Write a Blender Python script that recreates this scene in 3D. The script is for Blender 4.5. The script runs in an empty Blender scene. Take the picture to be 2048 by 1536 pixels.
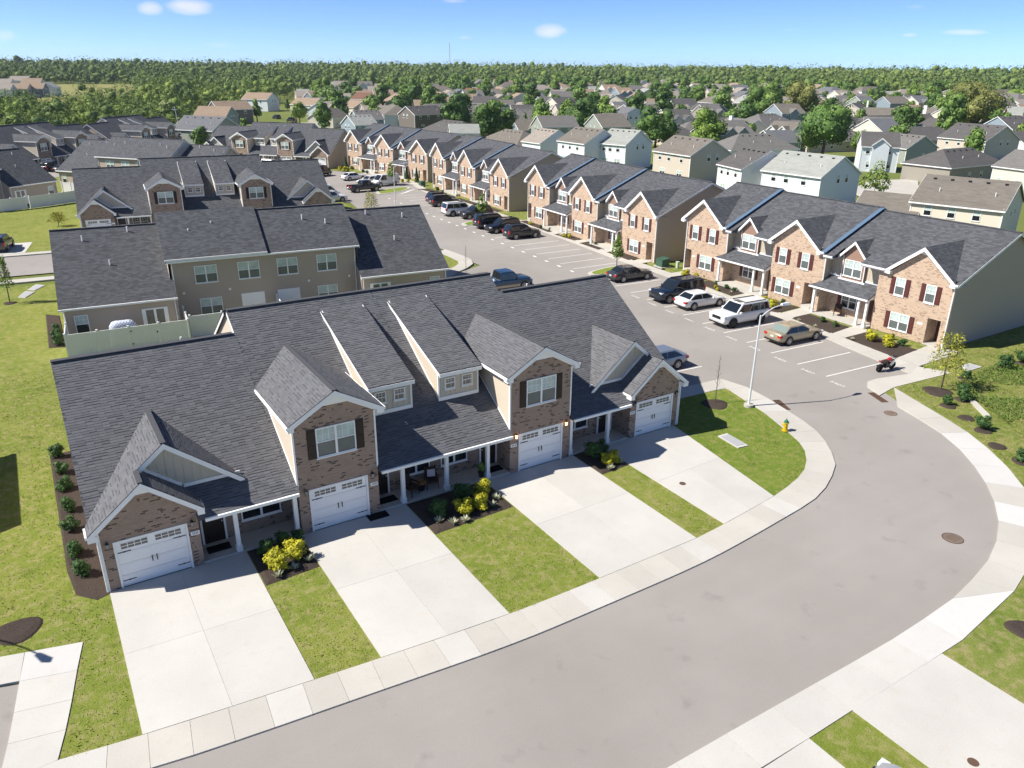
import bpy, math, random
import numpy as np
from mathutils import Matrix, Vector

R = math.radians
C = bpy.context.scene.collection
scene = bpy.context.scene
random.seed(7)
rng = np.random.default_rng(7)

# ------------------------------------------------------------------ camera, sky, sun, exposure
cam_d = bpy.data.cameras.new('camera')
cam = bpy.data.objects.new('camera', cam_d)
C.objects.link(cam)
cr_ = (0.8473215, -0.5310090, 0.0087006)
cd_ = (-0.1932489, -0.3235408, -0.9262700)
cf_ = (0.4946728, 0.7831671, -0.3767600)
M = Matrix(((cr_[0], -cd_[0], -cf_[0], -15.678), (cr_[1], -cd_[1], -cf_[1], -30.822), (cr_[2], -cd_[2], -cf_[2], 19.970), (0, 0, 0, 1)))
cam.matrix_world = M
cam_d.sensor_width = 36
cam_d.lens = 1547.08 * 36 / 2048
cam_d.clip_start = 0.5
cam_d.clip_end = 6000
scene.camera = cam

SUN = Vector((-0.645, 0.246, 0.7236)).normalized()
world = bpy.data.worlds.new('World')
scene.world = world
world.use_nodes = True
wn = world.node_tree.nodes; wl = world.node_tree.links
for n in list(wn): wn.remove(n)
sky = wn.new('ShaderNodeTexSky'); sky.sky_type = 'NISHITA'; sky.sun_disc = False
sky.sun_elevation = math.asin(SUN.z); sky.sun_rotation = math.atan2(SUN.x, SUN.y)
sky.altitude = 100; sky.air_density = 0.40; sky.dust_density = 0.0; sky.ozone_density = 6.5
bg = wn.new('ShaderNodeBackground'); bg.inputs['Strength'].default_value = 0.108
wo = wn.new('ShaderNodeOutputWorld')
wl.new(bg.outputs[0], wo.inputs[0])
# small fair weather clouds, fixed in directions of the sky
tcw = wn.new('ShaderNodeTexCoord')
nzw = wn.new('ShaderNodeTexNoise'); nzw.inputs['Scale'].default_value = 26; nzw.inputs['Detail'].default_value = 5
mpw = wn.new('ShaderNodeMapping'); mpw.inputs['Scale'].default_value = (1, 1, 2.6)
wl.new(tcw.outputs['Generated'], mpw.inputs['Vector']); wl.new(mpw.outputs[0], nzw.inputs['Vector'])
cloud = None
CLOUDS = [(298, 17, 1.1, .6, 1.0), (383, 12, 2.0, .75, 1.0), (1099, 62, 1.5, .75, 1.0), (1930, 64, 1.9, .28, .8), (1820, 70, .7, .2, .7), (440, 90, 1.6, .3, .5), (930, 75, .9, .3, .6), (1580, 60, .8, .25, .5), (645, 78, .9, .25, .5), (12, 72, 1.0, .5, .5), (1830, 14, 1.2, .25, .45), (905, 2, 1.3, .25, .6)]
for (px, py, wd, hd, amt) in CLOUDS:
    v = Vector(cf_) * 1547.08 + Vector(cr_) * (px - 1024) + Vector(cd_) * (py - 768)
    v.normalize(); wd *= .8; hd *= .75
    az = math.atan2(v.x, v.y)
    right = Vector((math.cos(az), -math.sin(az), 0)); up = right.cross(v).normalized()
    def dot(vec, k):
        d = wn.new('ShaderNodeVectorMath'); d.operation = 'DOT_PRODUCT'
        wl.new(tcw.outputs['Generated'], d.inputs[0]); d.inputs[1].default_value = tuple(vec / k)
        return d.outputs['Value']
    a = dot(right, R(wd)); b = dot(up, R(hd))
    # fetch the centre's own component so the ellipse is measured from it
    a0 = right.dot(v) / R(wd); b0 = up.dot(v) / R(hd)
    def sq(s, off):
        m = wn.new('ShaderNodeMath'); m.operation = 'SUBTRACT'; wl.new(s, m.inputs[0]); m.inputs[1].default_value = off
        p = wn.new('ShaderNodeMath'); p.operation = 'MULTIPLY'; wl.new(m.outputs[0], p.inputs[0]); wl.new(m.outputs[0], p.inputs[1])
        return p.outputs[0]
    s = wn.new('ShaderNodeMath'); s.operation = 'ADD'; wl.new(sq(a, a0), s.inputs[0]); wl.new(sq(b, b0), s.inputs[1])
    m = wn.new('ShaderNodeMapRange'); m.inputs['From Min'].default_value = 0; m.inputs['From Max'].default_value = 1.3
    m.inputs['To Min'].default_value = amt; m.inputs['To Max'].default_value = 0
    wl.new(s.outputs[0], m.inputs['Value'])
    fr = wn.new('ShaderNodeVectorMath'); fr.operation = 'DOT_PRODUCT'
    if cloud is None: cloud = m.outputs[0]
    else:
        mx = wn.new('ShaderNodeMath'); mx.operation = 'MAXIMUM'; wl.new(cloud, mx.inputs[0]); wl.new(m.outputs[0], mx.inputs[1]); cloud = mx.outputs[0]
# density = ellipse * noise
ad = wn.new('ShaderNodeMath'); ad.operation = 'ADD'; wl.new(cloud, ad.inputs[0]); wl.new(nzw.outputs['Fac'], ad.inputs[1])
mr = wn.new('ShaderNodeMapRange'); mr.inputs['From Min'].default_value = 0.78; mr.inputs['From Max'].default_value = 1.55; mr.inputs['To Max'].default_value = .5
wl.new(ad.outputs[0], mr.inputs['Value'])
hasc = wn.new('ShaderNodeMath'); hasc.operation = 'GREATER_THAN'; wl.new(cloud, hasc.inputs[0]); hasc.inputs[1].default_value = 0.02
cm = wn.new('ShaderNodeMath'); cm.operation = 'MULTIPLY'; wl.new(mr.outputs[0], cm.inputs[0]); wl.new(hasc.outputs[0], cm.inputs[1])
mixw = wn.new('ShaderNodeMix'); mixw.data_type = 'RGBA'
wl.new(cm.outputs[0], mixw.inputs['Factor']); wl.new(sky.outputs[0], mixw.inputs['A']); mixw.inputs['B'].default_value = (7.4, 6.6, 6.7, 1)
wl.new(mixw.outputs['Result'], bg.inputs['Color'])

sl = bpy.data.lights.new('sun', 'SUN'); sl.energy = 4.5; sl.angle = R(0.5); sl.color = (1.0, 0.95, 0.865)
so = bpy.data.objects.new('sun', sl); C.objects.link(so)
so.rotation_euler = SUN.to_track_quat('Z', 'Y').to_euler()

vs = scene.view_settings
scene.display_settings.display_device = 'sRGB'
vs.view_transform = 'Standard'; vs.look = 'None'; vs.gamma = 1.0; vs.use_curve_mapping = False
vs.exposure = 0.72
scene.cycles.max_bounces = 6
scene.cycles.diffuse_bounces = 3
scene.cycles.glossy_bounces = 2
scene.cycles.transparent_max_bounces = 8

# ------------------------------------------------------------------ helpers
class MB:
    def __init__(s): s.v = []; s.f = []; s.g = []
    def add(s, vs, fs):
        b = len(s.v); s.g.append((b, b + len(vs), len(s.f), len(s.f) + len(fs))); s.v.extend([tuple(p) for p in vs]); s.f.extend([tuple(i + b for i in f) for f in fs]); return s
    def poly(s, pts): return s.add(pts, [tuple(range(len(pts)))])
    def box(s, x0, y0, z0, x1, y1, z1):
        if x0 > x1: x0, x1 = x1, x0
        if y0 > y1: y0, y1 = y1, y0
        if z0 > z1: z0, z1 = z1, z0
        return s.add([(x0, y0, z0), (x1, y0, z0), (x1, y1, z0), (x0, y1, z0), (x0, y0, z1), (x1, y0, z1), (x1, y1, z1), (x0, y1, z1)],
                     [(3, 2, 1, 0), (4, 5, 6, 7), (0, 1, 5, 4), (1, 2, 6, 5), (2, 3, 7, 6), (3, 0, 4, 7)])
    def slab(s, pts, t):                      # planar polygon given thickness t downwards
        n = len(pts); lo = [(p[0], p[1], p[2] - t) for p in pts]
        return s.add(list(pts) + lo, [tuple(range(n)), tuple(range(2 * n - 1, n - 1, -1))] + [(i, i + n, (i + 1) % n + n, (i + 1) % n) for i in range(n)])
    def beam(s, p, q, w, h):                  # board from p to q, top centre line, width w, height h
        p = Vector(p); q = Vector(q); d = (q - p); sd = Vector((d.y, -d.x, 0))
        if sd.length < 1e-6: sd = Vector((1, 0, 0))
        sd = sd.normalized() * w / 2; dn = Vector((0, 0, -h))
        P = [p - sd, p + sd, q + sd, q - sd]
        return s.add(P + [a + dn for a in P], [(0, 1, 2, 3), (7, 6, 5, 4), (0, 4, 5, 1), (1, 5, 6, 2), (2, 6, 7, 3), (3, 7, 4, 0)])
    def cyl(s, p, q, r0, r1=None, n=8, cap=True):
        if r1 is None: r1 = r0
        p = Vector(p); q = Vector(q); d = (q - p).normalized()
        a = d.orthogonal().normalized(); b = d.cross(a)
        vs = []
        for c, r in ((p, r0), (q, r1)):
            for i in range(n):
                t = 2 * math.pi * i / n; vs.append(c + (a * math.cos(t) + b * math.sin(t)) * r)
        fs = [(i, (i + 1) % n, (i + 1) % n + n, i + n) for i in range(n)]
        if cap: fs += [tuple(range(n - 1, -1, -1)), tuple(range(n, 2 * n))]
        return s.add(vs, fs)
    def tube(s, pts, r, n=6):
        for a, b in zip(pts, pts[1:]): s.cyl(a, b, r, r, n)
        return s
    def mesh(s, name, smooth=False):
        m = bpy.data.meshes.new(name); m.from_pydata([tuple(v) for v in s.v], [], s.f); m.update()
        if smooth: m.polygons.foreach_set('use_smooth', [True] * len(m.polygons))
        return m

def obj(name, mb, mat, parent=None, loc=None, rz=0.0, smooth=False, **kw):
    me = mb.mesh(name, smooth) if isinstance(mb, MB) else mb
    if mat is not None and not me.materials: me.materials.append(mat)
    o = bpy.data.objects.new(name, me); C.objects.link(o)
    if parent is not None: o.parent = parent
    if loc is not None: o.location = loc
    if rz: o.rotation_euler = (0, 0, rz)
    for k, v in kw.items(): o[k] = v
    return o
def split_obj(name, mb, mat, parent, **kw):
    """ one object for every group of touching pieces """
    n = len(mb.g); par = list(range(n))
    def find(i):
        while par[i] != i: par[i] = par[par[i]]; i = par[i]
        return i
    bb = []
    for (a, b, c, d) in mb.g:
        A = np.array([tuple(p) for p in mb.v[a:b]]); bb.append((A.min(0) - .03, A.max(0) + .03))
    for i in range(n):
        for j in range(i):
            if (bb[i][0] <= bb[j][1]).all() and (bb[j][0] <= bb[i][1]).all(): par[find(i)] = find(j)
    cl = {}
    for i in range(n): cl.setdefault(find(i), []).append(i)
    out = []
    for k, ids in cl.items():
        m = MB()
        for i in ids:
            a, b, c, d = mb.g[i]; m.add(mb.v[a:b], [tuple(q - a for q in f) for f in mb.f[c:d]])
        out.append(obj(name, m, mat, parent, **kw))
    return out
def thing(name, label, cat, loc=(0, 0, 0), rz=0.0, group=None):
    o = bpy.data.objects.new(name, None); C.objects.link(o)
    o.location = loc; o.rotation_euler = (0, 0, rz); o.empty_display_size = .2
    o['label'] = label; o['category'] = cat
    if group: o['group'] = group
    return o
def tag(o, label, cat, group=None):
    o['label'] = label; o['category'] = cat
    if group: o['group'] = group
    return o
def struct_empty(name):
    o = bpy.data.objects.new(name, None); C.objects.link(o); o['kind'] = 'structure'; return o
_cache = {}
def cmesh(key, fn, name, mat, smooth=False):
    if key not in _cache:
        m = fn().mesh(name, smooth); m.materials.append(mat); _cache[key] = m
    return _cache[key]
def hh(x, y):
    d = math.hypot(x + 15.68, y + 30.82)
    return 0.0 if d < 300 else 17 * min((d - 300) / 1000, 1.3) ** 1.3

# ------------------------------------------------------------------ materials
def lin(r, g, b): return (r, g, b, 1)
def mat(name, col, rough=.8, spec=.3, metal=0.0):
    m = bpy.data.materials.new(name); m.use_nodes = True
    b = m.node_tree.nodes['Principled BSDF']
    b.inputs['Base Color'].default_value = lin(*col); b.inputs['Roughness'].default_value = rough
    b.inputs['Specular IOR Level'].default_value = spec; b.inputs['Metallic'].default_value = metal
    return m
class NT:
    def __init__(s, m): s.m = m; s.t = m.node_tree; s.b = s.t.nodes['Principled BSDF']
    def n(s, ty, **kw):
        o = s.t.nodes.new(ty)
        for k, v in kw.items(): setattr(o, k, v)
        return o
    def l(s, a, b): s.t.links.new(a, b)
    def math(s, op, a, b=None):
        o = s.n('ShaderNodeMath', operation=op)
        for i, x in enumerate((a, b)):
            if x is None: continue
            if isinstance(x, (int, float)): o.inputs[i].default_value = x
            else: s.l(x, o.inputs[i])
        return o.outputs[0]
    def noise(s, vec, scale, detail=3, rough=.55):
        o = s.n('ShaderNodeTexNoise'); o.inputs['Scale'].default_value = scale; o.inputs['Detail'].default_value = detail; o.inputs['Roughness'].default_value = rough
        if vec is not None: s.l(vec, o.inputs['Vector'])
        return o.outputs['Fac']
    def ramp(s, fac, stops, interp='LINEAR'):
        o = s.n('ShaderNodeValToRGB'); o.color_ramp.interpolation = interp
        e = o.color_ramp.elements
        while len(e) < len(stops): e.new(.5)
        for el, (p, c) in zip(e, stops): el.position = p; el.color = c if len(c) == 4 else (*c, 1)
        s.l(fac, o.inputs['Fac']); return o.outputs['Color']
    def mix(s, fac, a, b, mode='MIX'):
        o = s.n('ShaderNodeMix', data_type='RGBA', blend_type=mode)
        for k, x in (('Factor', fac), ('A', a), ('B', b)):
            if isinstance(x, (int, float)): o.inputs[k].default_value = x
            elif isinstance(x, tuple): o.inputs[k].default_value = x if len(x) == 4 else (*x, 1)
            else: s.l(x, o.inputs[k])
        return o.outputs['Result']
    def obj(s): 
        o = s.n('ShaderNodeTexCoord'); return o.outputs['Object']
    def pos(s): return s.n('ShaderNodeNewGeometry').outputs['Position']
    def island(s): return s.n('ShaderNodeNewGeometry').outputs['Random Per Island']
    def oinfo(s): return s.n('ShaderNodeObjectInfo').outputs['Random']
    def sep(s, v):
        o = s.n('ShaderNodeSeparateXYZ'); s.l(v, o.inputs[0]); return o.outputs
    def comb(s, x, y, z=0.0):
        o = s.n('ShaderNodeCombineXYZ')
        for i, q in enumerate((x, y, z)):
            if isinstance(q, (int, float)): o.inputs[i].default_value = q
            else: s.l(q, o.inputs[i])
        return o.outputs[0]
    def bump(s, h, strength=.5, dist=.02):
        o = s.n('ShaderNodeBump'); o.inputs['Strength'].default_value = strength; o.inputs['Distance'].default_value = dist
        s.l(h, o.inputs['Height']); s.l(o.outputs[0], s.b.inputs['Normal'])
    def col(s, c): s.l(c, s.b.inputs['Base Color'])
def sc3(c, k): return (min(c[0] * k, 1), min(c[1] * k, 1), min(c[2] * k, 1))

def m_concrete(name, c, var=.10, stain=.25):
    m = mat(name, c, .85, .2); t = NT(m); p = t.pos()
    big = t.noise(p, .35, 3); fine = t.noise(p, 14, 4); mid = t.noise(p, 2.2, 3)
    col = t.mix(t.math('MULTIPLY', t.math('SUBTRACT', big, .35), 1.4), sc3(c, 1 - var), sc3(c, 1 + var))
    col = t.mix(t.ramp(mid, [(.56, (0, 0, 0)), (.75, (1, 1, 1))]), col, t.mix(.35, col, (c[0] * .86, c[1] * .80, c[2] * .72)))
    r = t.oinfo(); g = t.math('ADD', t.math('MULTIPLY', r, .09), .95)
    col = t.mix(1.0, col, t.comb(g, g, g), 'MULTIPLY')
    col = t.mix(.10, col, t.comb(fine, fine, fine), 'OVERLAY')
    t.col(col); t.bump(fine, .15, .01); return m
CONC = m_concrete('concrete_aged', (.52, .495, .445))
CONC_W = m_concrete('concrete_new', (.60, .585, .56), .05)
CONC_D = m_concrete('concrete_drive', (.56, .54, .50), .10)

def m_asphalt():
    m = mat('asphalt', (.27, .255, .245), .9, .2); t = NT(m); p = t.pos()
    big = t.noise(p, .09, 4, .6); mid = t.noise(p, .8, 4); fine = t.noise(p, 30, 3)
    col = t.ramp(big, [(.3, (.285, .262, .240)), (.7, (.365, .338, .313))])
    # worn wheel tracks, stretched along the road
    mp = t.n('ShaderNodeMapping'); mp.inputs['Rotation'].default_value = (0, 0, R(-8)); mp.inputs['Scale'].default_value = (.06, .9, 1); t.l(p, mp.inputs['Vector'])
    st = t.noise(mp.outputs[0], 1.1, 3)
    col = t.mix(t.math('MULTIPLY', st, .35), col, (.25, .228, .212))
    col = t.mix(t.ramp(mid, [(.62, (0, 0, 0)), (.8, (.5, .5, .5))]), col, (.17, .155, .145))
    col = t.mix(.16, col, t.comb(fine, fine, fine), 'OVERLAY')
    t.col(col); t.bump(fine, .25, .01); return m
ASPH = m_asphalt()

def m_grass(name, a, b, dry):
    m = mat(name, a, .95, .1); t = NT(m); p = t.pos()
    n1 = t.noise(p, .32, 5, .65); n2 = t.noise(p, 2.3, 4, .6); n3 = t.noise(p, 22, 3, .7)
    col = t.mix(t.ramp(n1, [(.32, (0, 0, 0)), (.68, (1, 1, 1))]), a, b)
    col = t.mix(t.ramp(n2, [(.46, (0, 0, 0)), (.66, (.7, .7, .7))]), col, dry)
    d = t.ramp(t.noise(p, .75, 6, .7), [(.55, (0, 0, 0)), (.66, (.75, .75, .75))])
    col = t.mix(d, col, sc3(a, .78))
    col = t.mix(.55, col, t.comb(n3, n3, n3), 'OVERLAY')
    t.col(col); t.bump(n3, .8, .05); return m
GRASS = m_grass('lawn_grass', (.155, .205, .030), (.235, .255, .055), (.33, .29, .13))
GRASS2 = m_grass('rough_grass', (.13, .19, .028), (.23, .25, .065), (.36, .29, .15))
MEADOW = m_grass('meadow_grass', (.22, .23, .07), (.28, .26, .10), (.33, .29, .14))
def m_far_ground():
    m = mat('far_ground', (.12, .15, .045), .95, .1); t = NT(m); p = t.pos()
    n1 = t.noise(p, .02, 5, .6); n2 = t.noise(p, .6, 3)
    col = t.mix(n1, (.12, .17, .035), (.22, .22, .08)); col = t.mix(t.math('MULTIPLY', n2, .5), col, (.10, .135, .03)); t.col(col); return m
FARG = m_far_ground()
def m_mulch():
    m = mat('mulch', (.03, .024, .02), .95, .1); t = NT(m); p = t.pos()
    n = t.noise(p, 24, 4, .7); n2 = t.noise(p, 1.3, 3)
    t.col(t.mix(n2, t.ramp(n, [(.35, (.022, .018, .016)), (.7, (.125, .098, .083))]), (.085, .064, .052))); t.bump(n, 1, .05); return m
MULCH = m_mulch()

def m_brick(name, base, dark, mortar, thr=.90, clus=.0):
    m = mat(name, base, .85, .2); t = NT(m); o = t.obj(); s = t.sep(o)
    v = t.comb(t.math('ADD', s[0], s[1]), s[2])
    def br(c1, c2, mo):
        b = t.n('ShaderNodeTexBrick'); b.offset = .5; b.inputs['Scale'].default_value = 1
        b.inputs['Brick Width'].default_value = .215; b.inputs['Row Height'].default_value = .076; b.inputs['Mortar Size'].default_value = .009; b.inputs['Mortar Smooth'].default_value = .2
        b.inputs['Color1'].default_value = c1; b.inputs['Color2'].default_value = c2; b.inputs['Mortar'].default_value = mo; b.inputs['Bias'].default_value = 0
        t.l(v, b.inputs['Vector']); return b
    rnd = br((0, 0, 0, 1), (1, 1, 1, 1), (.5, .5, .5, 1))
    sp = t.n('ShaderNodeSeparateColor'); t.l(rnd.outputs['Color'], sp.inputs[0]); r = sp.outputs[0]
    col = t.mix(r, sc3(base, .84), sc3(base, 1.15))
    cl = t.noise(v, 1.5, 2)
    isd = t.math('GREATER_THAN', t.math('ADD', r, t.math('MULTIPLY', t.math('SUBTRACT', cl, .5), clus)), thr)
    col = t.mix(isd, col, dark)
    col = t.mix(rnd.outputs['Fac'], col, mortar)
    n = t.noise(o, .9, 3); col = t.mix(t.math('MULTIPLY', n, .3), col, sc3(base, .8))
    t.col(col)
    inv = t.math('SUBTRACT', 1.0, rnd.outputs['Fac']); t.bump(inv, .6, .012); return m
BRICK_D = m_brick('brown_brick', (.37, .265, .205), (.085, .055, .048), (.32, .27, .225), .86, .8)
BRICK_T = m_brick('tan_brick', (.53, .385, .275), (.27, .175, .13), (.60, .50, .40), .86, .8)

def m_siding(name, c, exp=.115):
    m = mat(name, c, .55, .35); t = NT(m); o = t.obj(); s = t.sep(o)
    f = t.math('FRACT', t.math('DIVIDE', s[2], exp))
    col = t.mix(t.ramp(f, [(0, (.55, .55, .55)), (.10, (0, 0, 0)), (1, (0, 0, 0))]), c, sc3(c, .72))  # shade line at each lap, painted into the siding colour
    n = t.noise(o, 1.2, 3); col = t.mix(t.math('MULTIPLY', n, .22), col, sc3(c, .86)); t.col(col)
    t.bump(t.math('SUBTRACT', 1.0, f), .5, .012); return m
SID_BEIGE = m_siding('beige_siding', (.60, .52, .42))
SID_TAUPE = m_siding('taupe_siding', (.46, .38, .31))
SID_CREAMB = mat('cream_board', (.50, .43, .33), .6, .3)
SID_BB = mat('olive_board', (.56, .51, .42), .6, .3)
SID_BB2 = mat('cream_batten_board', (.58, .52, .42), .6, .3)
SHAKE = m_siding('brown_shake', (.30, .19, .14), .16)
WALLS = {'white': m_siding('white_siding', (.80, .80, .79)), 'whiteblue': m_siding('pale_blue_siding', (.70, .74, .77)), 'cream': m_siding('cream_siding', (.70, .64, .53)),
         'beige': m_siding('sand_siding', (.57, .50, .42)), 'greige': m_siding('greige_siding', (.33, .30, .25)), 'taupedark': m_siding('dark_taupe_siding', (.19, .165, .145)),
         'blue': m_siding('blue_siding', (.27, .33, .37)), 'slate': m_siding('slate_siding', (.17, .20, .23)), 'sage': m_siding('sage_siding', (.33, .36, .31)),
         'brick': m_brick('orange_brick', (.38, .17, .10), (.25, .1, .07), (.4, .3, .25)), 'redbrick': m_brick('red_brick', (.30, .07, .05), (.2, .05, .04), (.35, .22, .2))}

def m_roof(name, c, near=True, var=.35):
    m = mat(name, c, .9, .15); t = NT(m)
    tc = t.n('ShaderNodeTexCoord'); o = tc.outputs['Object']; s = t.sep(o); ns = t.sep(tc.outputs['Normal'])
    side = t.math('GREATER_THAN', t.math('ABSOLUTE', ns[0]), t.math('ABSOLUTE', ns[1]))
    u = t.math('ADD', t.math('MULTIPLY', side, s[1]), t.math('MULTIPLY', t.math('SUBTRACT', 1.0, side), s[0]))
    v = s[2]
    b = t.n('ShaderNodeTexBrick'); b.offset = .37; b.offset_frequency = 2; b.inputs['Scale'].default_value = 1
    b.inputs['Brick Width'].default_value = .34 if near else .5; b.inputs['Row Height'].default_value = .078 if near else .1; b.inputs['Mortar Size'].default_value = .006; b.inputs['Mortar Smooth'].default_value = .3
    b.inputs['Color1'].default_value = (*sc3(c, 1 - var), 1); b.inputs['Color2'].default_value = (*sc3(c, 1 + var), 1); b.inputs['Mortar'].default_value = (*sc3(c, .5), 1)
    t.l(t.comb(u, v), b.inputs['Vector'])
    n = t.noise(o, .5, 4); f = t.noise(o, 40, 2)
    col = t.mix(t.math('MULTIPLY', n, .5), b.outputs['Color'], sc3(c, .85 if near else .75))
    if not near:
        mp = t.n('ShaderNodeMapping'); mp.inputs['Scale'].default_value = (.35, .35, 5); t.l(o, mp.inputs['Vector'])
        st = t.noise(mp.outputs[0], 1.6, 4); col = t.mix(t.ramp(st, [(.48, (0, 0, 0)), (.72, (.75, .75, .75))]), col, sc3(c, .62))
    col = t.mix(.3, col, t.comb(f, f, f), 'OVERLAY'); t.col(col); t.bump(b.outputs['Fac'], -.3, .01); return m
ROOF = m_roof('charcoal_shingles', (.098, .101, .110))
def m_tab():
    m = mat('charcoal_shingle_tabs', (.06, .062, .07), .9, .15); t = NT(m); r = t.island(); p = t.pos()
    big = t.noise(p, .45, 4); f = t.noise(p, 45, 2); oi = t.oinfo()
    rr = t.math('FRACT', t.math('ADD', r, oi))
    col = t.ramp(rr, [(0, (.118, .120, .129)), (1, (.155, .157, .168))])
    col = t.mix(t.math('MULTIPLY', big, .3), col, (.120, .117, .122)); col = t.mix(.35, col, t.comb(f, f, f), 'OVERLAY'); t.col(col); return m
TAB = m_tab()
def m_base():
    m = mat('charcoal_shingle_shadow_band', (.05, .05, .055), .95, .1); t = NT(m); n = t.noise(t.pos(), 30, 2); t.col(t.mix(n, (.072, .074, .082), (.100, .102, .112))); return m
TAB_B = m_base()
ROOFS = {'greylight': m_roof('pale_grey_roof', (.36, .37, .34), False, .06), 'grey': m_roof('grey_roof', (.19, .18, .17), False, .1), 'greydark': m_roof('dark_grey_roof', (.125, .118, .115), False, .1),
         'greybrown': m_roof('brown_grey_roof', (.20, .18, .155), False, .1), 'taupelight': m_roof('light_taupe_roof', (.34, .30, .26), False, .08), 'tan': m_roof('tan_roof', (.34, .255, .185), False, .08),
         'rust': m_roof('rust_roof', (.22, .12, .085), False, .1), 'slate': m_roof('slate_roof', (.17, .175, .185), False, .08)}
WHITE = mat('white_trim', (.88, .88, .87), .45, .4)
GDOOR = mat('white_garage_door', (.88, .88, .88), .4, .4)
VINYL = mat('white_vinyl', (.86, .86, .85), .4, .4)
DARKM = mat('black_metal', (.015, .015, .017), .4, .5)
BROWN = mat('dark_brown_shutter', (.028, .019, .014), .5, .3)
MAROON = mat('maroon_shutter', (.10, .032, .028), .5, .3)
DOORM = mat('dark_door', (.022, .014, .012), .4, .4)
DOORB = mat('brown_door', (.085, .035, .024), .4, .4)
def m_glass(name, col, rough=.08):
    m = mat(name, col, rough, .6); t = NT(m); p = t.pos()
    n = t.noise(p, 1.7, 3); t.col(t.mix(n, sc3(col, .6), sc3(col, 1.35))); return m
PANE_HI = m_glass('pane_with_blind', (.46, .56, .52), .25)
PANE_LO = m_glass('pane_with_screen', (.115, .135, .130), .3)
PANE_DK = m_glass('dark_pane', (.018, .022, .026), .06)
PANE_GR = m_glass('garage_pane', (.14, .135, .12), .2)
BLUESTEP = mat('skylit_flashing', (.10, .16, .24), .6, .3)  # blue sky light on the roof steps is painted into this colour
LAMPGL = mat('lamp_glass', (.30, .28, .25), .2, .5)
LAMPLIT = mat('lit_lamp_glass', (.8, .6, .4), .2, .5)
LAMPLIT.node_tree.nodes['Principled BSDF'].inputs['Emission Color'].default_value = (1, .55, .25, 1)
LAMPLIT.node_tree.nodes['Principled BSDF'].inputs['Emission Strength'].default_value = 3
MAT_BLACK = mat('door_mat', (.012, .012, .014), .9, .1)
GALV = mat('galvanised_steel', (.74, .75, .76), .4, .5, .1)
RUST = m_concrete('rusty_iron', (.14, .085, .06), .3)
PAINT = mat('road_paint', (.74, .73, .70), .7, .2)
BARK = mat('bark', (.11, .09, .07), .9, .1)
RUBBER = mat('tyre_rubber', (.018, .018, .018), .8, .2)
ALLOY = mat('alloy_rim', (.50, .50, .52), .3, .5, .7)
def m_leaf(name, a, b, c=None):
    m = mat(name, a, .6, .25); t = NT(m); r = t.island(); p = t.pos(); n = t.noise(p, .45, 3)
    col = t.ramp(r, [(0, a), (.55, b), (1, c or b)]); col = t.mix(t.math('MULTIPLY', n, .55), col, sc3(a, .72)); t.col(col)
    return m
def m_wood(nm='woodland_leaves', k=1.0, hz=.3):
    m = mat(nm, (.06, .1, .02), .7, .2); t = NT(m); r = t.island(); p = t.pos()
    n = t.noise(p, .075, 3, .55); n2 = t.noise(p, .010, 4)
    c = t.ramp(n, [(.28, (.055, .10, .030)), (.42, (.12, .175, .038)), (.56, (.21, .275, .045)), (.72, (.33, .36, .085))])
    g = t.math('MULTIPLY', t.math('ADD', t.math('MULTIPLY', r, .8), .65), k); c = t.mix(1.0, c, t.comb(g, g, g), 'MULTIPLY')
    c = t.mix(t.math('MULTIPLY', n2, hz), c, (.085, .14, .055)); t.col(c); return m  # hz blends painted distance haze into the leaf colour
LEAF = {'dark': m_leaf('dark_leaves', (.042, .088, .022), (.105, .193, .038), (.178, .282, .058)), 'mid': m_leaf('mid_leaves', (.069, .132, .028), (.158, .259, .049), (.243, .354, .077)),
        'light': m_leaf('light_leaves', (.092, .169, .027), (.194, .295, .048), (.295, .396, .076)), 'olive': m_leaf('olive_leaves', (.108, .122, .029), (.223, .237, .061), (.389, .389, .122)),
        'willow': m_leaf('willow_leaves', (.125, .163, .044), (.213, .263, .081), (.300, .350, .112)), 'yellow': m_leaf('yellow_green_leaves', (.19, .22, .02), (.33, .33, .035), (.46, .42, .06)),
        'gold': m_leaf('gold_leaves', (.24, .25, .012), (.44, .40, .02), (.62, .56, .04)), 'bush': m_leaf('bush_leaves', (.021, .057, .015), (.051, .112, .024), (.090, .165, .045)),
        'pale': m_leaf('pale_striped_leaves', (.40, .42, .26), (.62, .62, .45), (.75, .74, .58)), 'wood': m_wood() or m_leaf('woodland_leaves_plain', (.048, .090, .019), (.120, .180, .036), (.225, .270, .063))}

WOOD_FAR = m_wood('ridge_leaves', .85, .8)
def text_mesh(s, size, name='number', extrude=.004):
    cu = bpy.data.curves.new(name, 'FONT'); cu.body = s; cu.size = size; cu.extrude = extrude; cu.align_x = 'CENTER'; cu.align_y = 'CENTER'
    o = bpy.data.objects.new(name, cu); C.objects.link(o)
    dg = bpy.context.evaluated_depsgraph_get(); me = bpy.data.meshes.new_from_object(o.evaluated_get(dg))
    me.name = name; bpy.data.objects.remove(o); return me
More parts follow.
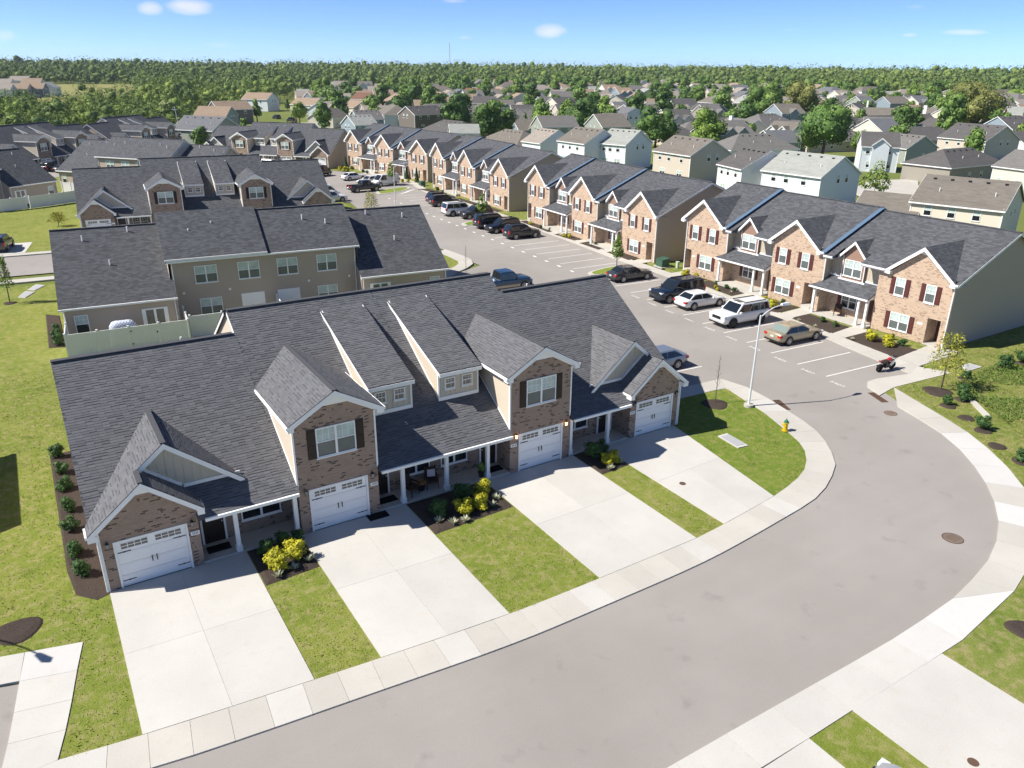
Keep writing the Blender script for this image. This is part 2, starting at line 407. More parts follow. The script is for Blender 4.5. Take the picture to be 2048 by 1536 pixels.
# ------------------------------------------------------------------ measured layout (metres)
HOUSES = [(94.0, 52.8, -87.7, 11.5, 5.0, 8.1, 5.4, 'greylight', 'whiteblue', 'v', 'white sided house with pale grey green roof beside the slender leafy tree'), (92.4, 62.7, -106.6, 8.2, 5.0, 8.1, 5.4, 'greydark', 'white', 'v', 'white sided house with dark mottled roof, left of the pale grey green roof'), (99.5, 85.4, -93.9, 11.6, 5.0, 8.1, 5.4, 'greybrown', 'beige', 'v', 'beige two storey house with brown grey roof behind the second brick row'), (85.8, 22.6, -74.4, 10.7, 5.0, 8.1, 5.4, 'greybrown', 'cream', 'v', 'cream sided two storey house with mottled brown roof at the right edge of the view'), (81.6, 29.8, -72.4, 8.0, 5.0, 5.6, 2.9, 'greybrown', 'cream', '', 'low brown roofed wing left of the cream two storey house'), (146.8, 59.2, -0.6, 9.6, 5.0, 6.2, 3.5, 'greydark', 'greige', 'hip', 'single storey house with wide hip roof, columned porch and satellite dish'), (199.2, 83.1, -98.0, 14.0, 6.3, 8.1, 4.7, 'greydark', 'beige', 'v', 'long beige sided two storey house with charcoal shaded gable end at far right'), (148.2, 77.5, -49.6, 8.0, 4.8, 8.1, 5.5, 'greydark', 'whiteblue', 'gg', 'white gabled house with dark shutters and open garage, behind the slender leafy tree'), (101.3, 108.2, -75.1, 8.0, 5.0, 8.1, 5.4, 'greylight', 'whiteblue', 'v', 'pale blue sided house with light grey roof and lean-to, right of the white box house'), (96.3, 114.8, -89.8, 10.4, 5.0, 8.1, 5.4, 'greybrown', 'whiteblue', 'v', 'white sided house with taupe roof and chimney cap, next to the pale blue gable'), (95.4, 129.7, -88.5, 8.0, 5.0, 7.0, 4.3, 'taupelight', 'whiteblue', 'v', 'low pale blue gabled house with weathered light brown roof'), (110.2, 229.4, 12.2, 14.0, 4.6, 8.1, 5.6, 'greydark', 'taupedark', 'v', 'two storey house with cream gable and dark taupe back wall behind the far brick row'), (76.6, 203.6, 5.9, 8.0, 4.6, 7.0, 4.5, 'greylight', 'blue', 'v', 'blue grey sided house with pale roof at the end of the far brick row'), (85.0, 218.9, -0.2, 9.0, 4.6, 7.6, 5.1, 'grey', 'blue', 'v', 'blue sided house with grey roof behind the pale roofed one'), (97.9, 182.9, -85.5, 10.7, 5.5, 6.0, 3.0, 'greydark', 'greige', 'hip', 'hip roofed taupe house left of the big dark green trees'), (88.5, 159.4, -23.9, 8.0, 3.5, 6.6, 4.7, 'greylight', 'white', '', 'small white box of a house half hidden by the dark green trees'), (97.1, 147.7, -87.1, 8.0, 5.6, 5.6, 2.6, 'greybrown', 'greige', 'hip', 'low hip roofed house right of the big dark green trees'), (183.3, 149.1, -96.3, 14.0, 6, 6.4, 3.2, 'grey', 'cream', 'c', 'grey roofed house with tall white chimney and green grey gable'), (214.9, 167.1, 6.9, 9.5, 6, 6.4, 3.2, 'grey', 'cream', 'hip', 'grey hip roofed house just below the tall round tree'), (184.3, 132.3, -81.7, 8.9, 5, 6.4, 3.7, 'greybrown', 'white', 'gf', 'grey roofed house with two white front gables, left of the big round tree'), (136.8, 103.0, -15.8, 8.0, 5.5, 6.4, 3.4, 'grey', 'white', 'hip', 'plain grey hip roof in front of the chimney house'), (230.2, 210.3, -96.9, 14.0, 5, 7.8, 5.1, 'greydark', 'slate', 'v', 'two storey house with slate blue gable and dark roof behind the light green tree'), (260.3, 257.9, -5.5, 14.0, 5, 7.2, 4.5, 'greydark', 'white', '', 'dark roofed house with sharp white gable facing left'), (210.0, 233.3, 13.0, 13.5, 6.5, 6.8, 3.3, 'grey', 'white', 'gf', 'wide grey roofed house with small white gable in its middle'), (156.9, 180.2, -44.0, 8.2, 5, 7.0, 4.3, 'grey', 'slate', '', 'house with white left gable and slate side wall between two round trees'), (199.9, 270.6, 2.3, 12.4, 4.6, 8.1, 5.6, 'greydark', 'cream', '', 'house with tall cream gable and dark roof, left of the round dark tree'), (242.1, 330.4, -19.8, 12.7, 4.6, 8.1, 5.6, 'grey', 'cream', '', 'second cream gabled house behind the tall cream gable'), (257.6, 302.1, 38.0, 14.0, 4.6, 7.2, 4.7, 'greydark', 'cream', '', 'cream house with a dark round topped front wall'), (162.0, 244.3, -21.7, 10.3, 5, 7.0, 4.3, 'greydark', 'cream', 'v', 'dark roofed house with pale gable edge, right of the big dark green trees'), (175.2, 297.2, -35.9, 10.8, 5, 8.0, 5.3, 'greydark', 'cream', '', 'dark roofed house with two dormer windows behind the big dark green trees'), (291.0, 174.0, -55.1, 12.3, 5.5, 6.4, 3.4, 'greybrown', 'slate', '', 'brown grey roofed house left of the dense dark conifer like tree'), (237.2, 138.1, -53.1, 9.2, 5.5, 6.2, 3.2, 'grey', 'brick', 'gf', 'grey roofed house with small orange brick gable'), (305.9, 163.0, -76.3, 8.0, 6, 6.6, 3.4, 'greybrown', 'white', 'c', 'brown grey roofed house with leaning white chimney in front of the olive tree'), (253.5, 126.9, -110.6, 8.0, 4.5, 6.0, 3.6, 'greydark', 'white', '', 'white front gabled wing below the white chimney'), (170.6, 84.4, -99.2, 8.9, 5, 6.4, 3.7, 'grey', 'sage', 'v', 'grey roofed house with sage green gable behind the white shuttered house'), (330.3, 139.6, -56.5, 8.0, 5.0, 7.4, 4.7, 'greylight', 'redbrick', '', 'red brick gabled house with green grey roof at the right edge'), (281.9, 121.7, -5.0, 8.0, 5, 6.2, 3.5, 'taupelight', 'blue', '', 'pale tan roofed house with blue gable left of the red brick one'), (145.2, 43.6, -101.6, 8.0, 5, 7.0, 4.3, 'grey', 'cream', '', 'cream house cut by the right edge beside the long beige one'), (305.6, 196.4, 22.4, 14.0, 4.5, 7.0, 4.6, 'greydark', 'cream', 'c', 'dark roofed house with thick white chimney, right of the olive yellow tree'), (410.9, 264.0, -54.6, 11.6, 5, 6.6, 3.9, 'grey', 'sage', '', 'long grey roofed house behind the chimney house'), (410.4, 238.6, 10.0, 14.0, 5, 7, 4.3, 'grey', 'white', 'gf', 'grey roofed house with blue and white gable beside a tan gable'), (328.5, 295.9, -96.1, 14.0, 5, 7, 4.3, 'greydark', 'cream', '', 'dark grey roofed house left of the tall tree'), (90.2, 361.7, -48.2, 14.0, 5, 8.1, 5.4, 'tan', 'whiteblue', '', 'white and blue house with tan roof at the end of the short street'), (58.7, 288.2, 10.5, 13.7, 5, 8.1, 5.4, 'tan', 'taupedark', '', 'tan roofed house with slate green gable left of the street'), (45.0, 249.6, -35.3, 11.0, 5, 8.1, 5.4, 'tan', 'sage', '', 'rusty tan roofed house with two small gables just behind the slate grey roof'), (30.2, 194.1, -53.6, 13.7, 5.5, 8.1, 5.1, 'slate', 'sage', 'v', 'plain slate grey roof with a row of ridge vents beside the willow'), (104.2, 332.9, -60.7, 14.0, 5, 6.8, 4.1, 'tan', 'cream', '', 'low tan roofed house right of the short street'), (126.2, 383.7, 8.9, 12.4, 5, 7.4, 4.7, 'tan', 'slate', '', 'tan roofed house with tall window gable behind the short street'), (99.3, 296.2, 42.9, 14.0, 5, 7.0, 4.3, 'tan', 'whiteblue', '', 'tan roofed house with pale blue gable beside the street trees'), (86.6, 258.3, 42.0, 14.0, 5, 6.2, 3.5, 'greybrown', 'cream', '', 'brown grey roofed house behind the blue sided one'), (137.9, 350.4, -54.1, 9.4, 5, 8.0, 5.3, 'rust', 'cream', '', 'cream house with rust brown roof left of the dark round tree'), (160.4, 379.8, -15.1, 10.9, 5, 8.0, 5.3, 'tan', 'cream', '', 'tan roofed cream house behind the dark round tree'), (119.4, 313.6, -77.2, 10.5, 5, 6.4, 3.7, 'tan', 'cream', '', 'low tan roofed house in front of the rust roofed one'), (180.8, 361.4, -53.6, 10.7, 5, 7.6, 4.9, 'tan', 'slate', '', 'tan roofed house right of the tall green tree'), (148.3, 303.7, -19.5, 11.0, 5, 6.6, 3.9, 'tan', 'taupedark', 'c', 'tan roofed house with pale chimney behind the dark taupe one'), (226.2, 398.7, -66.1, 10.1, 5, 7.6, 4.9, 'rust', 'cream', '', 'cream gabled house with rust roof above the big dark green trees'), (-11.78, 493.77, -20, 12.0, 5.0, 8.1, 5.4, 'taupelight', 'whiteblue', '', 'white and pale blue house at the left edge by the meadow'), (-3.55, 502.89, -20, 12.0, 5.0, 8.1, 5.4, 'tan', 'beige', '', 'tan house in the front row by the meadow, beside the one at the edge'), (4.12, 506.85, -20, 12.0, 5.0, 8.1, 5.4, 'tan', 'slate', '', 'slate walled house in the front row by the meadow'), (11.74, 522.95, 70, 12.0, 5.0, 8.1, 5.4, 'greylight', 'whiteblue', '', 'pale blue house at the right end of the front row, nearest the meadow'), (-9.64, 586.18, -20, 12.0, 5.0, 8.1, 5.4, 'taupelight', 'white', '', 'white house in the rear row by the meadow, at the left edge'), (2.01, 646.94, -20, 12.0, 5.0, 8.1, 5.4, 'taupelight', 'cream', '', 'pale roofed house in the rear row by the meadow'), (7.47, 598.28, -20, 12.0, 5.0, 8.1, 5.4, 'tan', 'cream', '', 'tan roofed house between the two rows by the meadow')]
TREES = [(119.1, 217.25, 12.5, 10.8, 'dark', 0.15, 'dense dark green tree, left one of the big clump behind the far brick row'), (99.1, 164.15, 12.4, 10.9, 'dark', 0.15, 'tallest dense dark green tree in the clump behind the far brick row'), (106.69, 167.37, 9.9, 7.5, 'dark', 0.15, 'dark green tree at the right side of the clump behind the far brick row'), (132.63, 186.83, 8.3, 9.1, 'light', 0.15, 'light green tree between the dark clump and the round tree'), (143.8, 181.49, 11.5, 13.4, 'dark', 0.15, 'round dark green tree behind the white box house'), (139.63, 140.58, 10.5, 12.7, 'dark', 0.15, 'round dark green tree behind the pale blue gable'), (136.18, 117.69, 11.6, 9.3, 'light', 0.15, 'light green pointed tree behind the beige house'), (249.73, 199.66, 17.3, 16.5, 'mid', 0.15, 'tall full green tree, left one of the pair above the grey roofs'), (259.64, 188.32, 16.7, 15.9, 'olive', 0.15, 'tall olive yellow tree, right one of the pair above the grey roofs'), (155.44, 97.01, 12.1, 16.4, 'dark', 0.15, 'huge round dark green tree above the pale grey green roof'), (106.02, 48.75, 7.0, 5.4, 'young', 0.15, 'slender leafy tree by the concrete path behind the right brick row'), (244.17, 133.08, 10.0, 7.9, 'dark', 0.15, 'dense dark tree like a broad cone between grey roofs'), (274.39, 126.25, 17.3, 21.6, 'olive', 0.15, 'largest olive yellow tree near the right edge'), (372.98, 199.76, 10.8, 9.3, 'dark', 0.15, 'small dark round tree left of the largest olive tree'), (377.42, 224.43, 9.7, 9.9, 'mid', 0.15, 'mid green tree behind the dense cone shaped tree'), (517.38, 339.78, 13.4, 12.3, 'dark', 0.15, 'dark tree far off above the tan roofs'), (482.53, 216.76, 8.6, 14.5, 'light', 0.15, 'light green tree at the right edge'), (166.36, 362.4, 12.4, 9.4, 'light', 0.15, 'rounded light green tree between tan roofs, left of the dark clump'), (133.61, 323.67, 9.3, 7.7, 'dark', 0.15, 'grey green round tree beside the cream gabled houses'), (116.98, 322.78, 7.0, 5.9, 'light', 0.15, 'light green tree by the blue sided house'), (162.45, 439.04, 6.7, 6.0, 'mid', 0.15, 'small green tree among the tan roofs at the edge of the wood'), (68.78, 289.63, 9.1, 5.8, 'light', 0.15, 'light green tree left of the short street'), (80.27, 273.22, 8.0, 6.8, 'light', 0.15, 'light green tree right of the short street'), (100.17, 352.7, 5.8, 3.8, 'dark', 0.15, 'small dark tree at the street end'), (57.95, 266.67, 3.2, 3.6, 'mid', 0.15, 'low round bush tree left of the short street'), (83.05, 260.91, 4.9, 5.9, 'dark', 0.15, 'dark green bush beside the street'), (34.63, 271.79, 9.6, 7.3, 'willow', 0.15, 'pale green weeping willow beside the slate roof'), (26.73, 187.63, 6.1, 5.2, 'dark', 0.15, 'dark green thicket between the small fourplexes'), (37.44, 32.41, 4.1, 2.0, 'young', 0.15, 'young leafy tree at the parking island before the right brick row'), (40.54, 66.58, 3.7, 2.6, 'young', 0.15, 'young tree at the parking island before the middle brick row'), (43.22, 104.73, 4.3, 2.2, 'young', 0.15, 'slim young tree beside the white van'), (-7.26, 167.38, 5.2, 2.9, 'mid', 0.15, 'columnar tree in front of the left fourplex'), (35.9, 147.01, 3.3, 3.1, 'light', 0.15, 'small round tree in front of the far fourplex'), (35.05, -5.21, 4.0, 2.9, 'sparse', 0.15, 'sparse young yellow green tree by the walk corner'), (-18.12, 50.46, 4.2, 1.5, 'sparse2', 0.15, 'thin young tree at the left lawn'), (-11.75, 89.44, 1.8, 2.7, 'sparse', 0.15, 'wispy yellow green tree behind the second fourplex'), (26.34, 73.17, 3.8, 2.8, 'sparse', 0.15, 'wispy yellow green tree by the far walk'), (20.13, 1.14, 3.3, 0.6, 'bare', 0.15, 'bare sapling in a mulch ring at the grass corner'), (23.0, 39.74, 3.0, 0.7, 'bare', 0.15, 'bare sapling on the small lawn beside the blue pickup'), (139.43, 207.77, 6.6, 3.9, 'mid', 0.15, 'narrow green tree right of the dark clump'), (290.7, 313.82, 11.6, 7.5, 'dark', 0.15, 'dark upright tree left of the paired uprights'), (297.14, 310.78, 10.9, 9.4, 'mid', 0.15, 'green upright tree right of the paired uprights'), (236.99, 445.12, 7.6, 7.8, 'dark', 0.15, 'dark tree above the tan roofs by the clump'), (252.93, 405.71, 6.7, 9.4, 'mid', 0.15, 'green tree among tan roofs behind the clump'), (309.13, 627.44, 10.6, 10.6, 'dark', 0.15, 'dark tree at the near edge of the far wood'), (300.55, 677.58, 9.9, 10.2, 'dark', 0.15, 'dark twin tree at the edge of the wood'), (243.18, 120.36, 7.8, 3.3, 'light', 0.15, 'light green bush tree by the hip roofed house'), (178.02, 85.37, 2.9, 2.8, 'light', 0.15, 'small light tree behind the hip roofed house'), (253.85, 132.59, 3.3, 3.5, 'dark', 0.15, 'low dark bush below the white chimney')]
WALK_A_OUT = [(-18.05, -9.63), (-15.53, -10.19), (-12.69, -10.49), (-8.42, -10.83), (-3.14, -11.29), (0.93, -11.29), (6.48, -11.26), (9.79, -10.96), (14.17, -10.43), (16.38, -10.06), (19.38, -8.6), (20.25, -7.83), (21.58, -6.28), (22.56, -4.65), (23.22, -2.19), (23.67, -0.69), (24.16, 2.77), (24.19, 3.67), (23.56, 4.11), (21.77, 4.14), (19.34, 4.28)]
WALK_A_IN = [(-19.14, -8.16), (-17.96, -8.28), (-15.87, -8.63), (-10.46, -9.13), (-3.0, -9.74), (1.16, -9.76), (6.48, -9.7), (8.52, -9.66), (13.91, -8.95), (16.12, -8.48), (17.8, -7.85), (19.21, -6.78), (20.11, -5.68), (20.68, -4.29), (21.75, -1.44), (22.08, 0.17), (22.72, 2.42), (22.52, 2.69), (20.44, 2.81), (18.09, 2.94)]
WALK_R_OUT = [(-3.93, -18.46), (-0.67, -18.47), (1.85, -18.5), (5.88, -18.56), (9.9, -18.61), (13.69, -18.4), (16.88, -17.91), (18.13, -17.57), (20.44, -16.76), (22.72, -15.45), (25.4, -13.3), (27.91, -10.38), (28.88, -8.45), (29.98, -5.33), (30.85, -3.01), (31.45, -2.12), (32.16, -1.69), (33.15, -1.68), (36.12, -2.32)]
WALK_R_IN = [(-2.15, -19.96), (0.43, -20.0), (2.64, -20.03), (4.9, -20.01), (10.15, -20.03), (11.76, -20.02), (13.98, -19.85), (16.43, -19.46), (18.88, -18.87), (21.93, -17.46), (25.75, -15.38), (26.87, -14.19), (28.11, -12.78), (29.6, -10.65), (30.5, -8.89), (32.73, -3.24), (33.32, -3.24), (38.28, -3.89)]
STEPS_R = 0
DRIVE_BR = [[(4.9, -20.01), (10.15, -20.03), (10.37, -23.97), (5.37, -26.26), (5.15, -24.75)], [(-2.15, -19.96), (0.43, -20.0), (2.64, -20.03), (2.64, -21.3), (2.42, -23.36), (-2.54, -22.22)]]
MISC = {'hyd': (20.67, -4.04), 'lamp': (21.64, -0.32), 'lamp2': (33.38, 80.98), 'lamp2b': (33.76, 81.84), 'moto': ((34.65, -0.79), (35.93, -0.86)), 'car_bottom': (2.3, -22.0), 'transformer': (42.32, 31.43), 'transformer2': (47.09, 98.56), 'tr_pad': (40.94, 27.86), 'manholes': [(28.66, -5.7), (18.11, -15.85)], 'small': [(22.97, -6.39), (20.69, -8.06)], 'cleanout': [(10.86, -5.58), (6.25, -23.35)], 'grate': [[(23.91, -0.43), (24.18, -0.59), (23.54, -2.02), (23.27, -1.86)], [(30.25, -2.92), (30.87, -3.03), (30.22, -4.52), (29.79, -4.35)]], 'vault': [[(16.63, -2.48), (17.37, -2.51), (17.22, -4.29), (16.48, -4.2)], [(40.91, -3.32), (41.91, -3.34), (41.95, -4.22), (40.02, -4.17)], [(-16.61, 54.72), (-15.82, 56.63), (-15.09, 55.76), (-16.01, 54.16)], [(-17.46, 52.17), (-16.83, 54.23), (-16.03, 53.55), (-16.91, 51.66)]], 'rings': [(20.04, 1.05), (34.63, -5.22), (32.88, -7.0), (32.0, -8.67), (31.04, -10.21), (29.61, -11.8), (38.66, -4.88), (42.94, -5.18), (45.4, -5.32), (34.7, -6.9), (28.82, -13.57), (14.16, -20.9)], 'bushes': [((33.0, -6.86), 0.8), ((31.15, -10.08), 1.1), ((38.59, -4.92), 0.8), ((43.04, -5.24), 1.3), ((45.4, -5.32), 1.3), ((34.63, -6.94), 1.3), ((28.78, -13.66), 1.1)], 'stonecurb': [(34.91, -7.71), (33.91, -8.56), (33.15, -9.36)], 'sidebed': [(-16.2, 14.88), (-16.28, 8.93), (-16.76, 1.42), (-15.73, 1.4), (-15.43, 34.15)], 'sidebush': [(-16.35, 14.41), (-16.2, 12.18), (-16.25, 10.18), (-16.26, 7.82), (-16.31, 5.79), (-16.3, 3.54), (-16.21, 1.77)], 'btmleft': [(-19.46, -2.16), (-16.83, -2.77), (-18.0, -8.26), (-18.86, -8.14)], 'btmlefti': [(-19.48, -3.95), (-18.68, -4.03), (-19.48, -7.75)], 'lampmulch': [(-19.44, -0.56), (-18.94, -0.09), (-18.29, -0.42), (-18.23, -1.2), (-18.82, -1.53), (-19.45, -1.36)], 'lampshadow': [(-18.65, -1.27), (-18.64, -3.37), (-19.45, -0.95)], 'fence': [(-14.43, 35.67), (-14.6, 31.83), (-12.1, 31.44), (-9.45, 31.57), (-7.94, 31.41), (-6.35, 31.28), (-6.01, 34.98)], 'fenceb': [(-6.09, 32.14), (-3.49, 32.19), (0.93, 33.14), (1.86, 35.72)], 'fencec': [(-17.93, 105.44), (-14.81, 106.99), (-14.18, 106.64), (-11.56, 108.05), (-8.18, 110.38)], 'fenced': [(-9.27, 124.29), (-7.55, 124.09), (-7.84, 110.8)], 'grill': (-10.84, 35.88), 'car_left': ((-18.24, 75.12), (-16.68, 77.68)), 'leftroad': [(-18.68, 73.01), (-13.99, 72.09), (-18.78, 63.75), (-14.36, 61.68)], 'leftdrive': [(-18.59, 78.77), (-16.78, 83.86), (-14.46, 78.72), (-16.4, 74.99), (-13.57, 77.54)], 'pole_left': (-13.22, 335.77), 'pole_mid': ((39.82, 299.3), 0), 'tower': (512.83, 945.55), 'isl': [(34.02, 32.62), (36.59, 32.9), (40.12, 33.78), (38.95, 31.8)], 'mainw': [(43.11, 28.1), (47.4, 36.88)]}
BEDS_C = [[(39.12, 5.3), (41.84, 5.49), (41.48, 0.29), (38.41, 0.23)], [(39.57, 11.14), (42.17, 11.22), (41.93, 6.77), (38.96, 6.56)], [(39.13, 13.61), (41.95, 15.46), (42.9, 12.83), (39.51, 12.59)], [(42.98, 24.36), (44.12, 24.51), (42.61, 18.86), (40.23, 18.84)], [(40.96, 27.68), (42.03, 27.85), (43.22, 24.43), (41.05, 24.92)]]
BEDS_B = [[(44.01, 62.42), (46.0, 62.43), (44.86, 53.52), (43.0, 53.27)], [(42.84, 52.08), (44.9, 52.52), (45.22, 47.95), (42.79, 47.24)], [(42.44, 45.99), (44.43, 46.3), (44.03, 42.29), (42.12, 41.49)], [(42.1, 40.19), (44.88, 40.18), (44.39, 35.85), (41.7, 35.46)]]
GOLD = [((40.15, 3.61), 1.15), ((40.13, 2.18), 1.15), ((40.59, 13.99), 1.0), ((41.39, 15.78), 0.8), ((42.17, 26.9), 0.9), ((42.57, 25.69), 0.7), ((43.93, 59.18), 0.6), ((43.02, 49.81), 0.6), ((43.31, 49.03), 0.65), ((44.66, 71.38), 0.7), ((47.41, 106.52), 0.8), ((46.44, 107.04), 0.8), ((45.56, 83.31), 0.6), ((42.54, 129.7), 1.1), ((43.32, 128.91), 1.1), ((44.15, 128.85), 1.0), ((41.42, 21.79), 0.4), ((40.75, 20.92), 0.4)]
GREENB = [((41.27, 1.7), 0.75), ((41.99, 3.16), 0.6), ((41.03, 8.95), 0.6), ((40.95, 7.57), 0.6), ((40.78, 7.55), 0.4), ((42.06, 21.01), 0.55), ((42.0, 19.94), 0.55), ((42.4, 22.72), 0.5), ((42.8, 14.63), 0.5), ((43.39, 25.23), 0.6), ((43.91, 54.39), 0.5), ((43.83, 56.45), 0.5), ((43.58, 43.93), 0.5), ((43.69, 44.99), 0.5), ((47.37, 94.26), 0.8), ((46.79, 91.27), 0.7), ((45.49, 130.07), 0.9), ((45.59, 124.35), 0.8), ((45.69, 122.48), 0.8), ((47.53, 111.22), 0.8)]
CONES = [((45.25, 133.14), 2.2), ((49.24, 111.11), 2.0), ((48.87, 105.74), 2.6)]
NUMS = [(30.26, 5.06), (30.11, 2.23), (29.98, -1.14), (31.77, 7.89)]
PLAT = 0
CARS = {'vanblack': (37.61, 123.32), 'sed14': (39.55, 114.82), 'wh13': (40.73, 110.18), 'van12': (41.09, 104.64), 'pick15': (35.04, 100.14), 'van17': (30.16, 97.28), 'wh18': (28.02, 91.74), 'suv11': (40.12, 79.15), 'suv10': (38.11, 69.19), 'suv9': (38.84, 66.93), 'suv8': (38.44, 60.22), 'suv7': (38.34, 57.05), 'suv6': (38.91, 52.54), 'pick19': (23.96, 32.01), 'silver': (22.02, 7.67), 'b7a': (-9.45, 163.35), 'b7b': (-8.29, 154.98), 'b5': (32.44, 142.39), 'd1': (83.37, 315.71), 'd2': (80.18, 284.67), 'red': (130.01, 68.65), 'blue': (132.87, 71.63)}
# ------------------------------------------------------------------ windows, doors and other shared components
def window(parent, w, h, loc, rz=0.0, twin=False, grid=True, lo=PANE_LO, hi=PANE_HI, simple=False, split=.52, trim=WHITE, tw=.055):
    """ wall normal is local -y ; origin = bottom centre of the opening """
    k = ('win', round(w, 2), round(h, 2), twin, simple)
    def fr():
        m = MB(); t = tw; d = .05
        m.box(-w / 2, -d, 0, -w / 2 + t, .01, h); m.box(w / 2 - t, -d, 0, w / 2, .01, h)
        m.box(-w / 2 + t, -d, h - t, w / 2 - t, .01, h); m.box(-w / 2 + t, -d, 0, w / 2 - t, .01, t)
        m.box(-w / 2 - .03, -d - .03, -.05, w / 2 + .03, .0, -.002)
        xs = [0.0] if not twin else [-w / 4, w / 4]
        if twin: m.box(-.05, -d, t, .05, .01, h - t)
        for x in xs:
            ww = (w if not twin else w / 2) / 2 - t
            m.box(x - ww + (0 if not twin or x < 0 else .0), -d + .012, h * split - .022, x + ww, .005, h * split + .022)
        return m
    f = obj('window', cmesh(k, fr, 'window', trim), None, parent, loc, rz)
    def pn(a, b):
        def g():
            m = MB(); xs = [(-w / 2 + tw, w / 2 - tw)] if not twin else [(-w / 2 + tw, -.05), (.05, w / 2 - tw)]
            for x0, x1 in xs: m.box(x0, -.012, a, x1, .0, b)
            return m
        return g
    obj('pane', cmesh(k + ('lo', lo.name), pn(tw, h * split - .022), 'pane', lo), None, f)
    obj('pane', cmesh(k + ('hi', hi.name), pn(h * split + .022, h - tw), 'pane', hi), None, f)
    if grid and not simple:
        def mg():
            m = MB(); xs = [(-w / 2 + tw, w / 2 - tw)] if not twin else [(-w / 2 + tw, -.05), (.05, w / 2 - tw)]
            z0 = h * split + .022; z1 = h - tw
            for x0, x1 in xs:
                for q in (1 / 3, 2 / 3): xx = x0 + (x1 - x0) * q; m.box(xx - .007, -.02, z0, xx + .007, -.012, z1)
                m.box(x0, -.02, (z0 + z1) / 2 - .007, x1, -.012, (z0 + z1) / 2 + .007)
            return m
        obj('muntin', cmesh(k + ('mu',), mg, 'muntin', trim), None, f)
    return f
def shutter(parent, loc, h, matl, w=.38, rz=0.0):
    def g():
        m = MB(); m.box(-w / 2, -.035, 0, w / 2, 0, h)
        for a, b in ((.06, .47), (.53, .94)):
            m.box(-w / 2 + .05, -.048, h * a, w / 2 - .05, -.035, h * b)
        return m
    return obj('shutter', cmesh(('shut', round(h, 2), w, matl.name), g, 'shutter', matl), None, parent, loc, rz)
def garage_door(parent, x, y=.0):
    d = obj('garage_door', cmesh('gd_frame', lambda: MB().box(-1.42, -.03, 0, -1.34, .12, 2.2).box(1.34, -.03, 0, 1.42, .12, 2.2).box(-1.34, -.03, 2.13, 1.34, .12, 2.2), 'garage_door', WHITE), None, parent, (x, y, 0))
    for i in range(4):
        def g():
            m = MB(); m.box(-1.335, .05, .006, 1.335, .1, .525)
            for k in range(4):
                xa = -1.25 + k * .64; m.box(xa, .043, .07, xa + .58, .05, .46)
            return m
        def g2(): return MB().box(-1.335, .05, .006, 1.335, .1, .525)
        obj('door_panel', cmesh(('gdp', i == 3), g if i < 3 else g2, 'door_panel', GDOOR), None, d, (0, 0, i * .532))
    def lit():
        m = MB()
        for gx in (-1.16, .14):
            for a in range(5): m.box(gx + a * .255 - .01, .035, 1.76, gx + a * .255 + .012, .05, 2.03)
            for zz in (1.75, 1.885, 2.03): m.box(gx - .01, .033, zz - .012, gx + 1.032, .05, zz + .012)
        return m
    def pn():
        m = MB()
        for gx in (-1.16, .14): m.box(gx, .04, 1.76, gx + 1.02, .0495, 2.03)
        return m
    obj('pane', cmesh('gd_pane', pn, 'pane', PANE_GR), None, d)
    obj('muntin', cmesh('gd_mun', lit, 'muntin', GDOOR), None, d)
    for sx in (-1, 1):
        obj('handle', cmesh('gd_handle', lambda: MB().box(-.018, .0, .86, .018, .05, 1.12), 'handle', DARKM), None, d, (sx * .09, 0, 0))
        for zz in (.28, 1.62):
            obj('hinge', cmesh('gd_hinge', lambda: MB().box(-.25, .03, -.018, .25, .05, .018).box(-.03, .028, -.03, .03, .05, .03), 'hinge', DARKM), None, d, (sx * 1.06, 0, zz))
    return d
def wall_lamp(parent, loc, lit=False):
    l = obj('wall_lamp', cmesh('wl', lambda: MB().box(-.05, -.03, -.05, .05, 0, .12).cyl((0, -.14, .14), (0, -.14, .24), .085, .02, 6).cyl((0, -.14, -.1), (0, -.14, -.06), .03, .07, 6).box(-.012, -.14, .16, .012, 0, .19), 'wall_lamp', DARKM), None, parent, loc)
    obj('lamp_glass', cmesh(('wlg', lit), lambda: MB().cyl((0, -.14, -.06), (0, -.14, .14), .06, .075, 6), 'lamp_glass', LAMPLIT if lit else LAMPGL), None, l)
def plate(parent, loc, txt, w=.40, h=.19, rz=0.0, ts=.16):
    p = obj('number_plate', cmesh(('plate', w, h), lambda: MB().box(-w / 2, -.02, -h / 2, w / 2, 0, h / 2), 'number_plate', WHITE), None, parent, loc, rz)
    if txt:
        k = ('txt', txt, ts)
        if k not in _cache:
            me = text_mesh(txt, ts); me.materials.append(DARKM); _cache[k] = me
        o = obj('number', _cache[k], None, p, (0, -.024, 0)); o.rotation_euler = (R(90), 0, 0)
def column(parent, x, y, z1, z0=0.08):
    obj('column', cmesh(('col', round(z1 - z0, 2)), lambda: MB().box(-.09, -.09, .0, .09, .09, z1 - z0).box(-.125, -.125, 0, .125, .125, .28).box(-.115, -.115, z1 - z0 - .16, .115, .115, z1 - z0), 'column', WHITE), None, parent, (x, y, z0))

